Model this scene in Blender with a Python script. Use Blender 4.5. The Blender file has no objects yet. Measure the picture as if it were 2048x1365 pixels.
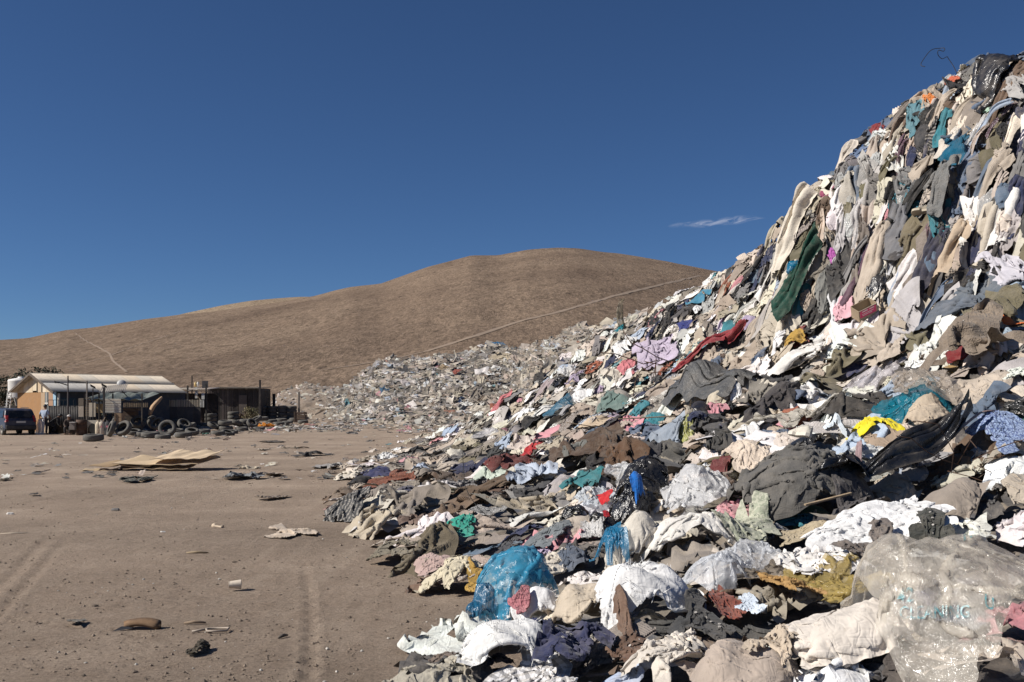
import bpy, bmesh, math, random
import numpy as np
from mathutils import Vector, Matrix
R = math.radians
rng = np.random.default_rng(11)
random.seed(5)
scene = bpy.context.scene
col = scene.collection

# ------------------------------------------------------------------ camera, sky, sun, exposure
CAMZ, F, HOR, CX = 1.65, 1991.0, 813.0, 1024.0        # eye height; focal length, horizon row and centre column of the 2048 px photograph
cam = bpy.data.objects.new('camera', bpy.data.cameras.new('camera'))
col.objects.link(cam)
scene.camera = cam
cam.location = (0, 0, CAMZ)
cam.rotation_euler = (R(90), 0, 0)
cam.data.lens = 35
cam.data.sensor_width = 36
cam.data.shift_y = (HOR - 682.5) / 2048
cam.data.clip_start = 0.1
cam.data.clip_end = 60000
SUN_EL, SUN_AZ = 38.0, -102.0            # azimuth measured from the view direction (+Y), negative = to the left
world = bpy.data.worlds.new('World')
scene.world = world
world.use_nodes = True
wn = world.node_tree
bg = wn.nodes['Background']
sky = wn.nodes.new('ShaderNodeTexSky')
sky.sky_type = 'NISHITA'
sky.sun_disc = False
sky.sun_elevation = R(SUN_EL)
sky.sun_rotation = R(SUN_AZ)
sky.altitude = 0
sky.air_density = 0.7
sky.dust_density = 0.0
sky.ozone_density = 12.0
wn.links.new(sky.outputs[0], bg.inputs[0])
bg.inputs[1].default_value = 0.057
sun = bpy.data.objects.new('sun', bpy.data.lights.new('sun', 'SUN'))
col.objects.link(sun)
sun.data.energy = 5.0
sun.data.angle = R(0.5)
sun.data.color = (1.0, 0.945, 0.87)
sd = Vector((math.sin(R(SUN_AZ)) * math.cos(R(SUN_EL)), math.cos(R(SUN_AZ)) * math.cos(R(SUN_EL)), math.sin(R(SUN_EL))))
sun.rotation_euler = sd.to_track_quat('Z', 'Y').to_euler()
sun.location = sd * 60
scene.view_settings.view_transform = 'Standard'
scene.view_settings.look = 'None'
scene.view_settings.gamma = 1
scene.view_settings.exposure = 0.25
scene.view_settings.use_curve_mapping = False
scene.render.engine = 'CYCLES'
scene.cycles.max_bounces = 6
scene.cycles.transparent_max_bounces = 12

# ------------------------------------------------------------------ helpers
def ground_z(x, y):
    """the yard is flat near the camera and rises gently towards the hill"""
    t = np.maximum(0, np.asarray(y, float) - 58)
    return 0.033 * t * t / (t + 10)

def ray_ground(px, py):
    for d in np.geomspace(3, 400, 3000):
        z = CAMZ + (HOR - py) / F * d
        if z <= ground_z(0, d):
            return d
    return 400.0

def at(px, d):
    return (px - CX) / F * d

def hz(py, d):
    return CAMZ + (HOR - py) / F * d

def spot(px, py):
    d = ray_ground(px, py)
    return Vector((at(px, d), d, float(ground_z(0, d))))

def tag(o, label=None, cat=None, group=None, kind=None):
    if label: o['label'] = label
    if cat: o['category'] = cat
    if group: o['group'] = group
    if kind: o['kind'] = kind
    return o

def empty(name, loc=(0, 0, 0), rz=0.0, label=None, cat=None, group=None):
    o = bpy.data.objects.new(name, None)
    o.empty_display_size = 0.1
    col.objects.link(o)
    o.location = loc
    o.rotation_euler = (0, 0, rz)
    return tag(o, label, cat, group)

def link(name, me, mat=None, parent=None, color=None):
    o = bpy.data.objects.new(name, me)
    col.objects.link(o)
    if mat is not None and len(me.materials) == 0:
        me.materials.append(mat)
    if parent is not None: o.parent = parent
    if color is not None: o.color = (*color, 1)
    return o

def np_mesh(name, V, F_, uv=None, vcol=None, smooth=True):
    """a mesh from a float array of points and an int array of quads (m x 4) or triangles (m x 3)"""
    me = bpy.data.meshes.new(name)
    V = np.ascontiguousarray(V, np.float32); F_ = np.ascontiguousarray(F_, np.int32)
    k = F_.shape[1]
    me.vertices.add(len(V)); me.vertices.foreach_set('co', V.ravel())
    me.loops.add(F_.size); me.loops.foreach_set('vertex_index', F_.ravel())
    me.polygons.add(len(F_)); me.polygons.foreach_set('loop_start', np.arange(0, F_.size, k, dtype=np.int32))
    me.update(calc_edges=True)
    me.polygons.foreach_set('use_smooth', np.full(len(F_), smooth))
    if uv is not None:
        l = me.uv_layers.new(name='uv'); l.data.foreach_set('uv', np.ascontiguousarray(uv[F_.ravel()], np.float32).ravel())
    if vcol is not None:
        a = me.color_attributes.new('tint', 'FLOAT_COLOR', 'POINT')
        a.data.foreach_set('color', np.concatenate([vcol, np.ones((len(V), 1))], 1).astype(np.float32).ravel())
    return me

def grid_faces(n, m, wrap=False):
    i = np.arange(n - 1)[:, None] * m; j = np.arange(m - 1)[None, :]
    a = (i + j).ravel()
    f = np.stack([a, a + m, a + m + 1, a + 1], 1)
    if wrap:
        i = np.arange(n - 1) * m
        f = np.concatenate([f, np.stack([i + m - 1, i + 2 * m - 1, i + m, i], 1)])
    return f

class MB:
    """collects boxes, prisms, tubes and lathes into ONE mesh"""
    def __init__(s): s.v = []; s.f = []
    def add(s, vs, fs):
        k = len(s.v); s.v += [tuple(map(float, v)) for v in vs]; s.f += [tuple(k + i for i in f) for f in fs]
        return s
    def box(s, x0, x1, y0, y1, z0, z1, M=None):
        vs = [Vector(p) for p in ((x0, y0, z0), (x1, y0, z0), (x1, y1, z0), (x0, y1, z0), (x0, y0, z1), (x1, y0, z1), (x1, y1, z1), (x0, y1, z1))]
        if M is not None: vs = [M @ v for v in vs]
        return s.add(vs, [(0, 3, 2, 1), (4, 5, 6, 7), (0, 1, 5, 4), (1, 2, 6, 5), (2, 3, 7, 6), (3, 0, 4, 7)])
    def bar(s, a, b, w, h=None):
        a, b = Vector(a), Vector(b); h = h or w; d = b - a
        M = Matrix.Translation(a) @ d.to_track_quat('Z', 'Y').to_matrix().to_4x4()
        return s.box(-w / 2, w / 2, -h / 2, h / 2, 0, d.length, M)
    def tube(s, pts, r, n=6, caps=True):
        pts = [Vector(p) for p in pts]; rs = r if isinstance(r, (list, tuple)) else [r] * len(pts)
        vs = []
        for i, p in enumerate(pts):
            t = (pts[min(i + 1, len(pts) - 1)] - pts[max(i - 1, 0)]).normalized()
            q = t.to_track_quat('Z', 'Y')
            vs += [p + q @ Vector((rs[i] * math.cos(6.2832 * k / n), rs[i] * math.sin(6.2832 * k / n), 0)) for k in range(n)]
        fs = [(i * n + k, i * n + (k + 1) % n, (i + 1) * n + (k + 1) % n, (i + 1) * n + k) for i in range(len(pts) - 1) for k in range(n)]
        if caps: fs += [tuple(range(n - 1, -1, -1)), tuple(range((len(pts) - 1) * n, len(pts) * n))]
        return s.add(vs, fs)
    def prism(s, poly, y0, y1):
        """poly: (x, z) outline, extruded along y"""
        n = len(poly)
        vs = [(x, y0, z) for x, z in poly] + [(x, y1, z) for x, z in poly]
        return s.add(vs, [tuple(range(n)), tuple(range(2 * n - 1, n - 1, -1))] + [(i, i + n, (i + 1) % n + n, (i + 1) % n) for i in range(n)])
    def lathe(s, prof, n=24, close=False, M=None):
        vs = []
        for k in range(n):
            a = 6.2832 * k / n
            vs += [Vector((r * math.cos(a), r * math.sin(a), z)) for r, z in prof]
        if M is not None: vs = [M @ v for v in vs]
        m = len(prof); fs = []
        for k in range(n):
            k2 = (k + 1) % n
            for i in range(m if close else m - 1):
                j = (i + 1) % m
                fs.append((k * m + i, k2 * m + i, k2 * m + j, k * m + j))
        return s.add(vs, fs)
    def mesh(s, name, smooth=False, bevel=0.0):
        me = bpy.data.meshes.new(name); me.from_pydata(s.v, [], s.f); me.update()
        if bevel:
            bm = bmesh.new(); bm.from_mesh(me)
            bmesh.ops.bevel(bm, geom=list(bm.edges), offset=bevel, segments=1, affect='EDGES', clamp_overlap=True)
            bm.to_mesh(me); bm.free()
        bm = bmesh.new(); bm.from_mesh(me); bmesh.ops.recalc_face_normals(bm, faces=bm.faces); bm.to_mesh(me); bm.free()
        if smooth: me.polygons.foreach_set('use_smooth', np.ones(len(me.polygons), bool))
        return me
    def build(s, name, mat, parent=None, color=None, smooth=False, bevel=0.0):
        return link(name, s.mesh(name, smooth, bevel), mat, parent, color)

_P = np.random.default_rng(3).permutation(4096)
_G = np.random.default_rng(4).normal(size=(4096, 3)); _G /= np.linalg.norm(_G, axis=1)[:, None]
def noise(p):
    """gradient noise at points p (k x 3), about -0.7..0.7"""
    p = np.asarray(p, float); i = np.floor(p).astype(np.int64); f = p - i
    w = f * f * f * (f * (f * 6 - 15) + 10)
    out = np.zeros(len(p))
    for c in range(8):
        o = np.array([c & 1, c >> 1 & 1, c >> 2 & 1]); q = i + o
        h = _P[(q[:, 0] + _P[(q[:, 1] + _P[q[:, 2] & 4095]) & 4095]) & 4095]
        out += (_G[h] * (f - o)).sum(1) * np.where(o, w, 1 - w).prod(1)
    return out
def fbm(p, oct=4, gain=.5):
    p = np.asarray(p, float); s = 0; a = 1.0
    for k in range(oct):
        s = s + a * noise(p * 2 ** k + 17.3 * k); a *= gain
    return s

# ------------------------------------------------------------------ materials
class NT:
    def __init__(s, name):
        s.m = bpy.data.materials.new(name); s.m.use_nodes = True; s.t = s.m.node_tree
        s.b = s.t.nodes['Principled BSDF']; s.out = s.t.nodes['Material Output']
    def n(s, typ, **kw):
        x = s.t.nodes.new(typ)
        for k, v in kw.items():
            if k.startswith('_'): setattr(x, k[1:], v)
            else: x.inputs[k.replace('__', ' ')].default_value = v
        return x
    def l(s, a, b): s.t.links.new(a, b)
    def coord(s, kind='Object', scale=None):
        c = s.n('ShaderNodeTexCoord').outputs[kind]
        if scale is not None:
            mp = s.n('ShaderNodeMapping'); mp.inputs['Scale'].default_value = scale; s.l(c, mp.inputs[0]); c = mp.outputs[0]
        return c
    def noise(s, vec, scale, detail=4, rough=.55, dist=0.0):
        x = s.n('ShaderNodeTexNoise', Scale=scale, Detail=detail, Roughness=rough, Distortion=dist); s.l(vec, x.inputs['Vector']); return x.outputs['Fac']
    def ramp(s, fac, stops):
        x = s.n('ShaderNodeValToRGB'); e = x.color_ramp.elements
        while len(e) < len(stops): e.new(.5)
        for k, (p, c) in enumerate(stops):
            e[k].position = p; e[k].color = (*c, 1) if isinstance(c, (tuple, list)) else (c, c, c, 1)
        s.l(fac, x.inputs[0]); return x.outputs[0]
    def mix(s, fac, a, b, mode='MIX'):
        x = s.n('ShaderNodeMix', _data_type='RGBA', _blend_type=mode)
        for v, k in ((fac, 0), (a, 6), (b, 7)):
            if isinstance(v, (int, float)): x.inputs[k].default_value = v
            elif isinstance(v, (tuple, list)): x.inputs[k].default_value = (*v, 1)
            else: s.l(v, x.inputs[k])
        return x.outputs[2]
    def math(s, op, a, b=0.0):
        x = s.n('ShaderNodeMath', _operation=op)
        for v, k in ((a, 0), (b, 1)):
            if isinstance(v, (int, float)): x.inputs[k].default_value = v
            else: s.l(v, x.inputs[k])
        return x.outputs[0]
    def bump(s, h, strength=.5, dist=.02, prev=None):
        x = s.n('ShaderNodeBump', Strength=strength, Distance=dist); s.l(h, x.inputs['Height'])
        if prev is not None: s.l(prev, x.inputs['Normal'])
        return x.outputs[0]
    def fin(s, color, rough=.85, normal=None, **kw):
        if isinstance(color, (tuple, list)): s.b.inputs['Base Color'].default_value = (*color, 1)
        else: s.l(color, s.b.inputs['Base Color'])
        if isinstance(rough, (int, float)): s.b.inputs['Roughness'].default_value = rough
        else: s.l(rough, s.b.inputs['Roughness'])
        if normal is not None: s.l(normal, s.b.inputs['Normal'])
        for k, v in kw.items(): s.b.inputs[k.replace('__', ' ')].default_value = v
        return s.m

DUST = (.37, .32, .26)
def tint(t, src):
    if src == 'object': return t.n('ShaderNodeObjectInfo').outputs['Color']
    return t.n('ShaderNodeAttribute', _attribute_name='tint').outputs['Color']

def cloth_mat(name, src='object', pattern=None, dust=.22, crease=.36):
    t = NT(name)
    base = tint(t, src)
    c = t.coord('Object')
    uv = t.coord('UV')
    rnd = t.n('ShaderNodeObjectInfo').outputs['Random']
    if pattern == 'stripe':
        w = t.n('ShaderNodeTexWave', Scale=9.0, Distortion=.0, _wave_profile='SIN'); t.l(uv, w.inputs['Vector'])
        base = t.mix(t.ramp(w.outputs['Fac'], [(.45, 0.0), (.55, 1.0)]), base, (.62, .58, .52))
    elif pattern == 'check':
        m = None
        for d in ('X', 'Y'):
            w = t.n('ShaderNodeTexWave', Scale=5.0, _bands_direction=d); t.l(uv, w.inputs['Vector'])
            f = t.ramp(w.outputs['Fac'], [(.55, 0.0), (.62, 1.0)])
            base = t.mix(t.math('MULTIPLY', f, .55), base, (.5, .46, .4) if d == 'X' else (.05, .05, .06))
    elif pattern == 'print':
        v = t.n('ShaderNodeTexVoronoi', Scale=38.0); t.l(uv, v.inputs['Vector'])
        base = t.mix(t.ramp(v.outputs['Distance'], [(.22, 1.0), (.3, 0.0)]), base, (.72, .7, .68))
    elif pattern == 'lattice':
        v = t.n('ShaderNodeTexVoronoi', Scale=26.0, _feature='DISTANCE_TO_EDGE'); t.l(uv, v.inputs['Vector'])
        base = t.mix(t.ramp(v.outputs['Distance'], [(.05, 1.0), (.1, 0.0)]), base, (.06, .09, .22))
    elif pattern == 'camo':
        base = t.mix(t.ramp(t.noise(c, 22, 3, .6, .6), [(.45, 0.0), (.55, 1.0)]), base, (.42, .42, .33))
    # fading and wear
    fade = t.ramp(t.noise(c, 3.0, 5), [(.3, .72), (.7, 1.12)])
    base = t.mix(1.0, base, fade, 'MULTIPLY')
    grime = t.ramp(t.noise(c, 5.5, 6, .7), [(.42, 0.0), (.78, 1.0)])
    base = t.mix(t.math('MULTIPLY', grime, dust), base, DUST)
    spot_ = t.ramp(t.noise(c, 14, 3, .5), [(.66, 0.0), (.74, 1.0)])
    base = t.mix(t.math('MULTIPLY', spot_, .22), base, (.12, .09, .06))
    # creases: two sets of fine folds running in different directions
    c1 = t.coord('Object', (26, 9, 14)); c2 = t.coord('Object', (8, 22, 30))
    n1 = t.noise(c1, 1.0, 1, .5, .8); n2 = t.noise(c2, 1.0, 1, .5, .6)
    h = t.math('ADD', t.math('ABSOLUTE', t.math('SUBTRACT', n1, .5)), t.math('ABSOLUTE', t.math('SUBTRACT', n2, .5)))
    nb = t.bump(h, crease, .035)
    if pattern == 'knit':
        w = t.n('ShaderNodeTexWave', Scale=28.0, Distortion=1.0, Detail=1.0); t.l(uv, w.inputs['Vector'])
        nb = t.bump(w.outputs['Fac'], .6, .01, nb)
    else:
        nb = t.bump(t.noise(c, 260, 1), .08, .003, nb)
    m = t.fin(base, .92, nb, Sheen__Weight=.12, Specular__IOR__Level=.2)
    return m

def film_mat(name, clear, rough, crinkle=.8, src='object', spec=.5, trans=.25):
    """plastic film: a glossy skin, partly see-through, crumpled in facets"""
    t = NT(name)
    base = tint(t, src)
    c = t.coord('Object')
    v = t.n('ShaderNodeTexVoronoi', Scale=9.0, _feature='F1'); t.l(c, v.inputs['Vector'])
    v2 = t.noise(t.coord('Object', (30, 12, 20)), 1.0, 4, .6, 1.2)
    nb = t.bump(v.outputs['Distance'], crinkle, .03)
    nb = t.bump(t.math('ABSOLUTE', t.math('SUBTRACT', v2, .5)), crinkle, .04, nb)
    base = t.mix(t.math('MULTIPLY', t.ramp(t.noise(c, 4, 5), [(.45, 0.0), (.8, 1.0)]), .35), base, DUST)
    t.fin(base, rough, nb, Specular__IOR__Level=spec)
    sh = t.b.outputs[0]
    tr = t.n('ShaderNodeBsdfTranslucent'); t.l(base, tr.inputs[0])
    mx = t.n('ShaderNodeMixShader'); mx.inputs[0].default_value = trans; t.l(sh, mx.inputs[1]); t.l(tr.outputs[0], mx.inputs[2]); sh = mx.outputs[0]
    if clear > 0:
        tp = t.n('ShaderNodeBsdfTransparent')
        m2 = t.n('ShaderNodeMixShader'); t.l(sh, m2.inputs[1]); t.l(tp.outputs[0], m2.inputs[2])
        t.l(t.ramp(t.noise(c, 6, 4), [(.3, clear * .6), (.7, min(1, clear * 1.3))]), m2.inputs[0]); sh = m2.outputs[0]
    t.l(sh, t.out.inputs['Surface'])
    return t.m

def plain(name, color=None, rough=.8, vary=.25, scale=4.0, bump=.3, grain=None, metal=0.0, src='object'):
    t = NT(name)
    base = color if color is not None else tint(t, src)
    c = t.coord('Object', grain) if grain else t.coord('Object')
    f = t.ramp(t.noise(c, scale, 6, .65), [(.25, 1 - vary), (.75, 1 + vary)])
    b = t.mix(1.0, base, f, 'MULTIPLY')
    dirt = t.ramp(t.noise(t.coord('Object'), 2.1, 5, .7), [(.5, 0.0), (.8, 1.0)])
    b = t.mix(t.math('MULTIPLY', dirt, .4), b, (.25, .2, .15))
    return t.fin(b, rough, t.bump(t.noise(c, scale * 6, 4), bump, .02), Metallic=metal)

M = {}
M['cloth'] = cloth_mat('cloth')
for p in ('stripe', 'check', 'print', 'knit', 'lattice', 'camo'): M[p] = cloth_mat('cloth_' + p, pattern=p)
M['shell'] = cloth_mat('quilted_shell', dust=.3, crease=.9)
M['heapcloth'] = cloth_mat('heap_cloth', src='attr', dust=.6)
M['woven'] = cloth_mat('woven_sacking', dust=.14, crease=.3)
M['film_black'] = film_mat('black_film', 0, .24, .3, trans=.0, spec=.7)
M['film_sheet'] = film_mat('dusty_film', 0, .45, .8, trans=.0)
M['film_colour'] = film_mat('coloured_film', .36, .24, .25, spec=.5)
M['film_clear'] = film_mat('clear_film', .5, .15, .5, spec=.6)
M['film_milky'] = film_mat('milky_film', .25, .22, .5, spec=.6)
M['wood'] = plain('weathered_wood', None, .85, .3, 3, .4, (2, 2, 14))
M['board'] = plain('painted_board', None, .8, .12, 3, .2)
M['metal'] = plain('sheet_metal', None, .55, .18, 2.5, .15, (1, 1, 1), .15)
M['card'] = plain('cardboard', None, .9, .12, 5, .25)
M['rubber'] = plain('tyre_rubber', (.10, .094, .083), .9, .3, 6, .4)
M['paint'] = plain('car_paint', (.032, .035, .055), .35, .1, 2, .0)
M['glass'] = plain('dark_glass', (.012, .013, .015), .12, .05, 2, .0)
M['black'] = plain('black_trim', (.02, .02, .02), .6, .2, 5, .1)
M['red_lens'] = plain('red_lens', (.35, .02, .02), .25, .05, 3, .0)
M['rim'] = plain('dusty_alloy', (.35, .32, .28), .5, .2, 5, .1)
M['skin'] = plain('skin', (.19, .10, .06), .6, .05, 4, .0)
M['plain'] = plain('painted', None, .6, .1, 4, .1)
M['rust'] = plain('rusty_wire', (.07, .035, .02), .8, .4, 9, .3)
def ink_mat():
    t = NT('print_ink'); c = t.coord('Object')
    t.fin(t.mix(t.noise(c, 30, 3), (.02, .17, .2), (.12, .34, .36)), .4)
    tp = t.n('ShaderNodeBsdfTransparent'); mx = t.n('ShaderNodeMixShader')
    t.l(t.ramp(t.noise(c, 24, 4, .7), [(.42, 0.9), (.62, 0.05)]), mx.inputs[0]); t.l(t.b.outputs[0], mx.inputs[1]); t.l(tp.outputs[0], mx.inputs[2]); t.l(mx.outputs[0], t.out.inputs['Surface'])
    return t.m
M['ink'] = ink_mat()                       # worn print: flaked off in patches

def leaf_mat():
    t = NT('foliage')
    b = t.mix(t.noise(t.coord('Object'), 2.3, 3), (.018, .025, .012), (.05, .055, .028))
    return t.fin(b, .8)
M['leaf'] = leaf_mat()

def earth_mat():
    t = NT('desert_ground')
    c = t.coord('Object')
    n0 = t.noise(c, .09, 6, .62); n1 = t.noise(c, .55, 6, .65); n2 = t.noise(c, 5.0, 5, .7)
    b = t.ramp(n0, [(.32, (.205, .155, .115)), (.5, (.345, .265, .20)), (.68, (.46, .365, .28))])
    b = t.mix(.6, b, t.ramp(n1, [(.3, (.205, .155, .115)), (.55, (.34, .262, .198)), (.75, (.55, .44, .34))]))
    # packed dark lanes where vehicles have turned in front of the tyres
    lane = t.noise(t.coord('Object', (.012, .11, 1)), 1.0, 3, .5, .4)
    b = t.mix(t.math('MULTIPLY', t.ramp(lane, [(.5, 0.0), (.62, 1.0)]), .5), b, (.165, .13, .10))
    # tyre ruts: long thin light streaks in two directions
    for sc, rot, amt in (((1.7, .06, 1), .5, .32), ((1.3, .05, 1), -.95, .28)):
        mp = t.n('ShaderNodeMapping'); mp.inputs['Rotation'].default_value = (0, 0, rot); mp.inputs['Scale'].default_value = sc
        t.l(c, mp.inputs[0])
        s_ = t.ramp(t.noise(mp.outputs[0], 1.6, 4, .6, .3), [(.54, 0.0), (.62, 1.0)])
        b = t.mix(t.math('MULTIPLY', s_, amt * .8), b, (.4, .32, .245))
    b = t.mix(t.math('MULTIPLY', t.ramp(n2, [(.35, 0.0), (.7, 1.0)]), .35), b, (.43, .35, .28))
    v = t.n('ShaderNodeTexVoronoi', Scale=26.0); t.l(c, v.inputs['Vector'])
    peb = t.ramp(v.outputs['Distance'], [(.1, 1.0), (.22, 0.0)])
    mask = t.ramp(t.noise(c, 3.0, 3), [(.5, 0.0), (.6, 1.0)])
    pm = t.math('MULTIPLY', peb, mask)
    b = t.mix(t.math('MULTIPLY', pm, .5), b, (.09, .07, .055))
    v3 = t.n('ShaderNodeTexVoronoi', Scale=7.0); t.l(c, v3.inputs['Vector'])
    p3 = t.math('MULTIPLY', t.ramp(v3.outputs['Distance'], [(.05, 1.0), (.1, 0.0)]), t.ramp(t.noise(c, 1.1, 3), [(.5, 0.0), (.62, 1.0)]))
    b = t.mix(t.math('MULTIPLY', p3, .6), b, (.36, .29, .22))
    nb = t.bump(t.noise(c, 1.2, 8, .75), .55, .10)
    nb = t.bump(t.noise(c, 9, 8, .8), 1.0, .04, nb)
    nb = t.bump(pm, .6, .02, nb)
    nb = t.bump(t.noise(c, 48, 5, .8), .8, .012, nb)
    b = t.mix(.6, b, t.mix(1.0, b, t.ramp(t.noise(c, 34, 5, .8), [(.34, .5), (.5, 1.0), (.66, 1.4)]), 'MULTIPLY'))
    return t.fin(b, .95, nb, Specular__IOR__Level=.1)
M['earth'] = earth_mat()

def hill_mat(name, a, b_, c_):
    t = NT(name)
    c = t.coord('Object')
    n0 = t.noise(c, .012, 6, .6); cy = t.coord('Object', (1, .32, 1))
    n1 = t.noise(cy, .35, 6, .75)
    streak = t.noise(t.coord('Object', (.05, .006, .02)), 1.0, 5, .6, .3)
    b = t.ramp(n0, [(.3, a), (.5, b_), (.72, c_)])
    b = t.mix(.35, b, t.ramp(streak, [(.35, a), (.65, c_)]))
    b = t.mix(t.math('MULTIPLY', t.ramp(n1, [(.35, 1.0), (.55, 0.0)]), .5), b, (.075, .055, .042))
    v = t.n('ShaderNodeTexVoronoi', Scale=.22); t.l(cy, v.inputs['Vector'])
    rock = t.math('MULTIPLY', t.ramp(v.outputs['Distance'], [(.12, 1.0), (.2, 0.0)]), t.ramp(t.noise(c, .05, 3), [(.5, 0.0), (.58, 1.0)]))
    b = t.mix(t.math('MULTIPLY', rock, .7), b, (.05, .037, .03))
    gr = t.noise(cy, 1.3, 4, .8)
    b = t.mix(.75, b, t.mix(1.0, b, t.ramp(gr, [(.36, .45), (.5, 1.0), (.64, 1.45)]), 'MULTIPLY'))
    nb = t.bump(t.noise(cy, .14, 7, .7), .6, 1.6)
    nb = t.bump(t.noise(cy, .9, 6, .8), .9, .7, nb)
    return t.fin(b, 1.0, nb, Specular__IOR__Level=.05)
M['hill'] = hill_mat('hill_soil', (.16, .115, .085), (.24, .174, .124), (.295, .22, .158))
M['sand'] = hill_mat('far_sand', (.26, .195, .135), (.3, .23, .16), (.34, .26, .18))
M['path'] = plain('trodden_path', (.262, .195, .141), 1.0, .15, .3, .1)
# ------------------------------------------------------------------ ground: one sheet to the horizon
def build_ground():
    az = np.concatenate([np.linspace(-180, -36, 40)[:-1], np.linspace(-36, 34, 250), np.linspace(34, 180, 40)[1:]])
    rr = np.concatenate([np.linspace(.4, 3, 8)[:-1], np.geomspace(3, 40, 280)[:-1], np.geomspace(40, 3500, 60)])
    A, Rr = np.meshgrid(np.radians(az), rr)
    X, Y = Rr * np.sin(A), Rr * np.cos(A)
    p = np.stack([X, Y, 0 * X], -1).reshape(-1, 3)
    fade = np.clip(1 - (Rr.ravel() - 25) / 40, 0, 1)
    h = .035 * fbm(p * .2, 3) + fade * (.012 * fbm(p * .9 + 5, 4, .6) + .009 * fbm(p * 5.3, 3, .65))
    # ruts: shallow grooves with raised edges, pressed by truck wheels
    for (ax, ay, bx, by, w) in ((-3.4, 4.6, -5.9, 13, .06), (-3.2, 4.6, -5.65, 13, .05), (-.95, 4.4, -2.3, 11, .05), (-5.4, 8.6, -1.8, 6.8, .04), (-9, 17, 2, 25, .10), (-9, 18.4, 2, 26.5, .10), (-14, 31, 4, 41, .2)):
        d = np.array([bx - ax, by - ay], float); L = np.hypot(*d); d /= L
        q = (p[:, 0] - ax) * -d[1] + (p[:, 1] - ay) * d[0] + .07 * np.sin(((p[:, 0] - ax) * d[0] + (p[:, 1] - ay) * d[1]) * .5)
        u = (p[:, 0] - ax) * d[0] + (p[:, 1] - ay) * d[1]
        e = np.clip(np.minimum(u, L - u), 0, 1)
        h += fade * e * (.7 + .5 * np.sin(u * 19)) * (-.016 * np.exp(-(q / w) ** 2) + .012 * np.exp(-((np.abs(q) - 1.5 * w) / (w * .6)) ** 2))
    p[:, 2] = h + ground_z(0, np.clip(Y.ravel(), 0, 160)) * (Y.ravel() > 0)
    me = np_mesh('ground', p, grid_faces(len(rr), len(az)))
    tag(link('ground', me, M['earth']), 'dusty brown bare earth yard with wheel ruts', None, None, 'structure')
build_ground()

# ------------------------------------------------------------------ hills
SKY1 = np.array([(-500, 700), (0, 679), (55, 676), (133, 660), (178, 656), (290, 638), (369, 628), (430, 623), (500, 613), (560, 604), (625, 593), (700, 574), (762, 567), (856, 534), (942, 511), (997, 511), (1050, 501), (1106, 496), (1153, 497), (1188, 502), (1262, 511), (1340, 524), (1426, 541), (1600, 575), (2048, 650), (2700, 730)], float)
SKY2 = np.array([(-500, 720), (300, 645), (369, 627), (440, 612), (500, 602), (554, 597), (600, 594), (650, 594), (700, 600), (900, 640), (2700, 740)], float)
def hill_height(Y, px, skyl, Y0, R0, amp=1.0):
    e = (HOR - np.interp(px, skyl[:, 0], skyl[:, 1])) / F
    Rr = R0(px)
    Z = CAMZ + e * Rr
    z0 = float(ground_z(0, Y0)) - .3
    t = (Y - Y0) / (Rr - Y0)
    s = np.where(t < 1, 1.1 * t - .1 * t ** 3, 1 - .9 * (t - 1) - .6 * (t - 1) ** 2)
    return z0 + (Z - z0) * s, t
R1 = lambda px: np.interp(px, [-500, 0, 600, 1100, 2000, 2700], [420, 470, 600, 700, 620, 560])
def hill_relief(X, Y, t, amp):
    p = np.stack([X, Y, 0 * X], -1).reshape(-1, 3)
    env = np.clip(t.ravel(), 0, 1) * np.clip(1.06 - t.ravel(), 0, 1) * 4
    gully = -np.abs(noise(np.stack([p[:, 0] * .010 - p[:, 1] * .006, p[:, 1] * .0030 + p[:, 0] * .002, 0 * p[:, 0]], 1)))
    g2 = -np.abs(noise(np.stack([p[:, 0] * .03 - p[:, 1] * .016, p[:, 1] * .008 + p[:, 0] * .004, 3 + 0 * p[:, 0]], 1)))
    return (amp * (env * (3.6 * gully + 2.2 * g2) + .8 * np.minimum(1, env) * fbm(p * .03, 3)) + np.minimum(1, env) * .35 * fbm(p * .16, 3)).reshape(X.shape)
def build_hill(name, skyl, Y0, R0, mat, label, amp=1.0, px0=-450, px1=2650, n=300, tmax=1.35):
    px = np.linspace(px0, px1, n)
    t = np.concatenate([np.linspace(0, 1, 150), np.linspace(1, tmax, 14)[1:]])
    PX, T = np.meshgrid(px, t)
    Y = Y0 + T * (R0(PX) - Y0)
    z, tt = hill_height(Y, PX, skyl, Y0, R0)
    X = (PX - CX) / F * Y
    z = z + hill_relief(X, Y, tt, amp)
    me = np_mesh(name, np.stack([X, Y, z], -1).reshape(-1, 3), grid_faces(len(t), n))
    tag(link(name, me, mat), label, None, None, 'structure')
build_hill('hill', SKY1, 112.0, R1, M['hill'], 'bare brown desert hill rising behind the heaps')
build_hill('hill', SKY2, 640.0, lambda px: 930 + 0 * px, M['sand'], 'pale sandy rise peeping over the brown hill ridge', .3, 250, 800, 90, 1.1)

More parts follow.
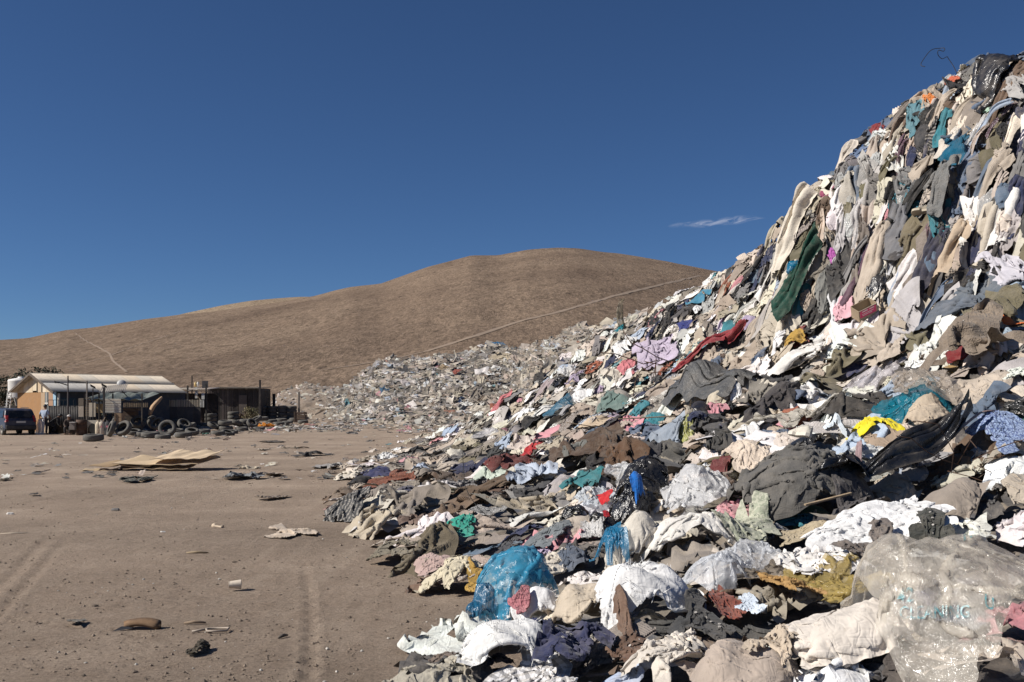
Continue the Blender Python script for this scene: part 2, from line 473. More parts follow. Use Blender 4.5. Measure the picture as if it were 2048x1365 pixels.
def hill_z(X, Y):
    px = CX + X / Y * F
    z, t = hill_height(Y, px, SKY1, 112.0, R1)
    return z + hill_relief(np.asarray(X), np.asarray(Y), t, 1.0)
def ray_hill(px, py):
    Y = np.linspace(125, 780, 2600); X = (px - CX) / F * Y
    hit = np.nonzero(CAMZ + (HOR - py) / F * Y <= hill_z(X, Y))[0]
    k = hit[0] if len(hit) else len(Y) - 1
    return X[k], Y[k]
def hill_path(pts, w, label):
    pts = np.array(pts, float); tt = np.linspace(0, len(pts) - 1, 90)
    q = np.stack([np.interp(tt, range(len(pts)), pts[:, k]) for k in (0, 1)], 1)
    xy = np.array([ray_hill(*a) for a in q])
    for _ in range(3): xy[1:-1] = (xy[:-2] + xy[1:-1] * 2 + xy[2:]) / 4
    d = np.gradient(xy, axis=0); nrm = np.stack([-d[:, 1], d[:, 0]], 1); nrm /= np.linalg.norm(nrm, axis=1)[:, None] + 1e-9
    wv = w * (1 + .35 * noise(np.stack([np.arange(90) * .25, 0 * tt, 0 * tt], 1)))
    rows = [xy + nrm * wv[:, None] * k for k in (-.5, -.17, .17, .5)]
    V = np.stack(rows, 1).reshape(-1, 2)
    V = np.concatenate([V, (hill_z(V[:, 0], V[:, 1]) + .07)[:, None]], 1)
    tag(link('path', np_mesh('path', V, grid_faces(90, 4)), M['path']), label, None, None, 'structure')
hill_path([(852, 704), (950, 673), (1044, 642), (1114, 626), (1231, 592), (1340, 566), (1400, 552)], 1.2, 'pale track climbing across the hill to the upper right')
hill_path([(147, 664), (171, 682), (198, 696), (219, 708), (226, 723), (253, 745)], .45, 'pale footpath zigzagging down the hill above the shack')
hill_path([(113, 740), (171, 727), (219, 713), (273, 692), (314, 679), (360, 664)], .4, 'faint footpath slanting over the hill above the shack')
hill_path([(640, 742), (720, 730), (800, 716), (852, 704)], .7, 'faint lower end of the long hill track')

# ------------------------------------------------------------------ a thin streak of cloud
def build_cloud():
    alt = 2600.0
    def on(px, py):
        Y = (alt - CAMZ) * F / (HOR - py); return np.array([at(px, Y), Y])
    a, b = on(1335, 452), on(1530, 437)
    n, m = 60, 12
    s = np.linspace(0, 1, n)[:, None]; k = np.linspace(-1, 1, m)[None, :]
    c = a[None, None] * (1 - s[..., None]) + b[None, None] * s[..., None]
    w = 330 * np.sqrt(np.clip(4 * s * (1.02 - s), 0, 1)) + 20
    X = c[..., 0] + 0 * k; Y = c[..., 1] + w * k
    p = np.stack([X, Y, alt + 0 * X], -1).reshape(-1, 3)
    p[:, 2] += 40 * noise(p * .004)
    uv = np.stack([s + 0 * k, (k + 1) / 2 + 0 * s], -1).reshape(-1, 2)
    t = NT('cirrus')
    g = t.coord('UV')
    mp = t.n('ShaderNodeMapping'); mp.inputs['Scale'].default_value = (7, 2.2, 1); mp.inputs['Rotation'].default_value = (0, 0, .3); t.l(g, mp.inputs[0])
    f = t.ramp(t.noise(mp.outputs[0], 1.0, 7, .65, .7), [(.38, 0.0), (.85, 1.0)])
    sx = t.n('ShaderNodeSeparateXYZ'); t.l(g, sx.inputs[0])
    def hump(v, pw): return t.math('POWER', t.math('MULTIPLY', t.math('MULTIPLY', v, t.math('SUBTRACT', 1.0, v)), 4.0), pw)
    f = t.math('MULTIPLY', t.math('MULTIPLY', f, hump(sx.outputs[0], .7)), hump(sx.outputs[1], 1.6))
    f = t.math('MULTIPLY', f, .5)
    d = t.n('ShaderNodeBsdfTranslucent'); d.inputs[0].default_value = (.9, .9, .92, 1)
    tp = t.n('ShaderNodeBsdfTransparent'); mx = t.n('ShaderNodeMixShader')
    t.l(f, mx.inputs[0]); t.l(tp.outputs[0], mx.inputs[1]); t.l(d.outputs[0], mx.inputs[2]); t.l(mx.outputs[0], t.out.inputs['Surface'])
    o = link('cloud', np_mesh('cloud', p, grid_faces(n, m), uv), t.m)
    o.visible_shadow = True
    tag(o, 'thin white streak of cloud low in the blue sky', None, None, 'stuff')
build_cloud()

# ------------------------------------------------------------------ the heap of clothes: a surface through measured points (px, py, depth)
CTRL = [
 # toe on the ground
 (790,1420,5.41),(830,1365,5.95),(850,1310,6.6),(930,1270,7.19),(935,1200,8.49),(845,1165,9.33),(725,1135,10.2),(755,1100,11.45),(655,1050,13.86),(650,1010,16.7),(690,965,21.6),(645,938,26.3),(740,915,32.2),(850,893,41),
 (900,1140,9.6),(900,1080,11.5),(900,1000,14.5),(900,940,19.5),(900,900,27),(905,882,38),
 (780,1000,16),(800,1060,12.6),(800,950,21),(820,915,29),
 (1050,1365,5.6),(1050,1250,6.9),(1050,1150,8.8),(1050,1080,10.3),(1050,1000,12.8),(1050,930,16.5),(1050,870,23),(1050,820,32),(1050,780,40),
 (1200,1365,5.3),(1200,1250,6.6),(1200,1100,9.0),(1200,1000,11.3),(1200,930,14),(1200,870,18),(1200,800,24),(1200,740,29),(1200,700,32),
 (1400,1365,4.85),(1400,1200,6.6),(1400,1050,8.9),(1400,950,11),(1400,870,13.8),(1400,800,17.5),(1400,720,22),(1400,650,25),(1400,600,27),
 (1500,780,16.5),(1550,700,19),(1550,630,21.6),(1520,560,24),
 (1600,1365,4.5),(1600,1200,6.2),(1600,1050,8.2),(1600,950,9.9),(1600,870,11.9),(1600,800,14.2),(1600,720,17),(1600,660,19),(1600,560,20.4),(1600,480,20.7),(1600,405,21.1),
 (1700,640,17.6),(1700,600,18.5),(1700,480,18.85),(1700,380,19.3),(1700,310,19.8),
 (1800,1365,4.2),(1800,1200,5.7),(1800,1050,7.5),(1800,950,9),(1800,870,10.5),(1800,800,12.2),(1800,720,14.4),(1800,640,16.4),(1800,600,17.3),(1800,500,17.6),(1800,400,17.95),(1800,300,18.5),(1800,240,19.1),
 (1900,580,16.1),(1900,480,16.4),(1900,380,16.75),(1900,260,17.4),(1900,175,18.3),
 (2020,1365,3.9),(2020,1200,5.2),(2020,1050,6.8),(2020,950,8.1),(2020,870,9.3),(2020,800,10.7),(2020,700,12.3),(2020,600,13.7),(2020,520,14.7),(2020,430,15.0),(2020,330,15.4),(2020,220,16.1),(2020,120,17.3),
 (2400,1365,3.5),(2400,1000,6),(2400,800,9),(2400,650,11),(2400,500,12.3),(2400,280,14),(2400,100,15.5),
 (2700,1365,3.3),(2700,900,6.5),(2700,600,10.5),(2700,100,14.5),
 # ridge as it cuts the hill and the sky
 (985,832,48),(1035,785,42),(1085,745,38),(1135,710,36),(1190,675,34),(1240,662,32),(1290,630,30.5),(1370,585,29),(1430,560,28),(1500,518,27),(1540,490,25),(1570,440,24),
]
def ctrl_points():
    P = [(at(px, d), d, hz(py, d)) for px, py, d in CTRL]
    # behind the ridge the heap levels off or falls away
    for X, Y, Z in ((8.3, 26, 7.2), (10.5, 22, 8.3), (14, 24, 8.4), (9, 34, 6.3), (15, 34, 8), (6, 38, 5.2), (2.5, 45, 3.6), (7, 52, 3.5), (18, 20, 8.3), (18, 30, 8.2), (0, 60, .4), (12, 60, 3)): P.append((X, Y, Z))
    # bare yard outside the toe
    for px, d in ((700, 5.5), (740, 6.4), (800, 7.4), (800, 8.6), (690, 9.6), (600, 10.8), (600, 12), (520, 14), (520, 17), (560, 22), (500, 27), (620, 34), (760, 45), (880, 60), (400, 9), (300, 14), (300, 24), (450, 38)): P.append((at(px, d), d, -.12))
    return np.array(P)
CP = ctrl_points()
def _uv(X, Y): return np.stack([X / Y, .62 * np.log(Y)], -1)
def _fit():
    q = _uv(CP[:, 0], CP[:, 1]); n = len(q)
    d = np.linalg.norm(q[:, None] - q[None], axis=-1)
    K = d + np.eye(n) * -.004                      # linear kernel: stays between its points
    A = np.concatenate([np.concatenate([K, np.ones((n, 1)), q], 1), np.concatenate([np.ones((1, n)), np.zeros((1, 3))], 1), np.concatenate([q.T, np.zeros((2, 3))], 1)], 0)
    return q, np.linalg.solve(A, np.concatenate([CP[:, 2], np.zeros(3)]))
_Q, _Wt = _fit()
CELL = .07; GX0, GY0 = -8.5, 2.6; GNX, GNY = 400, 810
def heap_eval(X, Y):
    q = _uv(X, Y); out = np.zeros(len(q)); n = len(_Q)
    for k in range(0, len(q), 20000):
        s = q[k:k + 20000]
        out[k:k + 20000] = np.linalg.norm(s[:, None] - _Q[None], axis=-1) @ _Wt[:n] + _Wt[n] + s @ _Wt[n + 1:]
    return out
def _grid():
    # the smooth surface on a coarse grid, then lumps and bundles on top
    xs = GX0 + CELL * np.arange(GNX); ys = GY0 + CELL * np.arange(GNY)
    cx = np.linspace(xs[0], xs[-1], 134); cy = np.geomspace(ys[0], ys[-1], 200)
    A, B = np.meshgrid(cx, cy, indexing='ij')
    Z = heap_eval(A.ravel(), B.ravel()).reshape(A.shape)
    iy = np.interp(ys, cy, np.arange(len(cy))); ix = np.interp(xs, cx, np.arange(len(cx)))
    i0 = np.clip(ix.astype(int), 0, len(cx) - 2); j0 = np.clip(iy.astype(int), 0, len(cy) - 2)
    fx = (ix - i0)[:, None]; fy = (iy - j0)[None]
    Z = (Z[i0][:, j0] * (1 - fx) * (1 - fy) + Z[i0 + 1][:, j0] * fx * (1 - fy) + Z[i0][:, j0 + 1] * (1 - fx) * fy + Z[i0 + 1][:, j0 + 1] * fx * fy)
    X, Y = np.meshgrid(xs, ys, indexing='ij')
    p = np.stack([X.ravel(), Y.ravel(), Z.ravel() * .8], 1)
    lump = (.22 * noise(p * .85) + .22 * noise(p * 1.7 + 9) + .07 * noise(p * 4.2 + 3)).reshape(Z.shape)
    up = np.clip(Z / .5, 0, 1)
    return Z - .10 * up + lump * np.clip(Z / .8, 0, 1) * np.clip(Y / 9, .45, 1.3)
H0 = _grid()
def hsamp(G, X, Y):
    a = np.clip((X - GX0) / CELL, 0, GNX - 1.001); b = np.clip((Y - GY0) / CELL, 0, GNY - 1.001)
    i = a.astype(int); j = b.astype(int); fx = a - i; fy = b - j
    return G[i, j] * (1 - fx) * (1 - fy) + G[i + 1, j] * fx * (1 - fy) + G[i, j + 1] * (1 - fx) * fy + G[i + 1, j + 1] * fx * fy
def blur(G, k):
    for _ in range(k):
        G = np.pad(G, 1, mode='edge'); G = (G[:-2] + 2 * G[1:-1] + G[2:]) / 4; G = (G[:, :-2] + 2 * G[:, 1:-1] + G[:, 2:]) / 4
    return G
HS = blur(H0, 14)                                       # for slopes
_S = np.geomspace(3.0, 58, 1500)
def ray_heap(px, py, G=None):
    """where the sight line of a photograph point meets the heap or the yard: (X, Y, on_heap)"""
    G = H0 if G is None else G
    X = (px - CX) / F * _S; z = CAMZ + (HOR - py) / F * _S
    h = np.maximum(hsamp(G, X, _S), 0.0); h = np.where(_S > GY0 + CELL * (GNY - 2), 0, h)
    k = np.nonzero(z <= h)[0]
    if not len(k): return None
    k = k[0]
    return X[k], _S[k], h[k] > .02

def build_heap_body():
    n, m = 180, 300
    px = np.linspace(560, 2600, n); d = np.geomspace(3.0, 57, m)
    PX, D = np.meshgrid(px, d, indexing='ij')
    X = (PX - CX) / F * D
    Z = hsamp(H0, X.ravel(), D.ravel()) - .10
    p = np.stack([X.ravel(), D.ravel(), Z], 1)
    p[:, 2] += .05 * fbm(p * np.array([6, 6, 3]), 3, .6)
    f = grid_faces(n, m)
    keep = (p[f, 2] > -.12).any(1) & (p[f, 0].max(1) < GX0 + CELL * GNX)
    f = f[keep]
    cells = np.floor(p * 5.0 + .5 * noise(p * 3)[:, None]).astype(int)
    pick = _P[(cells[:, 0] + _P[(cells[:, 1] + _P[cells[:, 2] & 4095]) & 4095]) & 4095] % len(UNDER)
    me = np_mesh('compacted_clothes', p, f, None, np.array(UNDER)[pick])
    tag(link('compacted_clothes', me, M['heapcloth']), 'trampled mass of old clothes making up the big heap', None, None, 'stuff')
UNDER = [(.2, .175, .14), (.13, .11, .095), (.08, .07, .06), (.04, .04, .04), (.25, .225, .19), (.07, .075, .09), (.11, .085, .065), (.17, .145, .115)]
build_heap_body()
# ------------------------------------------------------------------ cloth: sheets cut to garment shapes, crumpled, dropped and left to settle
f32 = np.float32
def smooth_field(N, n, freq):
    u = np.linspace(0, 1, n)[None, :, None]; v = np.linspace(0, 1, n)[None, None, :]
    out = np.zeros((N, n, n), f32)
    for k in range(6):
        a, b = rng.normal(0, freq, (2, N, 1, 1)); ph = rng.uniform(0, 6.283, (N, 1, 1))
        out += np.cos(6.283 * (a * u + b * v) + ph)
    return out / 3.0
SIZE = {'shirt': (1.15, .80), 'jacket': (1.2, .85), 'tee': (.80, .72), 'trousers': (.62, 1.08), 'skirt': (.75, .7), 'sheet': (.9, .8), 'scarf': (.32, 1.15), 'rag': (.5, .45)}
def cut(kind, n):
    u = np.linspace(0, 1, n)[:, None] * np.ones((1, n)); v = np.linspace(0, 1, n)[None, :] * np.ones((n, 1)); x = np.abs(u - .5)
    if kind in ('shirt', 'jacket'): return ((x < .23) | ((v > .66) & (v < .985))) & ~((x < .07) & (v > .955))
    if kind == 'tee': return ((x < .30) | ((v > .64) & (v < .985))) & ~((x < .09) & (v > .94))
    if kind == 'trousers': return (v > .66) | (x > .035)
    return np.ones((n, n), bool)
def panels(kind, n):
    """which part of the garment each grid cell belongs to"""
    c = (np.arange(n - 1) + .5) / (n - 1); u = c[:, None] + 0 * c[None]; v = c[None] + 0 * c[:, None]; x = u - .5
    P = np.zeros((n - 1, n - 1), int)
    if kind in ('shirt', 'jacket'):
        P[(x > .23)] = 1; P[(x < -.23)] = 2; P[(np.abs(x) > .45)] += 2; P[(v < .06) & (np.abs(x) <= .23)] = 5
        return P, ['torso', 'sleeve', 'sleeve', 'cuff', 'cuff', 'hem']
    if kind == 'tee':
        P[(x > .30)] = 1; P[(x < -.30)] = 2; P[(v < .05) & (np.abs(x) <= .30)] = 3
        return P, ['torso', 'sleeve', 'sleeve', 'hem']
    if kind == 'trousers':
        P[v < .66] = 1; P[(v < .66) & (x < 0)] = 2; P[v > .93] = 3
        return P, ['hip', 'leg', 'leg', 'waistband']
    if kind == 'skirt':
        P[v > .92] = 1
        return P, ['skirt_panel', 'waistband']
    P[(v < .06) | (v > .94)] = 1
    return P, ['cloth_panel', 'hem']
def settle(kinds, n, hang=False, fold=False, steps=40, iters=5, mound=False):
    N = len(kinds)
    mask = np.stack([cut(k, n) for k in kinds]).astype(f32)
    sc = rng.uniform(.85, 1.1, N)
    W = np.array([SIZE[k][0] for k in kinds]) * sc; L = np.array([SIZE[k][1] for k in kinds]) * sc
    du = (W / (n - 1)).astype(f32)[:, None, None]; dv = (L / (n - 1)).astype(f32)[:, None, None]
    W3, L3 = W[:, None, None], L[:, None, None]
    u = np.linspace(-.5, .5, n)[None, :, None] * W3 * np.ones((1, 1, n)); v = np.linspace(-.5, .5, n)[None, None, :] * L3 * np.ones((1, n, 1))
    p = np.zeros((N, n, n, 3), f32)
    if hang:
        s = rng.uniform(.35, .75, (N, 1, 1))
        p[..., 0] = u * s * (1 - .35 * (v / L3 + .5)) + .05 * smooth_field(N, n, 1.0)
        p[..., 1] = v * .97
        p[..., 2] = .05 + .05 * smooth_field(N, n, 2.0)
        pin = (v / L3 > .5 - .06) & (smooth_field(N, n, 1.2) > -.25)
    else:
        if fold: sx, sy = rng.uniform(.36, .6, (N, 1, 1)), rng.uniform(.82, .98, (N, 1, 1))
        else: sx, sy = rng.uniform(.42, .75, (N, 1, 1)), rng.uniform(.5, .82, (N, 1, 1))
        A = rng.uniform(.03, .12, (N, 1, 1)); th = rng.uniform(0, 3.14, (N, 1, 1)); c, s_ = np.cos(th), np.sin(th)
        xr, yr = (u * c + v * s_) * sx, (-u * s_ + v * c) * sy
        k = .012 if fold else .022
        p[..., 0] = xr + A * smooth_field(N, n, .9) + k * smooth_field(N, n, 2.6)
        p[..., 1] = yr + A * smooth_field(N, n, .9) + k * smooth_field(N, n, 2.6)
        ph = rng.uniform(0, 6.28, (N, 1, 1)); fr = rng.uniform(45, 75, (N, 1, 1))
        p[..., 2] = .12 + .05 * smooth_field(N, n, 1.5) + (.035 * np.sin(xr * fr + ph + 1.5 * smooth_field(N, n, 1.0)) + .02 * smooth_field(N, n, 3) if fold else .05 * smooth_field(N, n, 3.2))
    K = 5; gx, gy = rng.normal(0, 6.5, (2, N, K)); gp = rng.uniform(0, 6.28, (N, K))
    def floor(x, y):
        h = np.zeros_like(x)
        for k in range(K): h += np.cos(gx[:, k, None, None].astype(f32) * x + gy[:, k, None, None].astype(f32) * y + gp[:, k, None, None].astype(f32))
        h = h * f32(.022)
        if mound:
            r2 = (x / mr[:, :1, None]) ** 2 + (y / mr[:, 1:, None]) ** 2
            h = h * f32(.8) + mh[:, None, None] * np.sqrt(np.clip(1 - r2 * np.sqrt(r2), 0, 1))
        return h
    mr = rng.uniform(.24, .34, (N, 2)).astype(f32); mh = rng.uniform(.17, .27, N).astype(f32)
    if mound: p[..., 0] *= f32(1.15); p[..., 1] *= f32(1.1); p[..., 2] += f32(.16)
    g = np.array([0, -6, -2.0] if hang else [0, 0, -5.0], f32)
    prev = p.copy(); dt = f32(.018)
    mu = mask[:, :-1] * mask[:, 1:]; mv = mask[:, :, :-1] * mask[:, :, 1:]
    m1 = mask[:, :-1, :-1] * mask[:, 1:, 1:]; m2 = mask[:, 1:, :-1] * mask[:, :-1, 1:]
    bu = mu[:, :-1] * mu[:, 1:]; bv = mv[:, :, :-1] * mv[:, :, 1:]; dd = np.sqrt(du * du + dv * dv)
    def pull(a, b, rest, w, k, push=False):
        d = b - a; l = np.sqrt(np.einsum('...i,...i->...', d, d)) + f32(1e-7); e = (l - rest) / l
        if push: e = np.minimum(e, 0)
        d *= (e * w * f32(.5 * k))[..., None]; a += d; b -= d
    stiff = rng.uniform(.25, .9, (N, 1, 1)).astype(f32); pp = p.copy()
    for st in range(steps):
        vel = (p - prev) * f32(.96); prev = p.copy(); p = p + vel + g * dt * dt
        for it in range(iters):
            for s in (0, 1):
                pull(p[:, s:-1:2], p[:, s + 1::2], du, mu[:, s::2], 1.0)
                pull(p[:, :, s:-1:2], p[:, :, s + 1::2], dv, mv[:, :, s::2], 1.0)
            if it % 2 == 0:
                for s in (0, 1):
                    pull(p[:, s:-1:2, :-1], p[:, s + 1::2, 1:], dd, m1[:, s::2], .4)
                    pull(p[:, s:-1:2, 1:], p[:, s + 1::2, :-1], dd, m2[:, s::2], .4)
                for s in range(4):
                    a, b = p[:, s:-2:4], p[:, s + 2::4]; k = min(a.shape[1], b.shape[1])
                    if k: pull(a[:, :k], b[:, :k], 2 * du, bu[:, s::4][:, :k] * stiff, 1.0, True)
                    a, b = p[:, :, s:-2:4], p[:, :, s + 2::4]; k = min(a.shape[2], b.shape[2])
                    if k: pull(a[:, :, :k], b[:, :, :k], 2 * dv, bv[:, :, s::4][:, :, :k] * stiff, 1.0, True)
            if hang: p[pin] = pp[pin]
        h = floor(p[..., 0], p[..., 1]); c = p[..., 2] < h
        p[..., 2] = np.maximum(p[..., 2], h); fr_ = f32(.55 if hang else .85)
        for q in (0, 1): prev[..., q] = np.where(c, prev[..., q] + (p[..., q] - prev[..., q]) * fr_, prev[..., q])
        prev[..., 2] = np.where(c, p[..., 2], prev[..., 2])
    if not mound: p[..., 2] -= .5 * floor(p[..., 0], p[..., 1])
    out = []
    for k in range(N):
        q = p[k].astype(float); mk = mask[k] > 0; e = q[mk]
        q[..., :2] -= (e[:, :2].min(0) + e[:, :2].max(0)) / 2
        q[..., 2] -= np.percentile(e[:, 2], 6)
        sp = e[:, :2].max(0) - e[:, :2].min(0)
        out.append(dict(kind=kinds[k], P=q, mask=mk, ext=sp, n=n))
    return out
NG = 36
LIB = {}
def _lib():
    ks = ['shirt', 'jacket', 'tee', 'trousers', 'skirt', 'sheet', 'scarf', 'rag']
    for t in settle(ks * 4, NG) + settle(ks * 4, NG, fold=True): LIB.setdefault(t['kind'], []).append(t)
    for t in settle(['sheet'] * 14, NG, mound=True): LIB.setdefault('mound', []).append(t)
    for t in settle(['shirt', 'jacket', 'tee', 'trousers', 'skirt', 'sheet', 'scarf', 'rag'] * 3, NG, hang=True): LIB.setdefault('hang_' + t['kind'], []).append(t)
_lib()
NF = 71
FINE = {}
def _fine():
    ks = ['shirt', 'jacket', 'tee', 'trousers', 'skirt', 'sheet', 'sheet', 'scarf', 'rag']
    for t in settle(ks * 2, NF, steps=52, iters=8) + settle(ks, NF, fold=True, steps=52, iters=8): FINE.setdefault(t['kind'], []).append(t)
    for t in settle(['sheet'] * 10, NF, mound=True, steps=60, iters=8): FINE.setdefault('mound', []).append(t)
    for t in settle(['sheet', 'trousers', 'jacket', 'shirt', 'scarf', 'rag', 'tee', 'skirt'], NF, hang=True, steps=50, iters=8): FINE.setdefault('hang_' + t['kind'], []).append(t)
_fine()

def refine(P):
    """twice the grid, cubic"""
    for ax in (0, 1):
        P = np.moveaxis(P, ax, 0); n = len(P)
        E = np.concatenate([2 * P[:1] - P[1:2], P, 2 * P[-1:] - P[-2:-1]])
        mid = (-E[:-3] + 9 * E[1:-2] + 9 * E[2:-1] - E[3:]) / 16
        Q = np.empty((2 * n - 1,) + P.shape[1:]); Q[0::2] = P; Q[1::2] = mid
        P = np.moveaxis(Q, 0, ax)
    return P
def grid_normals(P):
    a = np.gradient(P, axis=0); b = np.gradient(P, axis=1); n = np.cross(a, b)
    return n / (np.linalg.norm(n, axis=-1, keepdims=True) + 1e-9)

HC = H0.copy()                       # the heap as it grows, layer by layer
HCs = [None, 0]
def frame_at(x, y):
    e = .35
    gx = (hsamp(HS, x + e, y) - hsamp(HS, x - e, y)) / (2 * e); gy = (hsamp(HS, x, y + e) - hsamp(HS, x, y - e)) / (2 * e)
    return float(gx), float(gy)
def hs1(x, y): return float(hsamp(HC, np.array([x]), np.array([y]))[0])

def drape(T, x, y, rot=0.0, ex=None, ey=None, scale=1.0, lift=.012, height=1.0, flip=False, hang=False, detail=1, crinkle=0.0, seed=0, on_ground=False, dome=0.0, tilt=(0, 0), under=.25, folds=.004):
    """points of template T laid on the heap at (x, y); returns the (n, n, 3) world points and the mask"""
    P = T['P'].copy(); mk = T['mask']
    if flip: P[..., 0] *= -1
    if detail == 2 and len(P) < NF:
        P = refine(P); m = np.zeros(P.shape[:2], bool); m[0::2, 0::2] = mk
        m[1::2, 0::2] = mk[:-1] & mk[1:]; m[0::2, 1::2] = mk[:, :-1] & mk[:, 1:]; m[1::2, 1::2] = mk[:-1, :-1] & mk[1:, 1:] & mk[1:, :-1] & mk[:-1, 1:]
        mk = m
    elif detail < 1:
        st = int(round(1 / detail)); P = P[::st, ::st]; mk = mk[::st, ::st]
    Lx, Ly, Lz = P[..., 0], P[..., 1], P[..., 2]
    if rot:
        c, s = math.cos(rot), math.sin(rot); Lx, Ly = Lx * c - Ly * s, Lx * s + Ly * c
    if ex is not None:
        w = Lx[mk].max() - Lx[mk].min(); h = Ly[mk].max() - Ly[mk].min()
        kx = ex / w; ky = (ey / h) if ey else kx
        ky = min(max(ky, kx * .45), kx * 2.2)
        Lx, Ly = Lx * kx, Ly * ky; Lz = Lz * min(1.6, max(.6, math.sqrt(abs(kx * ky)))) * height
    else: Lx, Ly, Lz = Lx * scale, Ly * scale, Lz * scale * height
    if crinkle or detail >= 1:
        q = np.stack([Lx, Ly, Lz], -1); nr = grid_normals(q); fl = q.reshape(-1, 3) + seed * 3.7
        d = -np.abs(noise(fl * np.array([9, 17, 9])))
        d = d * (.004 + crinkle)
        if crinkle: d = d - np.abs(noise(fl * 26)) * crinkle * .8
        if folds:
            ph = 0.0 if hang else (seed * 1.7) % 3.14
            for m_, (fa, fb, k_) in enumerate(((9.5, 2.4, 1.0), (17, 5.0, .5))):
                a = fl[:, 0] * math.cos(ph) + fl[:, 1] * math.sin(ph) + .10 * noise(fl * 2.6 + m_ * 7); b = -fl[:, 0] * math.sin(ph) + fl[:, 1] * math.cos(ph)
                w = noise(np.stack([a * fa, b * fb, fl[:, 2] * 2 + m_ * 3], 1)); d = d + folds * k_ * (1.1 - 4.0 * np.abs(w)); ph += 0 if hang else .9
        q = q + nr * d.reshape(Lx.shape)[..., None]; Lx, Ly, Lz = q[..., 0], q[..., 1], q[..., 2]
    if dome:
        e = np.sqrt((Lx / (.5 * (Lx[mk].max() - Lx[mk].min()) + 1e-6)) ** 2 + (Ly / (.5 * (Ly[mk].max() - Ly[mk].min()) + 1e-6)) ** 2)
        Lz = Lz + dome * np.where(e < 1, np.clip(1 - e ** 2.2, 0, 1) ** .75, -under * (e - 1))
    if on_ground:
        W = np.stack([x + Lx, y + Ly, np.maximum(Lz, 0) + lift + ground_z(0, y)], -1)
        return W, mk
    gx, gy = frame_at(x, y); g = math.hypot(gx, gy)
    Lz = Lz + tilt[0] * Lx + tilt[1] * Ly
    if hang and g > .2:
        hx, hy = gx / g, gy / g; nn = math.sqrt(1 + g * g)
        up = (hx / nn, hy / nn); side = (-hy, hx)
        if side[0] < 0: side = (hy, -hx)
        X = x + side[0] * Lx + up[0] * Ly; Y = y + side[1] * Lx + up[1] * Ly
    else:
        n1, n2 = math.sqrt(1 + gx * gx), math.sqrt(1 + gy * gy)
        X = x + Lx / n1; Y = y + Ly / n2
    Z = np.maximum(hsamp(HB(), X, Y), hsamp(HC, X, Y) - .10)
    Z = np.maximum(Z, -.01)
    nz = math.sqrt(1 + gx * gx + gy * gy); nrm = (-gx / nz, -gy / nz, 1 / nz)
    h = np.maximum(Lz, -.05) + lift
    W = np.stack([X + nrm[0] * h, Y + nrm[1] * h, Z + nrm[2] * h], -1)
    return W, mk
def HB():
    """a cloth bridges the small hollows: a softened copy of the heap, renewed now and then"""
    if HCs[0] is None or HCs[1] > 12:
        HCs[0] = np.maximum(blur(HC, 4), HC - .12); HCs[1] = 0
    return HCs[0]
def settle_in(W, mk, k=.75):
    p = W[mk]
    i = np.clip(np.round((p[:, 0] - GX0) / CELL).astype(int), 0, GNX - 1); j = np.clip(np.round((p[:, 1] - GY0) / CELL).astype(int), 0, GNY - 1)
    z = HC[i, j] + (p[:, 2] - HC[i, j]) * k
    z = np.minimum(z, H0[i, j] + .38)
    np.maximum.at(HC, (i, j), z); HCs[1] += 1

def cloth_mesh(name, W, mk, sel=None, origin=None):
    n, m = mk.shape
    q = mk[:-1, :-1] & mk[1:, :-1] & mk[1:, 1:] & mk[:-1, 1:]
    if sel is not None: q = q & sel
    ii, jj = np.nonzero(q)
    a = ii * m + jj; f = np.stack([a, a + m, a + m + 1, a + 1], 1)
    used = np.unique(f); re = np.zeros(n * m, int); re[used] = np.arange(len(used))
    V = W.reshape(-1, 3)[used] - (origin if origin is not None else 0)
    uu, vv = np.meshgrid(np.linspace(0, 1, n), np.linspace(0, 1, m), indexing='ij')
    uv = np.stack([uu.ravel(), vv.ravel()], 1)[used]
    return np_mesh(name, V, re[f], uv)

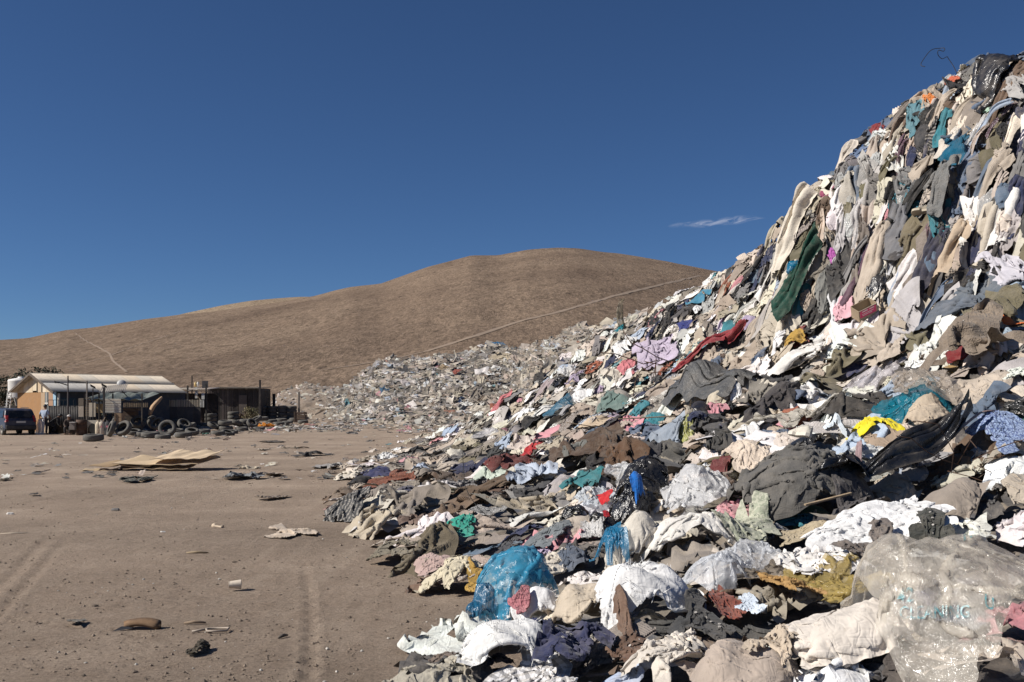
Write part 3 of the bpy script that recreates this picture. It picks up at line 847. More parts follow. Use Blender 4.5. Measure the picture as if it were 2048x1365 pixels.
PLACED = []            # everything laid on the heap: dict(obj, name, px, py, hero, ...)
def lay(name, T, W, mk, mat, color, label=None, cat=None, group=None, parts=False, hero=None, alt=None):
    o3 = np.array(W[mk].mean(0)); o3[2] = W[mk][:, 2].min()
    objs = []
    if parts:
        root = empty(name, tuple(o3)); sel, names = panels(T['kind'], NG)
        k = (mk.shape[0] - 1) // (NG - 1)
        sel = np.kron(sel, np.ones((k, k), int))
        for i, nm in enumerate(names):
            s = sel == i
            if not (s & mk[:-1, :-1] & mk[1:, 1:] & mk[1:, :-1] & mk[:-1, 1:]).any(): continue
            c = color if nm not in ('cuff', 'hem', 'waistband') else tuple(v * .86 for v in color)
            objs.append(link(nm, cloth_mesh(nm, W, mk, s, o3), mat, root, c))
        nr = grid_normals(W); nr = nr * np.sign(nr[..., 2].mean() + 1e-9); n_ = mk.shape[0]; cell = mk[:-1, :-1] & mk[1:, 1:] & mk[1:, :-1] & mk[:-1, 1:]
        def patch(nm, u0, u1, v0, v1, off, c):
            s = np.zeros((n_ - 1, n_ - 1), bool); s[int(u0 * n_):int(u1 * n_), int(v0 * n_):int(v1 * n_)] = True
            if (s & cell).any(): objs.append(link(nm, cloth_mesh(nm, W + nr * off, mk, s, o3), mat, root, c))
        dk = tuple(v * .78 for v in color)
        if T['kind'] in ('shirt', 'jacket'):
            patch('collar', .36, .64, .88, .97, .014, tuple(v * .9 for v in color)); patch('placket', .475, .525, .06, .90, .007, tuple(v * .93 for v in color)); patch('pocket', .32, .44, .52, .68, .008, dk)
            for j in range(6):
                i_, j_ = n_ // 2, int((.14 + .135 * j) * n_); p = W[i_, j_] - o3 + nr[i_, j_] * .013; q = Vector(nr[i_, j_]).to_track_quat('Z', 'Y')
                ring = [p + np.array(q @ Vector((.009 * math.cos(a), .009 * math.sin(a), 0))) for a in np.linspace(0, 6.283, 9)[:-1]]
                b_ = bpy.data.meshes.new('button'); b_.from_pydata([tuple(v) for v in ring] + [tuple(v + nr[i_, j_] * .004) for v in ring], [], [tuple(range(8, 16))] + [(a, (a + 1) % 8, (a + 1) % 8 + 8, a + 8) for a in range(8)]); objs.append(link('button', b_, M['plain'], root, (.06, .05, .045) if sum(color) > .5 else (.45, .42, .38)))
        elif T['kind'] == 'trousers':
            patch('pocket', .60, .80, .72, .86, .009, tuple(v * .85 for v in color)); patch('pocket', .20, .40, .72, .86, .009, tuple(v * .85 for v in color)); patch('fly', .48, .52, .70, .93, .007, dk)
    else:
        root = link(name, cloth_mesh(name, W, mk, None, o3), mat, None, color); root.location = tuple(o3)
        objs = [root]
    tag(root, label, cat, group)
    rec = dict(root=root, objs=objs, pts=W[mk], name=name, hero=hero, color=color, label=label)
    PLACED.append(rec)
    return rec

# palette of dusty, sun-bleached cloth
PAL = {'cream': (.62, .56, .47), 'off-white': (.70, .675, .635), 'beige': (.46, .39, .315), 'sand': (.38, .32, .255), 'taupe': (.23, .195, .165), 'brown': (.13, .085, .058), 'grey': (.2, .19, .185), 'pale grey': (.40, .385, .37),
       'charcoal': (.058, .056, .057), 'black': (.02, .02, .022), 'navy': (.028, .034, .075), 'denim blue': (.10, .135, .19), 'pale blue': (.36, .43, .52), 'olive': (.15, .13, .08), 'dark red': (.2, .025, .028), 'pink': (.52, .24, .27),
       'teal': (.04, .19, .23), 'green': (.05, .17, .10), 'lilac': (.40, .33, .45), 'mustard': (.42, .26, .06), 'plum': (.11, .06, .085), 'white': (.80, .79, .77), 'rust': (.28, .09, .05), 'mint': (.42, .58, .46), 'blue': (.02, .12, .33), 'orange': (.6, .2, .05)}
def shade(c, k=.12):
    s = 1 + random.uniform(-k, k); return tuple(min(.85, max(.01, v * s * (1 + random.uniform(-.04, .04)))) for v in c)
# ------------------------------------------------------------------ buried clothes: one low-detail mass under the ones you can pick apart
def zone_color(px, py, d):
    if py < 610 and px > 1480: names, w = ['taupe', 'grey', 'charcoal', 'cream', 'beige', 'black', 'brown', 'pale grey', 'navy', 'olive', 'denim blue', 'sand', 'off-white', 'plum', 'pale blue', 'teal'], [14, 12, 10, 13, 11, 6, 7, 7, 5, 4, 4, 8, 9, 2, 3, 1]
    elif px < 1050 and d < 30: names, w = ['taupe', 'sand', 'brown', 'beige', 'cream', 'charcoal', 'grey', 'black', 'off-white', 'denim blue', 'navy', 'olive', 'pink', 'pale blue', 'rust'], [12, 14, 10, 16, 17, 7, 7, 4, 9, 3, 3, 4, 2, 2, 2]
    elif d < 8: names, w = ['cream', 'off-white', 'white', 'beige', 'sand', 'taupe', 'pale grey', 'charcoal', 'brown', 'denim blue', 'navy', 'olive', 'pale blue', 'rust', 'pink'], [22, 20, 13, 15, 10, 7, 8, 4, 4, 3, 2, 2, 3, 1, 1]
    elif d > 22: names, w = ['cream', 'off-white', 'beige', 'sand', 'taupe', 'grey', 'pale grey', 'charcoal', 'brown', 'black', 'pale blue', 'navy', 'pink', 'teal', 'white', 'rust', 'lilac'], [19, 17, 13, 11, 8, 6, 9, 5, 3, 3, 4, 2.5, 2.5, 2, 8, 1.5, 2]
    else: names, w = ['cream', 'off-white', 'beige', 'sand', 'taupe', 'grey', 'pale grey', 'charcoal', 'brown', 'black', 'denim blue', 'navy', 'olive', 'pale blue', 'pink', 'dark red', 'teal', 'white', 'mustard', 'green', 'lilac', 'rust'], [18, 15, 13, 11, 7, 5, 8, 6, 4, 4, 5, 2.5, 2.5, 4, 2, 1, 1.5, 8, 1, 1, 1, 1.2]
    n = random.choices(names, w)[0]
    return n, PAL[n]
def heap_points(n, sx, seed, pad=0):
    rr = random.Random(seed); out = []; cell = {}
    tries = 0
    while len(out) < n and tries < 60000:
        tries += 1
        px, py = rr.uniform(630, 2080), rr.uniform(95, 1400)
        lo = max(0, (930 - px) * 2.2) if px < 930 else 0
        h = None
        s0 = 26
        key = (int(px // 60), int(py // 40))
        bad = False
        for a in (-1, 0, 1):
            for b in (-1, 0, 1):
                for q in cell.get((key[0] + a, key[1] + b), ()):
                    if abs(q[0] - px) < q[2] * .55 and abs(q[1] - py) < q[2] * .3: bad = True
        if bad: continue
        h = ray_heap(px, py)
        if h is None or not h[2] or h[1] > 50: continue
        d = h[1]; s = sx * F / d * (1.3 if d < 9 else 1.0)
        for a in range(-3, 4):
            for b in range(-3, 4):
                for q in cell.get((key[0] + a, key[1] + b), ()):
                    if ((q[0] - px) / s) ** 2 + ((q[1] - py) / (s * .6)) ** 2 < 1: bad = True
        if bad: continue
        cell.setdefault(key, []).append((px, py, min(s, 110))); out.append((px, py, h[0], d))
    return out
FLAT = ['shirt', 'jacket', 'tee', 'trousers', 'sheet', 'skirt', 'scarf', 'rag']
def pick(kind, hang=False, fine=False):
    return random.choice((FINE if fine else LIB)[('hang_' if hang else '') + kind])
def build_buried():
    Vs, Fs, Cs, k = [], [], [], 0
    for px, py, x, d in heap_points(900, .29, 21):
        kind = random.choice(FLAT); gx, gy = frame_at(x, d); hang = math.hypot(gx, gy) > 1.0 and random.random() < .6
        T = pick(kind, hang)
        W, mk = drape(T, x, d, 0 if hang else random.uniform(0, 6.28), scale=random.uniform(.8, 1.15), hang=hang, detail=.5, lift=-.02, height=1.5, dome=random.uniform(0, .12))
        settle_in(W, mk, .5)
        n, m = mk.shape; q = mk[:-1, :-1] & mk[1:, :-1] & mk[1:, 1:] & mk[:-1, 1:]
        ii, jj = np.nonzero(q); a = ii * m + jj
        Fs.append(np.stack([a, a + m, a + m + 1, a + 1], 1) + k); Vs.append(W.reshape(-1, 3)); k += n * m
        Cs.append(np.tile(shade(zone_color(px, py, d)[1], .2), (n * m, 1)))
    me = np_mesh('buried_clothes', np.concatenate(Vs), np.concatenate(Fs), None, np.concatenate(Cs))
    tag(link('buried_clothes', me, M['heapcloth']), 'half-buried old clothes packed between the loose garments of the big heap', None, None, 'stuff')
    return np.concatenate(Vs)
BURIED = build_buried()

def geom(px, py):
    h = ray_heap(px, py, HC)
    if h is None: return None
    x, d = h[0], h[1]; gx, gy = frame_at(x, d); z = hs1(x, d)
    v = (gy - (z - CAMZ) / d) / math.sqrt(1 + gy * gy); g = math.hypot(gx, gy)
    vh = (g - (z - CAMZ) / d * (gy / max(g, .01))) / math.sqrt(1 + g * g)
    return x, d, d / F, max(.28, v), max(.3, vh), g
HEROES = []
def hero(px, py, w, h, kind, color, name, label, cat, lm=None, mat='cloth', rot=None, hang=False, idx=None, height=1.0, crinkle=0.0, flip=False, lift=.02, parts=None, group=None, on_ground=False, fold=False, keep=.8, dome=None, folds=None):
    c = PAL[color] if isinstance(color, str) else color
    if on_ground:
        p = spot(px, py); x, d, s, v, vh, g = p.x, p.y, p.y / F, CAMZ / p.y, .3, 0
        v = max(.12, v)
    else:
        r = geom(px, py)
        if r is None: print('MISS', label); return None
        x, d, s, v, vh, g = r
    rr = random.Random(px * 7 + py)
    lib = (FINE if d < 12 else LIB)[('hang_' if hang else '') + kind]
    T = lib[(idx if idx is not None else rr.randrange(100)) % len(lib)]
    if rot is None: rot = 0 if hang else rr.uniform(0, 6.28)
    ex, ey = w * s, h * s / (vh if hang else v)
    W, mk = drape(T, x, d, rot, ex, ey, hang=hang, height=height * .9, dome=dome if dome is not None else (.03 if hang else min(.035, .06 * ex)) * (0 if on_ground else 1), crinkle=crinkle, flip=flip, lift=lift, detail=2 if d < 11 else 1, seed=rr.random() * 9, on_ground=on_ground, folds=folds if folds is not None else (.024 if hang and d > 12 else .010 if ex > .5 else .006) * (.3 if mat == 'card' else 1))
    if not on_ground: settle_in(W, mk, keep)
    if parts is None: parts = d < 13 and M[mat].name.startswith(('cloth', 'quilted')) and kind != 'rag'
    rec = lay(name, T, W, mk, M[mat], c, label, cat, group, parts, hero=lm or True)
    rec['lm'] = lm; HEROES.append(rec)
    return rec
def sack(px, py, w, h, color, name, label, cat, lm=None, mat='woven', ez=None, rot=None, crease=.02, idx=None, fringe=0, group=None, lift=.03, fold=None, height=.9, under=.45, grow=1.12, folds=.010):
    """a stuffed sack, bag or bundle: its skin sags over the bulk inside and tucks under all round"""
    c = PAL[color] if isinstance(color, str) else color
    r = geom(px, py + h * .2)
    if r is None: print('MISS', label); return None
    x, d, s, v, vh, g = r
    rr = random.Random(px * 3 + py)
    ex = w * s * grow; ezz = (ez * s * 1.05 if ez else .34 * min(ex, h * s))
    ey = min(1.4 * ex, max(.55 * ex, (h * s - ezz * .5) / v))
    lib = (FINE if d < 12 else LIB)['mound']; T = lib[(idx if idx is not None else rr.randrange(40)) % len(lib)]
    T = dict(T, P=T['P'] * np.array([ex / T['ext'][0], ex / T['ext'][0], ezz / T['P'][..., 2].max()])); sz = math.sqrt(max(.35, min(2.2, ey / ex)))
    W, mk = drape(T, x, d, rr.uniform(0, 6.28) if rot is None else rot, scale=1.0, height=height, dome=0, under=under, folds=folds, crinkle=crease, lift=lift, detail=2 if d < 12 else 1, seed=rr.random() * 9)
    settle_in(W, mk, .9)
    q = W[mk]; o3 = np.array(q.mean(0)); o3[2] = q[:, 2].min()
    me = cloth_mesh(name, W, mk, None, o3)
    if fringe:
        root = empty(name, tuple(o3)); objs = [link('sack_body', me, M[mat], root, c)]
        V, Fc = [], []; nr = grid_normals(W); n_ = W.shape[0]
        if nr[..., 2].mean() < 0: nr = -nr
        edge = rr.randrange(n_ // 4, n_ // 2)
        for k in range(fringe):
            j = min(n_ - 1, max(0, (edge + rr.choice((-2, -1, 0, 0, 1, 2))) if rr.random() < .6 else rr.choice((0, 1, n_ - 2, n_ - 1)))); i = rr.randrange(n_)
            if rr.random() < .5: i, j = j, i
            p = W[i, j] - o3; nn = nr[i, j]
            t = nn * rr.uniform(.01, .05) + np.array([rr.uniform(-.03, .03), rr.uniform(-.035, .02), rr.uniform(-.03, .015)]); e_ = np.array([rr.uniform(-1, 1), rr.uniform(-1, 1), rr.uniform(-1, 1)]) * .0026
            b = len(V); V += [p + nn * .002 - e_, p + nn * .002 + e_, p + t * .6 + nn * .006 + e_ * .6, p + t + nn * .004]; Fc.append((b, b + 1, b + 2, b + 3))
        objs.append(tag(link('fringe', np_mesh('fringe', V, Fc), M[mat], root, c), None, None, None, 'stuff'))
    else:
        root = link(name, me, M[mat], None, c); root.location = tuple(o3); objs = [root]
    tag(root, label, cat, group)
    rec = dict(root=root, objs=objs, pts=q, name=name, hero=lm or True, color=c, label=label, lm=lm, W=W, mk=mk); PLACED.append(rec); HEROES.append(rec)
    return rec

# ------------------------------------------------------------------ the loose garments that fill the heap
NOUN = {'shirt': 'shirt', 'jacket': 'jacket', 'tee': 'tee_shirt', 'trousers': 'trousers', 'skirt': 'skirt', 'sheet': 'cloth', 'scarf': 'scarf', 'rag': 'rag'}
CLEAR = ((1775, 1130, 2090, 1420), (1570, 1210, 1800, 1340), (1215, 1120, 1400, 1270), (950, 1120, 1110, 1250), (930, 1240, 1110, 1350), (1460, 920, 1740, 1060), (1050, 1270, 1220, 1350), (1300, 1290, 1420, 1350))   # room for the largest pieces
def fill_heap():
    pts = heap_points(600, .36, 4)
    random.shuffle(pts)
    pts.sort(key=lambda p: p[3] + random.uniform(-1.2, 1.2), reverse=True)
    counts = {}
    for px, py, x, d in pts:
        kind = random.choices(FLAT, [16, 13, 12, 17, 15, 7, 6, 10])[0]
        gx, gy = frame_at(x, d); steep = math.hypot(gx, gy)
        hang = kind != 'rag' and steep > .95 and random.random() < .24
        if any(a < px < b and e < py < f for a, e, b, f in CLEAR): continue
        bundle = not hang and random.random() < (.2 if steep > .95 else .12)
        T = random.choice((FINE if d < 8.5 else LIB)['mound']) if bundle else pick(kind, hang, d < 8.5)
        cn, c = zone_color(px, py, d); noun = NOUN[kind]; mat = 'cloth'
        r = random.random()
        if bundle: noun, mat = ('bundle', 'cloth') if r < .72 else (('plastic_bag', random.choice(['film_milky', 'film_black', 'film_clear'])) if r < .86 else ('sack', 'woven'))
        elif kind == 'trousers' and cn in ('denim blue', 'navy', 'pale blue', 'grey', 'charcoal') and r < .7: noun = 'jeans'
        elif kind == 'shirt' and r < .35: noun, mat = 'sweater', 'knit'
        elif kind == 'jacket' and r < .5: mat = 'shell'
        elif kind in ('shirt', 'sheet', 'tee', 'skirt', 'scarf') and r < .2: mat = random.choice(['stripe', 'check', 'print'])
        elif kind == 'sheet' and r > .86: noun, mat = 'plastic_sheet', random.choice(['film_milky', 'film_clear', 'film_sheet'])
        if mat == 'film_black': cn, c = 'black', PAL['black']
        elif mat in ('film_milky', 'film_clear'): cn, c = 'whitish', PAL['white']
        counts[noun] = counts.get(noun, 0) + 1
        W, mk = drape(T, x, d, random.uniform(-.7, .7) if hang else random.uniform(0, 6.28), scale=random.uniform(.95, 1.3) * (.62 if hang else .62 if bundle else 1), folds=random.uniform(.002, .006), hang=hang, height=1.0 if hang else (random.uniform(.6, 1.0) if bundle else random.uniform(.85, 1.45)), dome=random.uniform(.02, .07) if hang else (0 if bundle else random.uniform(.0, .055)), tilt=(0, 0) if hang else (random.uniform(-.35, .35), random.uniform(-.2, .35)), flip=random.random() < .5,
                      detail=1 if d < 21 else .5, crinkle=.012 if mat.startswith('film') else 0, seed=random.random() * 9, lift=random.uniform(.01, .14) if hang else random.uniform(.01, .05))
        settle_in(W, mk, .62)
        rec = lay(noun, T, W, mk, M[mat], shade(c), None, noun.replace('_', ' '), 'loose ' + {'trousers': 'trousers', 'jeans': 'jeans', 'cloth': 'cloths', 'scarf': 'scarves'}.get(noun, noun.replace('_', ' ') + 's') + ' lying on the heap', parts=d < 9.5 and not bundle and kind != 'rag' and not mat.startswith('film'))
        rec.update(cname=cn, kind=kind, hang=hang, mat=mat, bundle=bundle)
    print('FILL', counts)
fill_heap()
# ------------------------------------------------------------------ the garments, bags and sacks one can name in the photograph
H = hero; K = sack
def crest_and_cliff():
    K(1992,150,140,66,'black','plastic_sheet','black plastic sheet draped over the very top of the heap','plastic sheet','black plastic sheet on the summit','film_black',ez=48)
    H(1960,205,75,130,'jacket','taupe','coat','long grey-brown coat hanging just under the black plastic sheet on the summit','coat','grey-brown coat under the summit',hang=True,rot=-.35)
    H(2010,190,60,150,'trousers','brown','trousers','dark brown trousers hanging down at the upper right edge of the heap','trousers',None,hang=True,rot=-.2)
    H(2030,165,60,70,'tee','pale grey','tee_shirt','pale grey T-shirt lying near the summit at the right edge','T-shirt',None)
    H(1985,200,38,62,'rag','mint','rag','pale mint green rag hanging between grey-brown coats near the summit','rag','mint rag',hang=True,idx=1)
    H(1880,235,48,140,'trousers','beige','trousers','beige trouser legs rolled lengthwise slanting down from the summit','trousers','rolled beige trousers',hang=True,rot=-.45,height=1.5)
    H(1888,262,40,66,'tee','teal','tee_shirt','faded teal T-shirt hanging right beside the rolled beige trousers','T-shirt','faded teal T-shirt',hang=True)
    H(1832,232,70,45,'shirt',(.10,.22,.26),'shirt','blue-green shirt on the skyline left of the rolled beige trousers','shirt','blue-green skyline shirt')
    H(1858,193,28,30,'rag','orange','rag','small orange rag on the skyline below the summit','rag',None)
    H(1905,165,30,16,'rag',(.5,.12,.06),'rag','small red-orange rag at the foot of the thin black wire','rag',None)
    H(1755,262,36,30,'rag','dark red','rag','red rag on the skyline of the cliff of clothes','rag','red skyline rag')
    H(1722,305,50,60,'jacket',(.12,.17,.27),'jacket','blue denim jacket bunched below the red skyline rag','jacket',None)
    H(1958,275,66,70,'sheet','white','plastic_bag','clear crumpled plastic bag hanging high on the cliff of clothes','plastic bag','clear bag high on the cliff','film_clear',hang=True,crinkle=.02)
    K(1915,272,44,38,'cream','cushion','cream ribbed cushion beside the clear bag high on the cliff','cushion',None,'stripe')
    H(1925,322,68,56,'shirt',(.0,.105,.19),'sweater','deep teal blue sweater draped high on the right of the cliff','sweater','deep teal blue sweater','knit',hang=True,idx=2,lift=.16)
    H(1988,355,66,215,'shirt','beige','sweater','long beige sweater sleeve hanging down the right of the cliff','sweater','long beige sleeve','knit',hang=True,rot=-.35,idx=0)
    H(1905,398,80,104,'jacket',(.17,.17,.165),'jacket','grey jacket hanging open from the upper right of the cliff','jacket','grey jacket hanging on the cliff','shell',hang=True,idx=0,lift=.26)
    H(2025,420,60,120,'trousers','navy','trousers','dark navy trousers hanging at the right edge below the beige sleeve','trousers',None,hang=True)
    H(2005,450,70,100,'sheet','off-white','sheet','off-white sheet spread on the cliff at the right edge','sheet','off-white sheet at the edge',hang=True)
    H(1930,530,92,106,'jacket',(.46,.36,.26),'cardigan','tan cardigan hanging with arms spread at the foot of the cliff','cardigan','tan cardigan',hang=True,idx=1,lift=.24)
    H(1858,535,56,150,'trousers',(.035,.035,.055),'trousers','near-black navy trousers hanging straight down beside the tan cardigan','trousers','near-black navy trousers',hang=True,lift=.07)
    H(1800,475,72,116,'jacket',(.16,.16,.17),'jacket','slate grey jacket hanging above the cliff foot between brown trousers','jacket','slate grey jacket',hang=True,idx=2,lift=.08)
    H(1752,530,50,140,'trousers','beige','trousers','beige trousers hanging twisted at the middle of the cliff foot','trousers','twisted beige trousers',hang=True,lift=.06)
    H(1721,570,40,118,'trousers','plum','trousers','plum brown trousers hanging left of the twisted beige trousers','trousers',None,hang=True,rot=-.2,lift=.06)
    H(1716,455,40,92,'scarf',(.45,.43,.42),'scarf','lacy pale scarf with holes hanging in the middle of the cliff','scarf','lacy pale scarf','print',hang=True)
    H(1602,452,84,196,'sheet','cream','blanket','long cream blanket hanging in deep folds at the left end of the cliff','blanket','long cream blanket',hang=True,rot=-.32,idx=1,lift=.16,height=1.6)
    H(1628,395,42,40,'sheet','white','plastic_bag','clear plastic bag caught on top of the long cream blanket','plastic bag',None,'film_clear',crinkle=.02,lift=.1)
    H(1555,445,24,26,'rag','green','rag','bright green rag on the skyline left of the long cream blanket','rag',None)
    H(1500,555,38,130,'jacket','black','coat','black coat lying in a long strip down the ridge left of the cream blanket','coat','black coat on the ridge',hang=True,rot=-.55)
    H(1655,400,40,42,'tee',(.26,.05,.11),'tee_shirt','magenta T-shirt crumpled right of the long cream blanket','T-shirt','magenta T-shirt')
    H(1694,388,44,34,'rag','green','rag','emerald green rag right of the magenta T-shirt','rag','emerald rag')
    H(1676,447,42,20,'rag',(.55,.10,.20),'rag','hot pink rag below the magenta T-shirt','rag','hot pink rag')
    H(1778,430,36,30,'tee','pink','tee_shirt','rose pink T-shirt bunched left of the canvas shoe','T-shirt',None)
    H(1770,356,26,12,'rag',(.6,.42,.03),'rag','yellow rag high in the middle of the cliff','rag','yellow rag on the cliff')
    H(1815,362,32,46,'rag',(.0,.21,.36),'plastic_bag','bright blue plastic bag hanging in the middle of the cliff','plastic bag','bright blue bag on the cliff','film_colour',crinkle=.02)
    K(1835,378,40,42,(.09,.09,.09),'bundle','dark grey tied bundle beneath the bright blue bag on the cliff','bundle',None,'cloth')
    K(1805,395,44,34,'off-white','plastic_bag','milky stuffed plastic bag below the dark grey tied bundle','plastic bag',None,'film_clear')
    H(1610,585,92,190,'sheet',(.008,.050,.034),'cloth','large bottle-green cloth sliding diagonally down below the cream blanket','cloth','large bottle-green cloth',hang=True,rot=-.52,idx=4,lift=.2,height=1.3)
    K(1590,535,46,44,(.0,.19,.36),'plastic_bag','blue stuffed plastic bag beside the large bottle-green cloth','plastic bag','blue bag by the bottle-green cloth','film_colour')
    H(1560,600,50,130,'shirt','cream','sweater','cream sweater stretched downhill left of the large bottle-green cloth','sweater',None,'knit',hang=True,rot=-.4)
    H(1668,518,26,34,'rag',(.4,.1,.35),'rag','purple-pink rag at the top end of the large bottle-green cloth','rag',None)
def middle():
    K(1593,677,38,46,'mustard','cap','mustard yellow cap at the lower end of the large bottle-green cloth','cap','mustard cap','cloth',ez=16)
    H(1425,692,74,92,'jacket',(.24,.022,.03),'jacket','crimson red jacket draped down the middle of the slope','jacket','crimson jacket','shell',hang=True,rot=-.5,idx=3,lift=.08)
    H(1312,712,100,80,'sheet',(.47,.40,.50),'quilt','pale lilac quilt bunched up on the left ridge','quilt','lilac quilt','shell',idx=2,height=1.5,lift=.06)
    H(1250,694,76,74,'jacket','white','jacket','white jacket with raised hood rim on the left ridge','jacket','white jacket on the ridge','shell',idx=1,height=1.4,lift=.05)
    H(1255,742,44,26,'rag',(.6,.2,.22),'cap','coral pink cap between the white jacket and the lilac quilt','cap','coral pink cap')
    H(1165,790,48,54,'tee','white','tee_shirt','bright white T-shirt bundled on the left flank of the heap','T-shirt','bright white bundled T-shirt')
    K(1232,800,70,44,(.34,.31,.27),'cushion','grey-tan pillow lying on the left flank','pillow','grey-tan pillow','cloth',ez=26)
    K(1120,816,64,32,(.07,.2,.3),'plastic_bag','teal blue shiny plastic bag low on the left flank','plastic bag','teal blue bag on the left flank','film_colour',ez=16)
    H(1222,812,70,34,'shirt',(.13,.19,.17),'shirt','grey-green shirt in front of the grey-tan pillow','shirt',None)
    H(1310,812,70,70,'sheet',(.6,.56,.5),'plastic_bag','clear wrinkled plastic bag left of the charcoal tarpaulin','plastic bag','clear bag left of the tarpaulin','film_clear',crinkle=.02)
    H(1425,775,190,105,'sheet',(.085,.085,.083),'tarpaulin','big charcoal tarpaulin hump in the middle of the slope','tarpaulin','charcoal tarpaulin','film_sheet',idx=5,height=1.0,lift=.12,rot=.5,dome=.3)
    K(1432,786,52,48,(.5,.44,.34),'bundle','cream cloth bundle sitting on the front of the charcoal tarpaulin','bundle','cream bundle on the tarpaulin','cloth')
    H(1470,765,36,50,'tee','white','tee_shirt','white T-shirt peaked against the right end of the charcoal tarpaulin','T-shirt',None)
    H(1515,795,90,80,'shirt',(.22,.2,.17),'shirt','matted grey-brown shirt heaped right of the charcoal tarpaulin','shirt','matted grey-brown shirt',height=1.6)
    H(1575,785,80,90,'jacket',(.07,.062,.055),'jacket','torn blackish fluffy jacket heaped beside the matted grey-brown shirt','jacket',None,'shell',height=1.5)
    K(1397,830,60,58,'navy','bundle','navy padded bundle at the lower edge of the charcoal tarpaulin','bundle','navy bundle','shell')
    H(1432,822,46,34,'tee','pink','tee_shirt','rose pink T-shirt touching the navy padded bundle','T-shirt','pink T-shirt by the navy bundle')
    H(1375,838,34,30,'rag',(.3,.3,.1),'rag','green and yellow patterned rag left of the navy padded bundle','rag',None,'print')
    H(1290,866,84,86,'trousers',(.11,.145,.21),'jeans','blue denim jeans spread in the middle left of the heap','jeans','blue jeans in the middle',idx=2,lift=.05)
    H(1345,858,92,46,'jacket',(.27,.31,.36),'jacket','light grey-blue denim jacket right of the blue jeans','jacket','grey-blue denim jacket',lift=.05)
    H(1272,835,64,28,'rag','teal','rag','teal rag above the blue denim jeans','rag',None)
    H(1195,842,130,34,'sheet',(.47,.37,.26),'cardboard_sheet','tan flattened cardboard sheet lying on the left flank','cardboard','tan cardboard sheet on the flank','card',height=.4)
    H(1205,895,170,130,'jacket',(.075,.045,.028),'coat','large dark brown coat with folded skirt in the middle left','coat','large dark brown coat','shell',idx=5,height=1.5,lift=.08)
    H(1240,915,120,70,'shirt',(.12,.065,.035),'sweater','chocolate ribbed sweater on top of the large dark brown coat','sweater',None,'knit',lift=.10,height=1.2)
    H(1150,905,60,70,'skirt',(.15,.15,.135),'skirt','grey skirt hanging left of the large dark brown coat','skirt',None,lift=.06)
    H(1335,905,110,70,'jacket',(.10,.095,.085),'jacket','dark grey jacket below the grey-blue denim jacket','jacket',None)
    H(1030,932,110,56,'shirt',(.15,.035,.03),'sweater','dark red sweater with a bright fold at the left of the heap','sweater','dark red sweater','knit',lift=.05)
    H(1060,912,56,34,'tee',(.42,.03,.035),'tee_shirt','bright red T-shirt behind the dark red sweater','T-shirt','bright red T-shirt',lift=.05)
    H(985,945,90,36,'scarf',(.5,.56,.47),'towel','pale mint towel left of the dark red sweater','towel','pale mint towel')
    H(1072,968,112,84,'shirt',(.40,.45,.53),'shirt','pale blue shirt thrown open in front of the dark red sweater','shirt','pale blue open shirt',idx=1,lift=.06,height=1.3)
    H(1168,965,96,62,'tee',(.035,.165,.18),'tee_shirt','teal T-shirt between the pale blue shirt and the brown coat','T-shirt','teal T-shirt in the middle',lift=.06,height=1.4)
    H(1440,882,64,56,'rag',(.05,.048,.045),'rag','tattered black rag in front of the light grey-blue jacket','rag','tattered black rag',height=2)
    H(1545,835,150,44,'trousers',(.045,.04,.042),'trousers','black trousers lying flat behind the clear film roll','trousers',None,rot=1.5)
    H(1700,800,170,48,'trousers',(.045,.04,.036),'trousers','blackish trousers stretched out left of the teal plastic sack','trousers','blackish stretched trousers',rot=1.55,lift=.06)
    H(1600,862,200,54,'scarf',(.60,.56,.48),'plastic_film','long roll of clear plastic film across the middle of the heap','plastic film','long clear film roll','film_milky',rot=1.35,lift=.07,crinkle=.02,height=1.3)
    H(1668,862,46,90,'scarf',(.55,.60,.64),'packet','pale blue-white folded packet standing against the clear film roll','packet',None,'card',height=.5,lift=.08,rot=.3)
    H(1745,848,92,44,'tee',(.75,.62,.01),'tee_shirt','acid yellow T-shirt in front of the teal plastic sack','T-shirt','acid yellow T-shirt',lift=.07)
    K(1822,806,130,60,(.012,.20,.28),'plastic_sack','teal stuffed plastic sack on the right of the slope','plastic sack','teal plastic sack','film_colour',ez=34)
    K(1857,830,96,56,(.47,.385,.29),'bundle','rounded beige bundle in front of the teal plastic sack','bundle','rounded beige bundle','cloth',ez=38)
    H(2010,862,110,84,'sheet',(.26,.34,.50),'cloth','blue cloth with a dark lattice pattern at the right edge','cloth','blue lattice cloth','lattice',lift=.10,idx=3)
    H(1898,915,64,118,'scarf',(.50,.36,.32),'tie','pinkish printed cloth strip hanging to a point right of the black film','cloth strip','pinkish cloth strip','print',hang=True,rot=-.45,lift=.12,height=.6)
    H(1955,800,140,60,'sheet','beige','cloth','wide beige cloth spread behind the blue lattice cloth','cloth',None)
    H(1720,920,70,90,'scarf',(.34,.24,.24),'scarf','mauve frilled scarf right of the clear film roll','scarf','mauve frilled scarf',hang=True,rot=.6,lift=.08)
    H(1785,895,110,66,'sheet',(.33,.25,.18),'cardboard_sheet','folded brown cardboard sheet above the giant black film','cardboard','brown cardboard above the film','card',height=.5,rot=.4)
    H(1740,690,130,70,'shirt','sand','shirt','sand coloured shirt below the pink-labelled carton','shirt',None)
    H(1600,722,120,66,'shirt','off-white','shirt','off-white ribbed long shirt lying downhill of the mustard cap','shirt','off-white long shirt',hang=True,rot=-.9,lift=.06)
    H(1790,715,150,52,'trousers','beige','trousers','beige trousers with one long leg slanting down in mid slope','trousers','slanting beige trousers',hang=True,rot=-1.15,lift=.08)
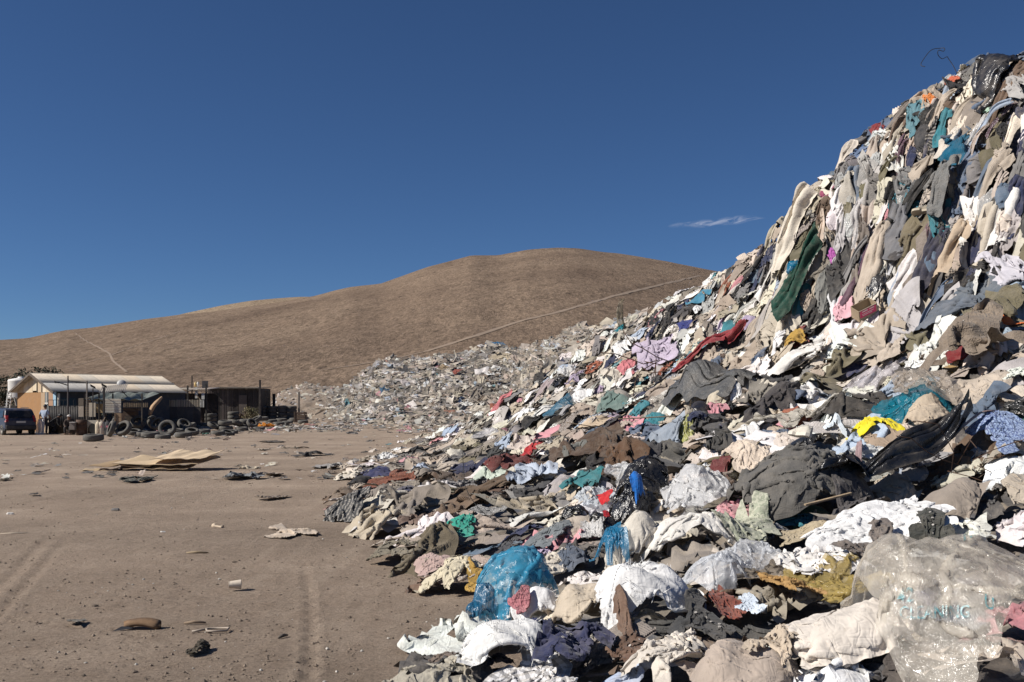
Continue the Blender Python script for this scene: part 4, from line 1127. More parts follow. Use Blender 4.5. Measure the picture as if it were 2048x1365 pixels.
    H(1880,640,170,60,'trousers',(.12,.14,.17),'jeans','grey-blue jeans legs stretched across the upper right slope','jeans','grey-blue jeans on the upper right',hang=True,rot=-1.1,lift=.08)
    H(1690,632,54,36,'tee',(.62,.36,.40),'tee_shirt','candy pink T-shirt left of the pink-labelled carton','T-shirt','candy pink T-shirt')
    H(1960,600,110,60,'trousers',(.11,.13,.155),'jeans','dark denim jeans folded above the grey-blue stretched jeans','jeans',None)
    H(2012,545,90,60,'shirt',(.52,.50,.54),'shirt','whitish lilac shirt at the right edge beneath the cliff','shirt',None,lift=.05)
    H(2015,630,90,100,'jacket','olive','jacket','olive jacket at the right edge of the upper slope','jacket','olive jacket at the edge','shell',lift=.1)
    H(2028,648,60,40,'scarf',(.62,.14,.02),'strap','orange strip under the olive jacket at the right edge','strap',None,rot=.9,height=.5,lift=.12)
    H(1960,715,200,120,'jacket',(.21,.165,.125),'coat','huge taupe coat arching open over a dark hollow at the right','coat','huge taupe coat','shell',idx=4,height=1.9,lift=.12,dome=.3)
    H(1850,760,130,80,'sheet',(.5,.43,.36),'plastic_film','dusty clear plastic film peaked below the slanting beige trousers','plastic film',None,'film_clear',crinkle=.02,height=1.6,lift=.08)
    H(1290,610,70,30,'shirt','white','shirt','white shirt spread on the skyline of the left ridge','shirt',None)
    H(1372,655,44,20,'rag',(.03,.04,.17),'rag','royal blue rag on the left ridge','rag','royal blue rag')
    H(1398,597,60,26,'shirt',(.05,.2,.3),'shirt','blue shirt strip on the ridge skyline','shirt',None)
    H(1180,672,28,28,'rag',(.03,.16,.22),'plastic_bag','small dark teal bag on the ridge skyline','plastic bag','small dark teal bag','film_colour')
    H(1240,662,28,24,'rag',(.02,.3,.36),'plastic_bag','small turquoise bag on the ridge below the wind-blown film','plastic bag','small turquoise bag','film_colour')
    H(1122,768,44,40,'rag','black','plastic_bag','small black plastic bag on the left flank skyline','plastic bag',None,'film_black',crinkle=.02,height=2)
    H(1135,742,44,46,'sheet','white','plastic_bag','milky plastic bag hanging on the left flank skyline','plastic bag',None,'film_milky',crinkle=.02)
    H(1080,792,46,50,'shirt',(.33,.27,.27),'shirt','mauve-grey shirt hanging on the left flank','shirt','mauve-grey shirt',hang=True)
    H(1003,806,24,40,'scarf',(.5,.16,.17),'scarf','salmon scarf at the far left end of the ridge','scarf',None,hang=True)
    H(832,903,64,46,'jacket',(.03,.03,.032),'jacket','black jacket heaped at the far left toe of the heap','jacket','black jacket at the left toe','shell',height=1.5)
    H(768,920,56,36,'shirt','white','sweater','white ribbed sweater next to the black jacket at the left toe','sweater',None,'knit',height=1.5)
    H(748,942,90,22,'sheet',(.03,.035,.10),'cloth','dark blue cloth flat on the ground at the left toe','cloth','dark blue cloth at the toe')
    H(700,956,60,26,'tee','cream','tee_shirt','cream T-shirt flung flat on the ground at the left toe','T-shirt',None)
    H(905,965,130,64,'jacket',(.085,.06,.045),'coat','wide dark brown coat on the left part of the heap','coat','wide dark brown coat','shell',height=1.3)
    H(1055,862,80,50,'jacket','black','jacket','black jacket on the left flank above the bright red T-shirt','jacket',None,'shell')
def near():
    H(920,1062,96,54,'tee',(.02,.30,.22),'tee_shirt','bright sea-green T-shirt near the front left toe','T-shirt','sea-green T-shirt',lift=.05,height=1.5)
    H(842,1046,84,50,'shirt',(.24,.165,.13),'sweater','knitted brown sweater left of the sea-green T-shirt','sweater','knitted brown sweater','knit',idx=3)
    H(930,1020,150,54,'shirt',(.17,.115,.075),'sweater','brown sweater stretched behind the sea-green T-shirt','sweater',None,'knit')
    H(795,1116,120,48,'trousers',(.19,.165,.12),'trousers','dusty olive trousers flat at the toe with one leg bent','trousers','dusty olive trousers',idx=1,height=1.4)
    H(870,1132,90,50,'tee',(.46,.33,.29),'tee_shirt','dusty pink ruched top right of the dusty olive trousers','top',None)
    H(905,1148,140,50,'trousers',(.62,.55,.40),'trousers','cream trousers stretched out at the front left toe','trousers','cream trousers at the toe',rot=1.3,idx=5,lift=.04)
    H(958,1172,64,54,'rag','mustard','rag','mustard yellow rag left of the blown-up blue bag','rag','mustard rag',height=1.8)
    H(1020,1112,60,60,'trousers',(.06,.062,.07),'trousers','charcoal trousers rolled above the blown-up blue bag','trousers',None,height=1.5)
    H(1090,1092,120,44,'trousers',(.17,.19,.20),'jeans','grey-blue faded jeans behind the cream bundles','jeans',None,rot=1.5,lift=.04)
    H(1110,1140,90,80,'shirt','cream','shirt','cream shirt knotted right above the blown-up blue bag','shirt','knotted cream shirt',height=1.6)
    H(1145,1115,66,70,'trousers',(.085,.105,.14),'jeans','small navy jeans leg standing between cream shirts','jeans',None,height=1.7)
    K(1035,1188,160,150,(.06,.33,.52),'plastic_bag','blue see-through plastic bag puffed up at the front left','plastic bag','puffed-up blue bag','film_colour',ez=120,crease=0.004)
    K(962,1222,60,70,(.02,.14,.27),'plastic_bag','blue crumpled plastic scrap at the left of the puffed-up bag','plastic scrap',None,'film_colour',ez=40,crease=0.019)
    K(1075,1215,110,80,(.74,.73,.72),'sack','small frayed white sack in front of the puffed-up blue bag','sack','small frayed white sack','woven',fringe=160,crease=0.001,ez=52)
    H(1045,1225,46,50,'rag',(.45,.17,.19),'padded_flap','pinkish red padded flap poking out under the blue bag','flap',None,'shell',lift=.14,height=1.2)
    K(1170,1218,130,96,(.50,.425,.33),'sack','beige canvas sack folded open in the front middle','sack','beige canvas sack','woven',ez=60,crease=0.001)
    K(1310,1200,200,190,(.76,.755,.745),'sack','biggest white woven sack with frayed rim in the front middle','sack','biggest white sack','woven',ez=125,fringe=260,crease=0.001)
    K(1385,1072,200,130,(.70,.67,.62),'sack','long off-white sack lying under the bright white film','sack','long off-white sack','woven',ez=75,crease=0.001)
    K(1266,1088,112,100,(.64,.59,.51),'sack','cream sack with pleated side next to the blue plastic strip','sack','pleated cream sack','woven',ez=80,crease=0.001)
    H(1400,992,150,90,'sheet',(.77,.77,.77),'plastic_film','bright white crumpled film between black bag and grey sack','plastic film','bright white film','film_milky',idx=2,crinkle=.03,height=1.6,lift=.08)
    K(1295,980,110,110,(.014,.014,.015),'plastic_bag','glossy black plastic bag standing in the middle of the heap','plastic bag','glossy black bag','film_black',ez=75,crease=0.024)
    K(1262,1005,80,70,(.018,.018,.02),'plastic_bag','smaller black plastic bag leaning left on the glossy black bag','plastic bag',None,'film_black',ez=46,crease=0.024)
    H(1284,992,32,28,'rag',(.01,.13,.45),'rag','cobalt blue rag stuck between the two black plastic bags','rag',None,lift=.25,height=1.5)
    H(1217,1010,34,50,'rag',(.5,.015,.02),'rag','scarlet red rag left of the smaller black plastic bag','rag','scarlet rag',lift=.12,rot=.1)
    K(1212,1062,56,52,(.016,.016,.017),'plastic_bag','little black plastic bag below the scarlet red rag','plastic bag',None,'film_black',ez=34,crease=0.026)
    H(1218,1056,14,34,'rag',(.5,.015,.03),'rag','thin red scrap hanging on the little black plastic bag','scrap',None,lift=.2)
    K(1147,1026,56,40,(.018,.018,.018),'plastic_bag','black plastic bag tucked among pale clothes left of the scarlet rag','plastic bag',None,'film_black',ez=24,crease=0.026)
    H(1190,995,90,60,'sheet',(.66,.70,.74),'plastic_bag','white plastic bag with blue print beside the scarlet red rag','plastic bag','white bag with blue print','film_milky',crinkle=.025,height=1.7)
    H(1225,1068,74,100,'sheet',(.03,.22,.40),'plastic_film','strip of blue plastic film trailing down left of the cream sack','plastic film','trailing blue film','film_colour',rot=.9,lift=.1,crinkle=.02,height=1.4)
    H(1185,1048,56,70,'sheet','white','plastic_bag','milky white bag left of the little black plastic bag','plastic bag',None,'film_milky',crinkle=.02,height=1.5)
    K(1600,985,215,120,(.105,.10,.092),'sack','giant dusty charcoal sack stretched across the right middle','sack','giant charcoal sack','cloth',ez=120,crease=0.001)
    H(1700,1035,180,70,'trousers',(.065,.06,.062),'trousers','dark grey trousers in front of the giant charcoal sack','trousers','dark grey trousers',rot=1.2,lift=.08)
    H(1800,975,125,215,'sheet',(.012,.012,.013),'plastic_film','black shiny plastic film falling in folds right of the giant charcoal sack','plastic film','black shiny film','film_black',hang=True,rot=-.35,idx=2,lift=.20,height=2.2)
    H(1510,930,100,70,'sheet',(.62,.52,.42),'cloth','cream cloth with ragged edge above the giant charcoal sack','cloth',None,lift=.08)
    H(1440,940,50,40,'rag',(.13,.03,.03),'rag','maroon rag at the left tip of the giant charcoal sack','rag',None)
    H(1500,1088,150,74,'shirt',(.30,.32,.24),'shirt','faded camouflage shirt in front of the giant charcoal sack','shirt','faded camouflage shirt','camo',lift=.06,height=1.2)
    H(1600,1095,110,60,'sheet',(.40,.33,.22),'cloth','khaki folded cloth right of the faded camouflage shirt','cloth',None,lift=.05)
    H(1755,1098,310,60,'sheet',(.76,.755,.745),'sheet','long bright white sheet spread across the right front','sheet','long white sheet','woven',idx=6,rot=.25,height=1.0,lift=.06)
    H(1645,1165,180,80,'shirt',(.78,.75,.71),'shirt','white shirt crumpled below the long bright white sheet','shirt','white shirt below the sheet',height=1.7,lift=.08)
    K(1432,1160,100,130,(.78,.80,.83),'plastic_bag','clear puffed plastic bag right of the biggest white sack','plastic bag','clear puffed bag','film_clear',ez=70,crease=0.006)
    H(1505,1140,120,60,'sheet',(.75,.77,.80),'plastic_film','clear plastic film trailing right from the clear puffed bag','plastic film',None,'film_clear',crinkle=.02,lift=.1,height=1.6)
    H(1590,1200,110,60,'rag',(.34,.20,.07),'paper','ochre brown crumpled packing paper under the white shirt','paper','ochre packing paper','card',height=2.2,crinkle=.03,lift=.06)
    H(1695,1208,180,90,'sheet',(.46,.35,.12),'plastic_bag','amber see-through plastic bag left of the giant clear bag','plastic bag','amber bag','film_colour',crinkle=.03,height=1.6,lift=.08)
    H(1765,1150,150,80,'jacket',(.15,.125,.11),'jacket','taupe jacket with open sleeve under the long white sheet','jacket','taupe jacket','shell',height=1.8,lift=.06)
    H(1872,1060,110,84,'jacket',(.045,.047,.04),'jacket','dark olive-black jacket behind the giant clear bag','jacket',None,'shell',lift=.06)
    H(1452,1232,70,74,'rag',(.22,.06,.04),'rag','rust red rag curled below the clear puffed bag','rag','rust rag',height=2.2)
    H(1500,1225,60,50,'tee',(.55,.62,.70),'tee_shirt','pale blue and white T-shirt left of the ochre packing paper','T-shirt',None)
    K(1690,1285,290,170,(.66,.60,.53),'sack','large pale satin bundle in long folds at the bottom right','bundle','large satin bundle','cloth',ez=90,crease=0.001)
    H(1545,1318,120,140,'jacket',(.52,.43,.33),'jacket','beige jacket with pocket flap left of the large satin bundle','jacket','beige jacket in front','cloth',height=1.5,lift=.08)
    H(1400,1268,130,74,'jacket',(.05,.05,.05),'jacket','dark grey jacket in front of the biggest white sack','jacket','dark grey jacket in front',height=1.3,lift=.06)
    H(1450,1310,90,90,'sheet',(.022,.022,.023),'plastic_film','dull black plastic film right of the cream bottom shirt','plastic film',None,'film_sheet',crinkle=.02)
    H(1265,1300,130,80,'jacket',(.13,.075,.05),'jacket','brown jacket between the navy sweater and the dark grey jacket','jacket','brown jacket in front',height=1.3,lift=.05)
    K(1018,1300,210,150,(.75,.745,.725),'sack','white woven sack with shredded hem at the bottom left','sack','shredded white sack','woven',ez=80,fringe=300,crease=0.001)
    H(1135,1320,190,140,'shirt',(.03,.035,.085),'sweater','navy blue sweater in deep folds at the bottom','sweater','navy sweater at the bottom','cloth',height=2.0,lift=.10,idx=4)
    H(1340,1340,190,100,'shirt',(.66,.60,.52),'shirt','cream shirt twisted at the bottom middle','shirt','cream bottom shirt',height=1.6,lift=.07)
    H(880,1330,110,70,'tee',(.16,.12,.095),'tee_shirt','muddy brown T-shirt at the bottom left corner of the heap','T-shirt',None,height=1.6)
    H(1890,1352,220,40,'jacket',(.10,.085,.075),'jacket','dark brown jacket under the giant clear bag','jacket','dark brown jacket at the bottom','cloth',lift=.02,height=.5,dome=.0)
    H(2030,1310,60,90,'rag',(.42,.27,.23),'rag','floral pinkish rag at the bottom right corner','rag',None,'print',height=1.4)
crest_and_cliff(); middle(); near()

def giant_bag():
    """the giant clear bag, with the remains of its teal print"""
    r = geom(1945, 1305); x, d, s, v, vh, g = r
    W, mk = drape(FINE['sheet'][2], x, d, .3, 440 * s, 560 * s, height=.6, dome=170 * s, under=.35, folds=.012, crinkle=.003, lift=.05, seed=4)
    q = W[mk]; o3 = np.array(q.mean(0)); o3[2] = q[:, 2].min()
    root = empty('plastic_bag', tuple(o3), 0, 'giant clear plastic bag with teal lettering at the lower right', 'plastic bag')
    me = cloth_mesh('bag_film', W, mk, None, o3)
    body = link('bag_film', me, M['film_giant'], root, (.76, .70, .60))
    from mathutils.bvhtree import BVHTree
    V = [vv.co + Vector(o3) for vv in me.vertices]; bv = BVHTree.FromPolygons(V, [tuple(p.vertices) for p in me.polygons])
    objs = [body]
    eye = Vector((0, 0, CAMZ))
    for txt, px, py, size, ang in (('RS', 1925, 1083, 36, .45), ('O', 1936, 1050, 30, .5), ('42', 1794, 1208, 34, .15), ('CLEANING', 1798, 1238, 29, .02), ('U', 1968, 1212, 34, -.5)):
        cu = bpy.data.curves.new('lettering', 'FONT'); cu.body = txt; cu.size = 1.0; cu.offset = .012
        tmp = bpy.data.objects.new('lettering', cu); col.objects.link(tmp)
        dg = bpy.context.evaluated_depsgraph_get(); mt = bpy.data.meshes.new_from_object(tmp.evaluated_get(dg))
        bpy.data.objects.remove(tmp); bpy.data.curves.remove(cu)
        bm = bmesh.new(); bm.from_mesh(mt); bmesh.ops.triangulate(bm, faces=bm.faces)
        for _ in range(2): bmesh.ops.subdivide_edges(bm, edges=[e for e in bm.edges if e.calc_length() > .12], cuts=1, use_grid_fill=True); bmesh.ops.triangulate(bm, faces=bm.faces)
        bad = []
        for vt in bm.verts:
            a = vt.co.x * size; b = vt.co.y * size * 1.25
            u = px + a * math.cos(ang) - b * math.sin(ang) * -1 * 0 - b * math.sin(ang) * .0; w = py - a * math.sin(ang) - b * math.cos(ang)
            dr = Vector((at(u, 1), 1, (HOR - w) / F)).normalized()
            hit = bv.ray_cast(eye, dr)
            if hit[0] is None: bad.append(vt); continue
            vt.co = hit[0] - dr * .011 - Vector(o3)
        bmesh.ops.delete(bm, geom=bad, context='VERTS'); bm.to_mesh(mt); bm.free(); mt.name = 'lettering'; mt.materials.clear()
        if len(mt.polygons): objs.append(link('lettering', mt, M['ink'], root))
    settle_in(W, mk, .9)
    rec = dict(root=root, objs=objs, pts=q, name='plastic_bag', hero=True, color=(.6, .6, .6), label=root['label'], lm='giant clear bag'); PLACED.append(rec); HEROES.append(rec)
M['film_giant'] = film_mat('giant_bag_film', .6, .13, .5, spec=1.0); M['film_giant'].node_tree.nodes['Principled BSDF'].inputs['Coat Weight'].default_value = .3
giant_bag()
# ------------------------------------------------------------------ the carton, wires and sticks on the heap
def on_heap(px, py):
    x, d, s, v, vh, g = geom(px, py); return Vector((x, d, max(0, hs1(x, d)))), s
def carton():
    p, s = on_heap(1738, 648)
    o = empty('carton', p, .35, 'open cardboard carton with a pink label lying tilted under the cliff', 'carton'); o.location.z += .08; o.rotation_euler = (.55, -.45, .15)
    w, h, t = 21 * s, 17 * s, 26 * s
    mb = MB(); mb.box(-w, w, -.004, .004, 0, h * 1.5); mb.build('carton_side', M['card'], o, (.36, .32, .25))
    MB().box(-w - .008, -w, 0, t, 0, h * 1.5).build('carton_side', M['card'], o, (.34, .26, .17)); MB().box(w, w + .008, 0, t, 0, h * 1.5).build('carton_side', M['card'], o, (.34, .26, .17))
    MB().box(-w, w, t, t + .008, 0, h * 1.5).build('carton_side', M['card'], o, (.34, .26, .17))
    lab = MB().box(-w * .95, w * .85, -.009, -.005, h * .5, h * 1.42).build('carton_label', M['plain'], o, (.62, .05, .17))
    for k, (a, b, z) in enumerate(((-.7, -.1, 1.2), (.1, .62, 1.2), (-.75, .55, .93), (-.7, .35, .74))): MB().box(w * a, w * b, -.012, -.0095, h * z, h * (z + (.12 if k < 2 else .055))).build('print_line', M['plain'], lab, (.8, .75, .76))
    PLACED.append(dict(root=o, objs=[], pts=np.array([p]), name='carton', hero=True, color=(.6, .1, .2), label=o['label'], lm='pink-labelled carton')); HEROES.append(PLACED[-1])
carton()
def wire(name, pts, r, mat, color, label, cat='wire'):
    P = [Vector(p) for p in pts]; Q = []
    for i in range(len(P) - 1):
        a, b, c, d = P[max(i - 1, 0)], P[i], P[i + 1], P[min(i + 2, len(P) - 1)]
        for k in range(6):
            t = k / 6; Q.append(.5 * (2 * b + (c - a) * t + (2 * a - 5 * b + 4 * c - d) * t * t + (3 * b - a - 3 * c + d) * t ** 3))
    Q.append(P[-1])
    return tag(MB().tube(Q, r, 5).build(name, M[mat], None, color, True), label, cat)
def P3(px, py, d): return Vector((at(px, d), d, hz(py, d)))
D_ = 18.6
wire('wire', [P3(a, b, D_ + c) for a, b, c in ((1850, 134, 0), (1842, 131, .05), (1845, 122, .1), (1862, 101, .2), (1880, 97, .2), (1889, 97, .1), (1887, 103, 0), (1877, 101, -.05), (1876, 110, 0), (1884, 118, .05), (1894, 114, .1), (1897, 118, .1), (1908, 135, .1), (1917, 158, .1), (1921, 190, .15))], .0065, 'black', None, 'thin black wire curling against the sky above the summit')
def tangle(px, py, w, n, label, col_=None, r=.006, seed=1):
    p, s = on_heap(px, py); rr = random.Random(seed); o = empty('wire_tangle', p, 0, label, 'wire')
    for k in range(n):
        a = Vector((rr.uniform(-.5, .5) * w * s, rr.uniform(-.15, .15), rr.uniform(.1, .3))); q = [a]
        dr = Vector((rr.uniform(-1, 1), rr.uniform(-.4, .4), rr.uniform(-.5, .6))).normalized()
        for i in range(4): dr = (dr + Vector((rr.uniform(-.6, .6), rr.uniform(-.3, .3), rr.uniform(-.6, .4)))).normalized(); a = a + dr * w * s * .28; q.append(a)
        MB().tube(q, r, 4).build('wire_strand', M['rust'], o, None, True)
tangle(1340, 745, 110, 9, 'tangle of rusty bent wire in front of the pale lilac quilt', r=.011, seed=3)
tangle(1950, 975, 150, 8, 'loose loops of grey wire above the giant clear bag', r=.004, seed=8)
def sprig():
    p, s = on_heap(1240, 655)
    T = LIB['hang_rag'][1]; P = T['P'].copy() * np.array([1.1, 1, 1.6]); hgt = 60 * s
    P = P / (P[..., 1].max() - P[..., 1].min()) * hgt; W = np.stack([P[..., 0] * .8 + .35 * P[..., 1] ** 2, P[..., 2], P[..., 1] + hgt * .42], -1); W += .05 * noise(W.reshape(-1, 3) * 6).reshape(W.shape[:2])[..., None]
    o = link('plastic_film', cloth_mesh('plastic_film', W, T['mask']), M['film_milky'], None, (.42, .36, .25)); o.location = p
    tag(o, 'torn yellowish plastic film blown upright on the ridge skyline', 'plastic film')
    wire('twig', [p + Vector((-.1, 0, .5)), p + Vector((-.5, 0, .3)), p + Vector((-.9, 0, -.1)), p + Vector((-1.2, 0, -.6))], .012, 'wood', (.2, .15, .1), 'thin bent twig beside the wind-blown yellowish film', 'twig')
sprig()
p, s = on_heap(955, 1040)
wire('wire', [Vector(p) + Vector(q) for q in ((.25, -.3, .0), (.05, -.2, .12), (-.12, -.1, .35), (-.16, 0, .6), (-.17, 0, .8))], .004, 'black', None, 'thin upright black wire behind the bright sea-green T-shirt')
for px, py, L, ang, lab in ((1295, 855, .9, .1, 'split plank lying below the charcoal tarpaulin'), (1170, 858, .7, -.3, 'short stick on the left flank below the grey-tan pillow'), (1660, 1040, .42, .4, 'broken yellowish stick in front of the giant charcoal sack')):
    p, s = on_heap(px, py); a = p + Vector((-L / 2, 0, .12)); b = p + Vector((L / 2, .1, .12 + math.tan(ang) * L * .5))
    tag(MB().bar(a, b, .03, .018).build('stick', M['wood'], None, (.36, .27, .17), bevel=.004), lab, 'stick')
def shoe(px, py, L, rz, color, sole, label, on=True, tip=0.0, upper=True):
    if on: p, s = on_heap(px, py); p = p + Vector((0, -.12, .20))
    else: p = spot(px, py); s = p.y / F
    o = empty('shoe', p, rz, label, 'shoe'); o.rotation_euler = (tip, 0, rz); L = L * s
    k = 20; prof = []
    def outline(t): return .18 * L * (1 - .35 * math.sin(math.pi * (t - .1)) * (t < .62)) * math.sqrt(max(0, 1 - (2 * t - 1) ** 8)) * (1.1 if t > .6 else .85)
    ring = [(L * (i / k - .5), outline(i / k)) for i in range(k + 1)]; pts = [(x, y) for x, y in ring] + [(x, -y) for x, y in ring[::-1]]
    m = MB(); n = len(pts); m.add([(x, y, 0) for x, y in pts] + [(x, y, .03 * L / .28) for x, y in pts], [tuple(range(n - 1, -1, -1)), tuple(range(n, 2 * n))] + [(i, (i + 1) % n, (i + 1) % n + n, i + n) for i in range(n)])
    m.build('sole', M['plain'], o, sole)
    if upper:
        m = MB(); rows = []
        hgt = lambda t: L * (.30 - .06 * t if t < .38 else max(.06, .28 - .42 * (t - .38)))
        for i in range(k + 1):
            t = i / k; y = outline(t) * .94; h = hgt(t) * (1 if .02 < t < .98 else .5); open_ = .04 < t < .42
            rows.append([(L * (t - .5), y * math.cos(a) * (1 if not open_ else 1), .03 * L / .28 + h * (math.sin(a) if not open_ else min(1, 1.25 * math.sin(a)) if abs(math.cos(a)) > .45 else .35)) for a in np.linspace(0, math.pi, 9)])
        vs = [q for r in rows for q in r]; m.add(vs, [(i * 9 + j, i * 9 + j + 1, i * 9 + j + 10, i * 9 + j + 9) for i in range(k) for j in range(8)])
        m.build('upper', M['cloth'], o, color, True)
        for i in range(5): t = .46 + i * .05; MB().tube([(L * (t - .5), -outline(t) * .5, hgt(t) * .93 + .034 * L / .28), (L * (t - .5), 0, hgt(t) * 1.06 + .03 * L / .28), (L * (t - .5), outline(t) * .5, hgt(t) * .93 + .034 * L / .28)], .006, 4).build('lace', M['plain'], o, (.7, .68, .62))
    PLACED.append(dict(root=o, objs=[], pts=np.array([p]), name='shoe', hero=True, color=color, label=label, lm=None)); HEROES.append(PLACED[-1])
shoe(1592, 915, 62, 1.9, (.62, .58, .5), (.6, .55, .47), 'white laced sneaker standing above the giant charcoal sack', tip=.3)
shoe(1842, 452, 48, 2.6, (.3, .26, .2), (.42, .36, .27), 'pale canvas shoe sticking out of the cliff of clothes', tip=.5)

# ------------------------------------------------------------------ odd things lying on the yard
def ground_things():
    g = dict(on_ground=True, parts=False)
    H(575, 1072, 120, 34, 'shirt', (.50, .41, .32), 'shirt', 'pale beige shirt flung flat on the bare yard', 'shirt', 'beige shirt on the yard', rot=1.2, height=.8, **g)
    H(485, 958, 90, 30, 'shirt', (.16, .17, .18), 'shirt', 'blue-grey shirt crumpled on the yard right of the flat cardboard', 'shirt', 'blue-grey shirt on the yard', height=1.5, **g)
    H(500, 950, 50, 26, 'tee', (.45, .38, .28), 'tee_shirt', 'beige T-shirt on top of the blue-grey shirt on the yard', 'T-shirt', None, lift=.12, height=1.3, **g)
    H(548, 953, 40, 10, 'rag', (.38, .31, .24), 'rag', 'beige rag just right of the blue-grey shirt on the yard', 'rag', None, **g)
    H(268, 962, 78, 14, 'trousers', (.075, .075, .06), 'trousers', 'dark olive trousers flat on the yard below the cardboard', 'trousers', None, rot=1.4, **g)
    H(620, 912, 74, 14, 'jacket', (.04, .034, .03), 'jacket', 'dark brown jacket flat on the yard beyond the beige shirt', 'jacket', None, **g)
    H(545, 885, 52, 9, 'rag', (.06, .045, .03), 'rag', 'dark brown rag on the yard in front of the orange sheet', 'rag', None, height=.7, **g)
    H(525, 901, 24, 8, 'rag', (.45, .38, .3), 'rag', 'tiny pale rag on the yard below the dark brown rag', 'rag', None, **g)
    H(68, 992, 26, 8, 'rag', (.05, .045, .04), 'rag', 'small dark rag at the left of the yard', 'rag', None, **g)
    H(8, 962, 26, 6, 'rag', (.12, .11, .08), 'rag', 'dull green rag at the very left edge of the yard', 'rag', None, **g)
    H(155, 1250, 40, 12, 'rag', (.13, .12, .10), 'rag', 'grey rag half buried in the dirt left of the shoe sole', 'rag', None, height=.6, **g)
    H(545, 998, 60, 14, 'rag', (.25, .19, .14), 'rag', 'dirt-brown rag trodden into the yard above the beige shirt', 'rag', None, height=.5, **g)
    H(660, 936, 60, 16, 'shirt', (.3, .28, .26), 'shirt', 'grey shirt flat on the yard just left of the heap toe', 'shirt', None, **g)
    H(590, 898, 50, 5, 'scarf', (.28, .23, .17), 'scarf', 'thin tan scarf on the yard left of the dark brown jacket', 'scarf', None, **g)
    H(398, 1307, 44, 20, 'rag', (.045, .035, .022), 'tuft', 'dark matted tuft near the bottom of the yard', 'tuft', None, height=2.6, crinkle=.03, **g)
    # the loose sole and its worn strap
    p = spot(285, 1258); o = empty('shoe_sole', p, -.05, 'brown worn shoe sole lying near the bottom left of the yard', 'shoe sole')
    L = .28; k = 22; up = []
    for i in range(k + 1):
        t = i / k; y = .05 * math.sqrt(max(0, 1 - (2 * t - 1) ** 6)) * (1 - .3 * math.sin(math.pi * t) + .25 * t); z = .035 + .03 * math.sin(math.pi * t * .9) - .015 * t
        up += [(L * (t - .5), -y, z), (L * (t - .5), y, z + .018), (L * (t - .5), y, z - .012), (L * (t - .5), -y, z - .03)]
    MB().add(up, [(i * 4 + a, i * 4 + (a + 1) % 4, i * 4 + 4 + (a + 1) % 4, i * 4 + 4 + a) for i in range(k) for a in range(4)] + [(3, 2, 1, 0), (k * 4, k * 4 + 1, k * 4 + 2, k * 4 + 3)]).build('sole', M['wood'], o, (.17, .10, .05), True)
    MB().add([(-.18, -.12, .004), (-.06, -.05, .012), (-.05, -.03, .02), (-.13, -.06, .03)], [(0, 1, 2, 3)]).build('strap', M['plain'], o, (.04, .04, .045))
    # paper cup on its side
    p = spot(470, 1180); o = empty('paper_cup', p + Vector((0, 0, .045)), .3, 'crushed pale paper cup lying on its side in the yard', 'cup')
    RM = Matrix.Rotation(R(90), 4, 'Y'); pr = [(.034, -.055), (.036, -.05), (.047, .05), (.049, .055), (.045, .05), (.033, -.048)]
    q = MB().lathe(pr, 18, False, RM); q.v = [(x, y * (1 + .12 * math.sin(x * 60)), z * (.92 + .1 * math.sin(x * 45 + 1))) for x, y, z in q.v]; q.build('cup_wall', M['card'], o, (.58, .5, .4), True)
    MB().lathe([(0, -.052), (.034, -.052)], 18, False, RM).build('cup_base', M['card'], o, (.55, .47, .38))
    for px, py, L, rz, c, nm, lab in ((395, 1108, .24, .1, (.33, .25, .15), 'stick', 'short flat yellowish stick in the middle of the yard'), (566, 1277, .10, 1.1, (.12, .1, .08), 'stick', 'little dark splinter right of the wire buckle'), (390, 1250, .16, .15, (.28, .2, .13), 'stick', 'thin brown twig left of the wire buckle'), (30, 1070, .35, .2, (.4, .33, .25), 'stick', 'pale stick at the left edge of the yard')):
        p = spot(px, py); d = Vector((math.cos(rz), math.sin(rz), 0)) * L / 2
        tag(MB().tube([p - d + Vector((0, 0, .012)), p + Vector((0, 0, .02)), p + d + Vector((0, 0, .011))], [.009, .014, .007], 6).build(nm, M['wood'], None, c, True), lab, 'stick')
    # a bone-shaped scrap, a wire buckle, some flat chips
    p = spot(436, 1057); tag(MB().tube([p + Vector((-.07, .04, .03)), p + Vector((-.05, .02, .025)), p + Vector((.05, -.04, .02)), p + Vector((.08, -.06, .025))], [.035, .018, .014, .03], 8).build('bone', M['card'], None, (.52, .42, .31), True), 'small pale bone lying on the yard left of the beige shirt', 'bone')
    p = spot(433, 1266); q = [(-.17, -.03, .012), (-.10, .0, .02), (-.08, .06, .015), (.07, .08, .015), (.075, -.01, .015), (-.06, -.03, .015), (-.08, .02, .02)]
    tag(MB().tube([p + Vector(v) for v in q], .009, 6).build('buckle', M['plain'], None, (.34, .28, .22), True), 'pale wire buckle half sunk in the dirt of the yard', 'buckle')
    for k, (px, py, w, c, lab) in enumerate(((20, 1030, .14, (.6, .57, .52), 'small white chip of plastic at the left edge of the yard'), (326, 1068, .09, (.6, .58, .55), 'small white chip in the middle of the yard'), (232, 1021, .16, (.16, .15, .14), 'flat grey stone chip in the left middle of the yard'))):
        p = spot(px, py); m = MB(); n = 7; ring = [(w * .5 * math.cos(6.28 * i / n) * random.uniform(.7, 1.1), w * .35 * math.sin(6.28 * i / n) * random.uniform(.7, 1.1)) for i in range(n)]
        m.add([(p.x + x, p.y + y, .0) for x, y in ring] + [(p.x + x * .8, p.y + y * .8, .022 + .01 * (i % 2)) for i, (x, y) in enumerate(ring)], [tuple(range(n - 1, -1, -1)), tuple(range(n, 2 * n))] + [(i, (i + 1) % n, (i + 1) % n + n, i + n) for i in range(n)])
        tag(m.build('chip', M['card'], None, c), lab, 'chip')
ground_things()
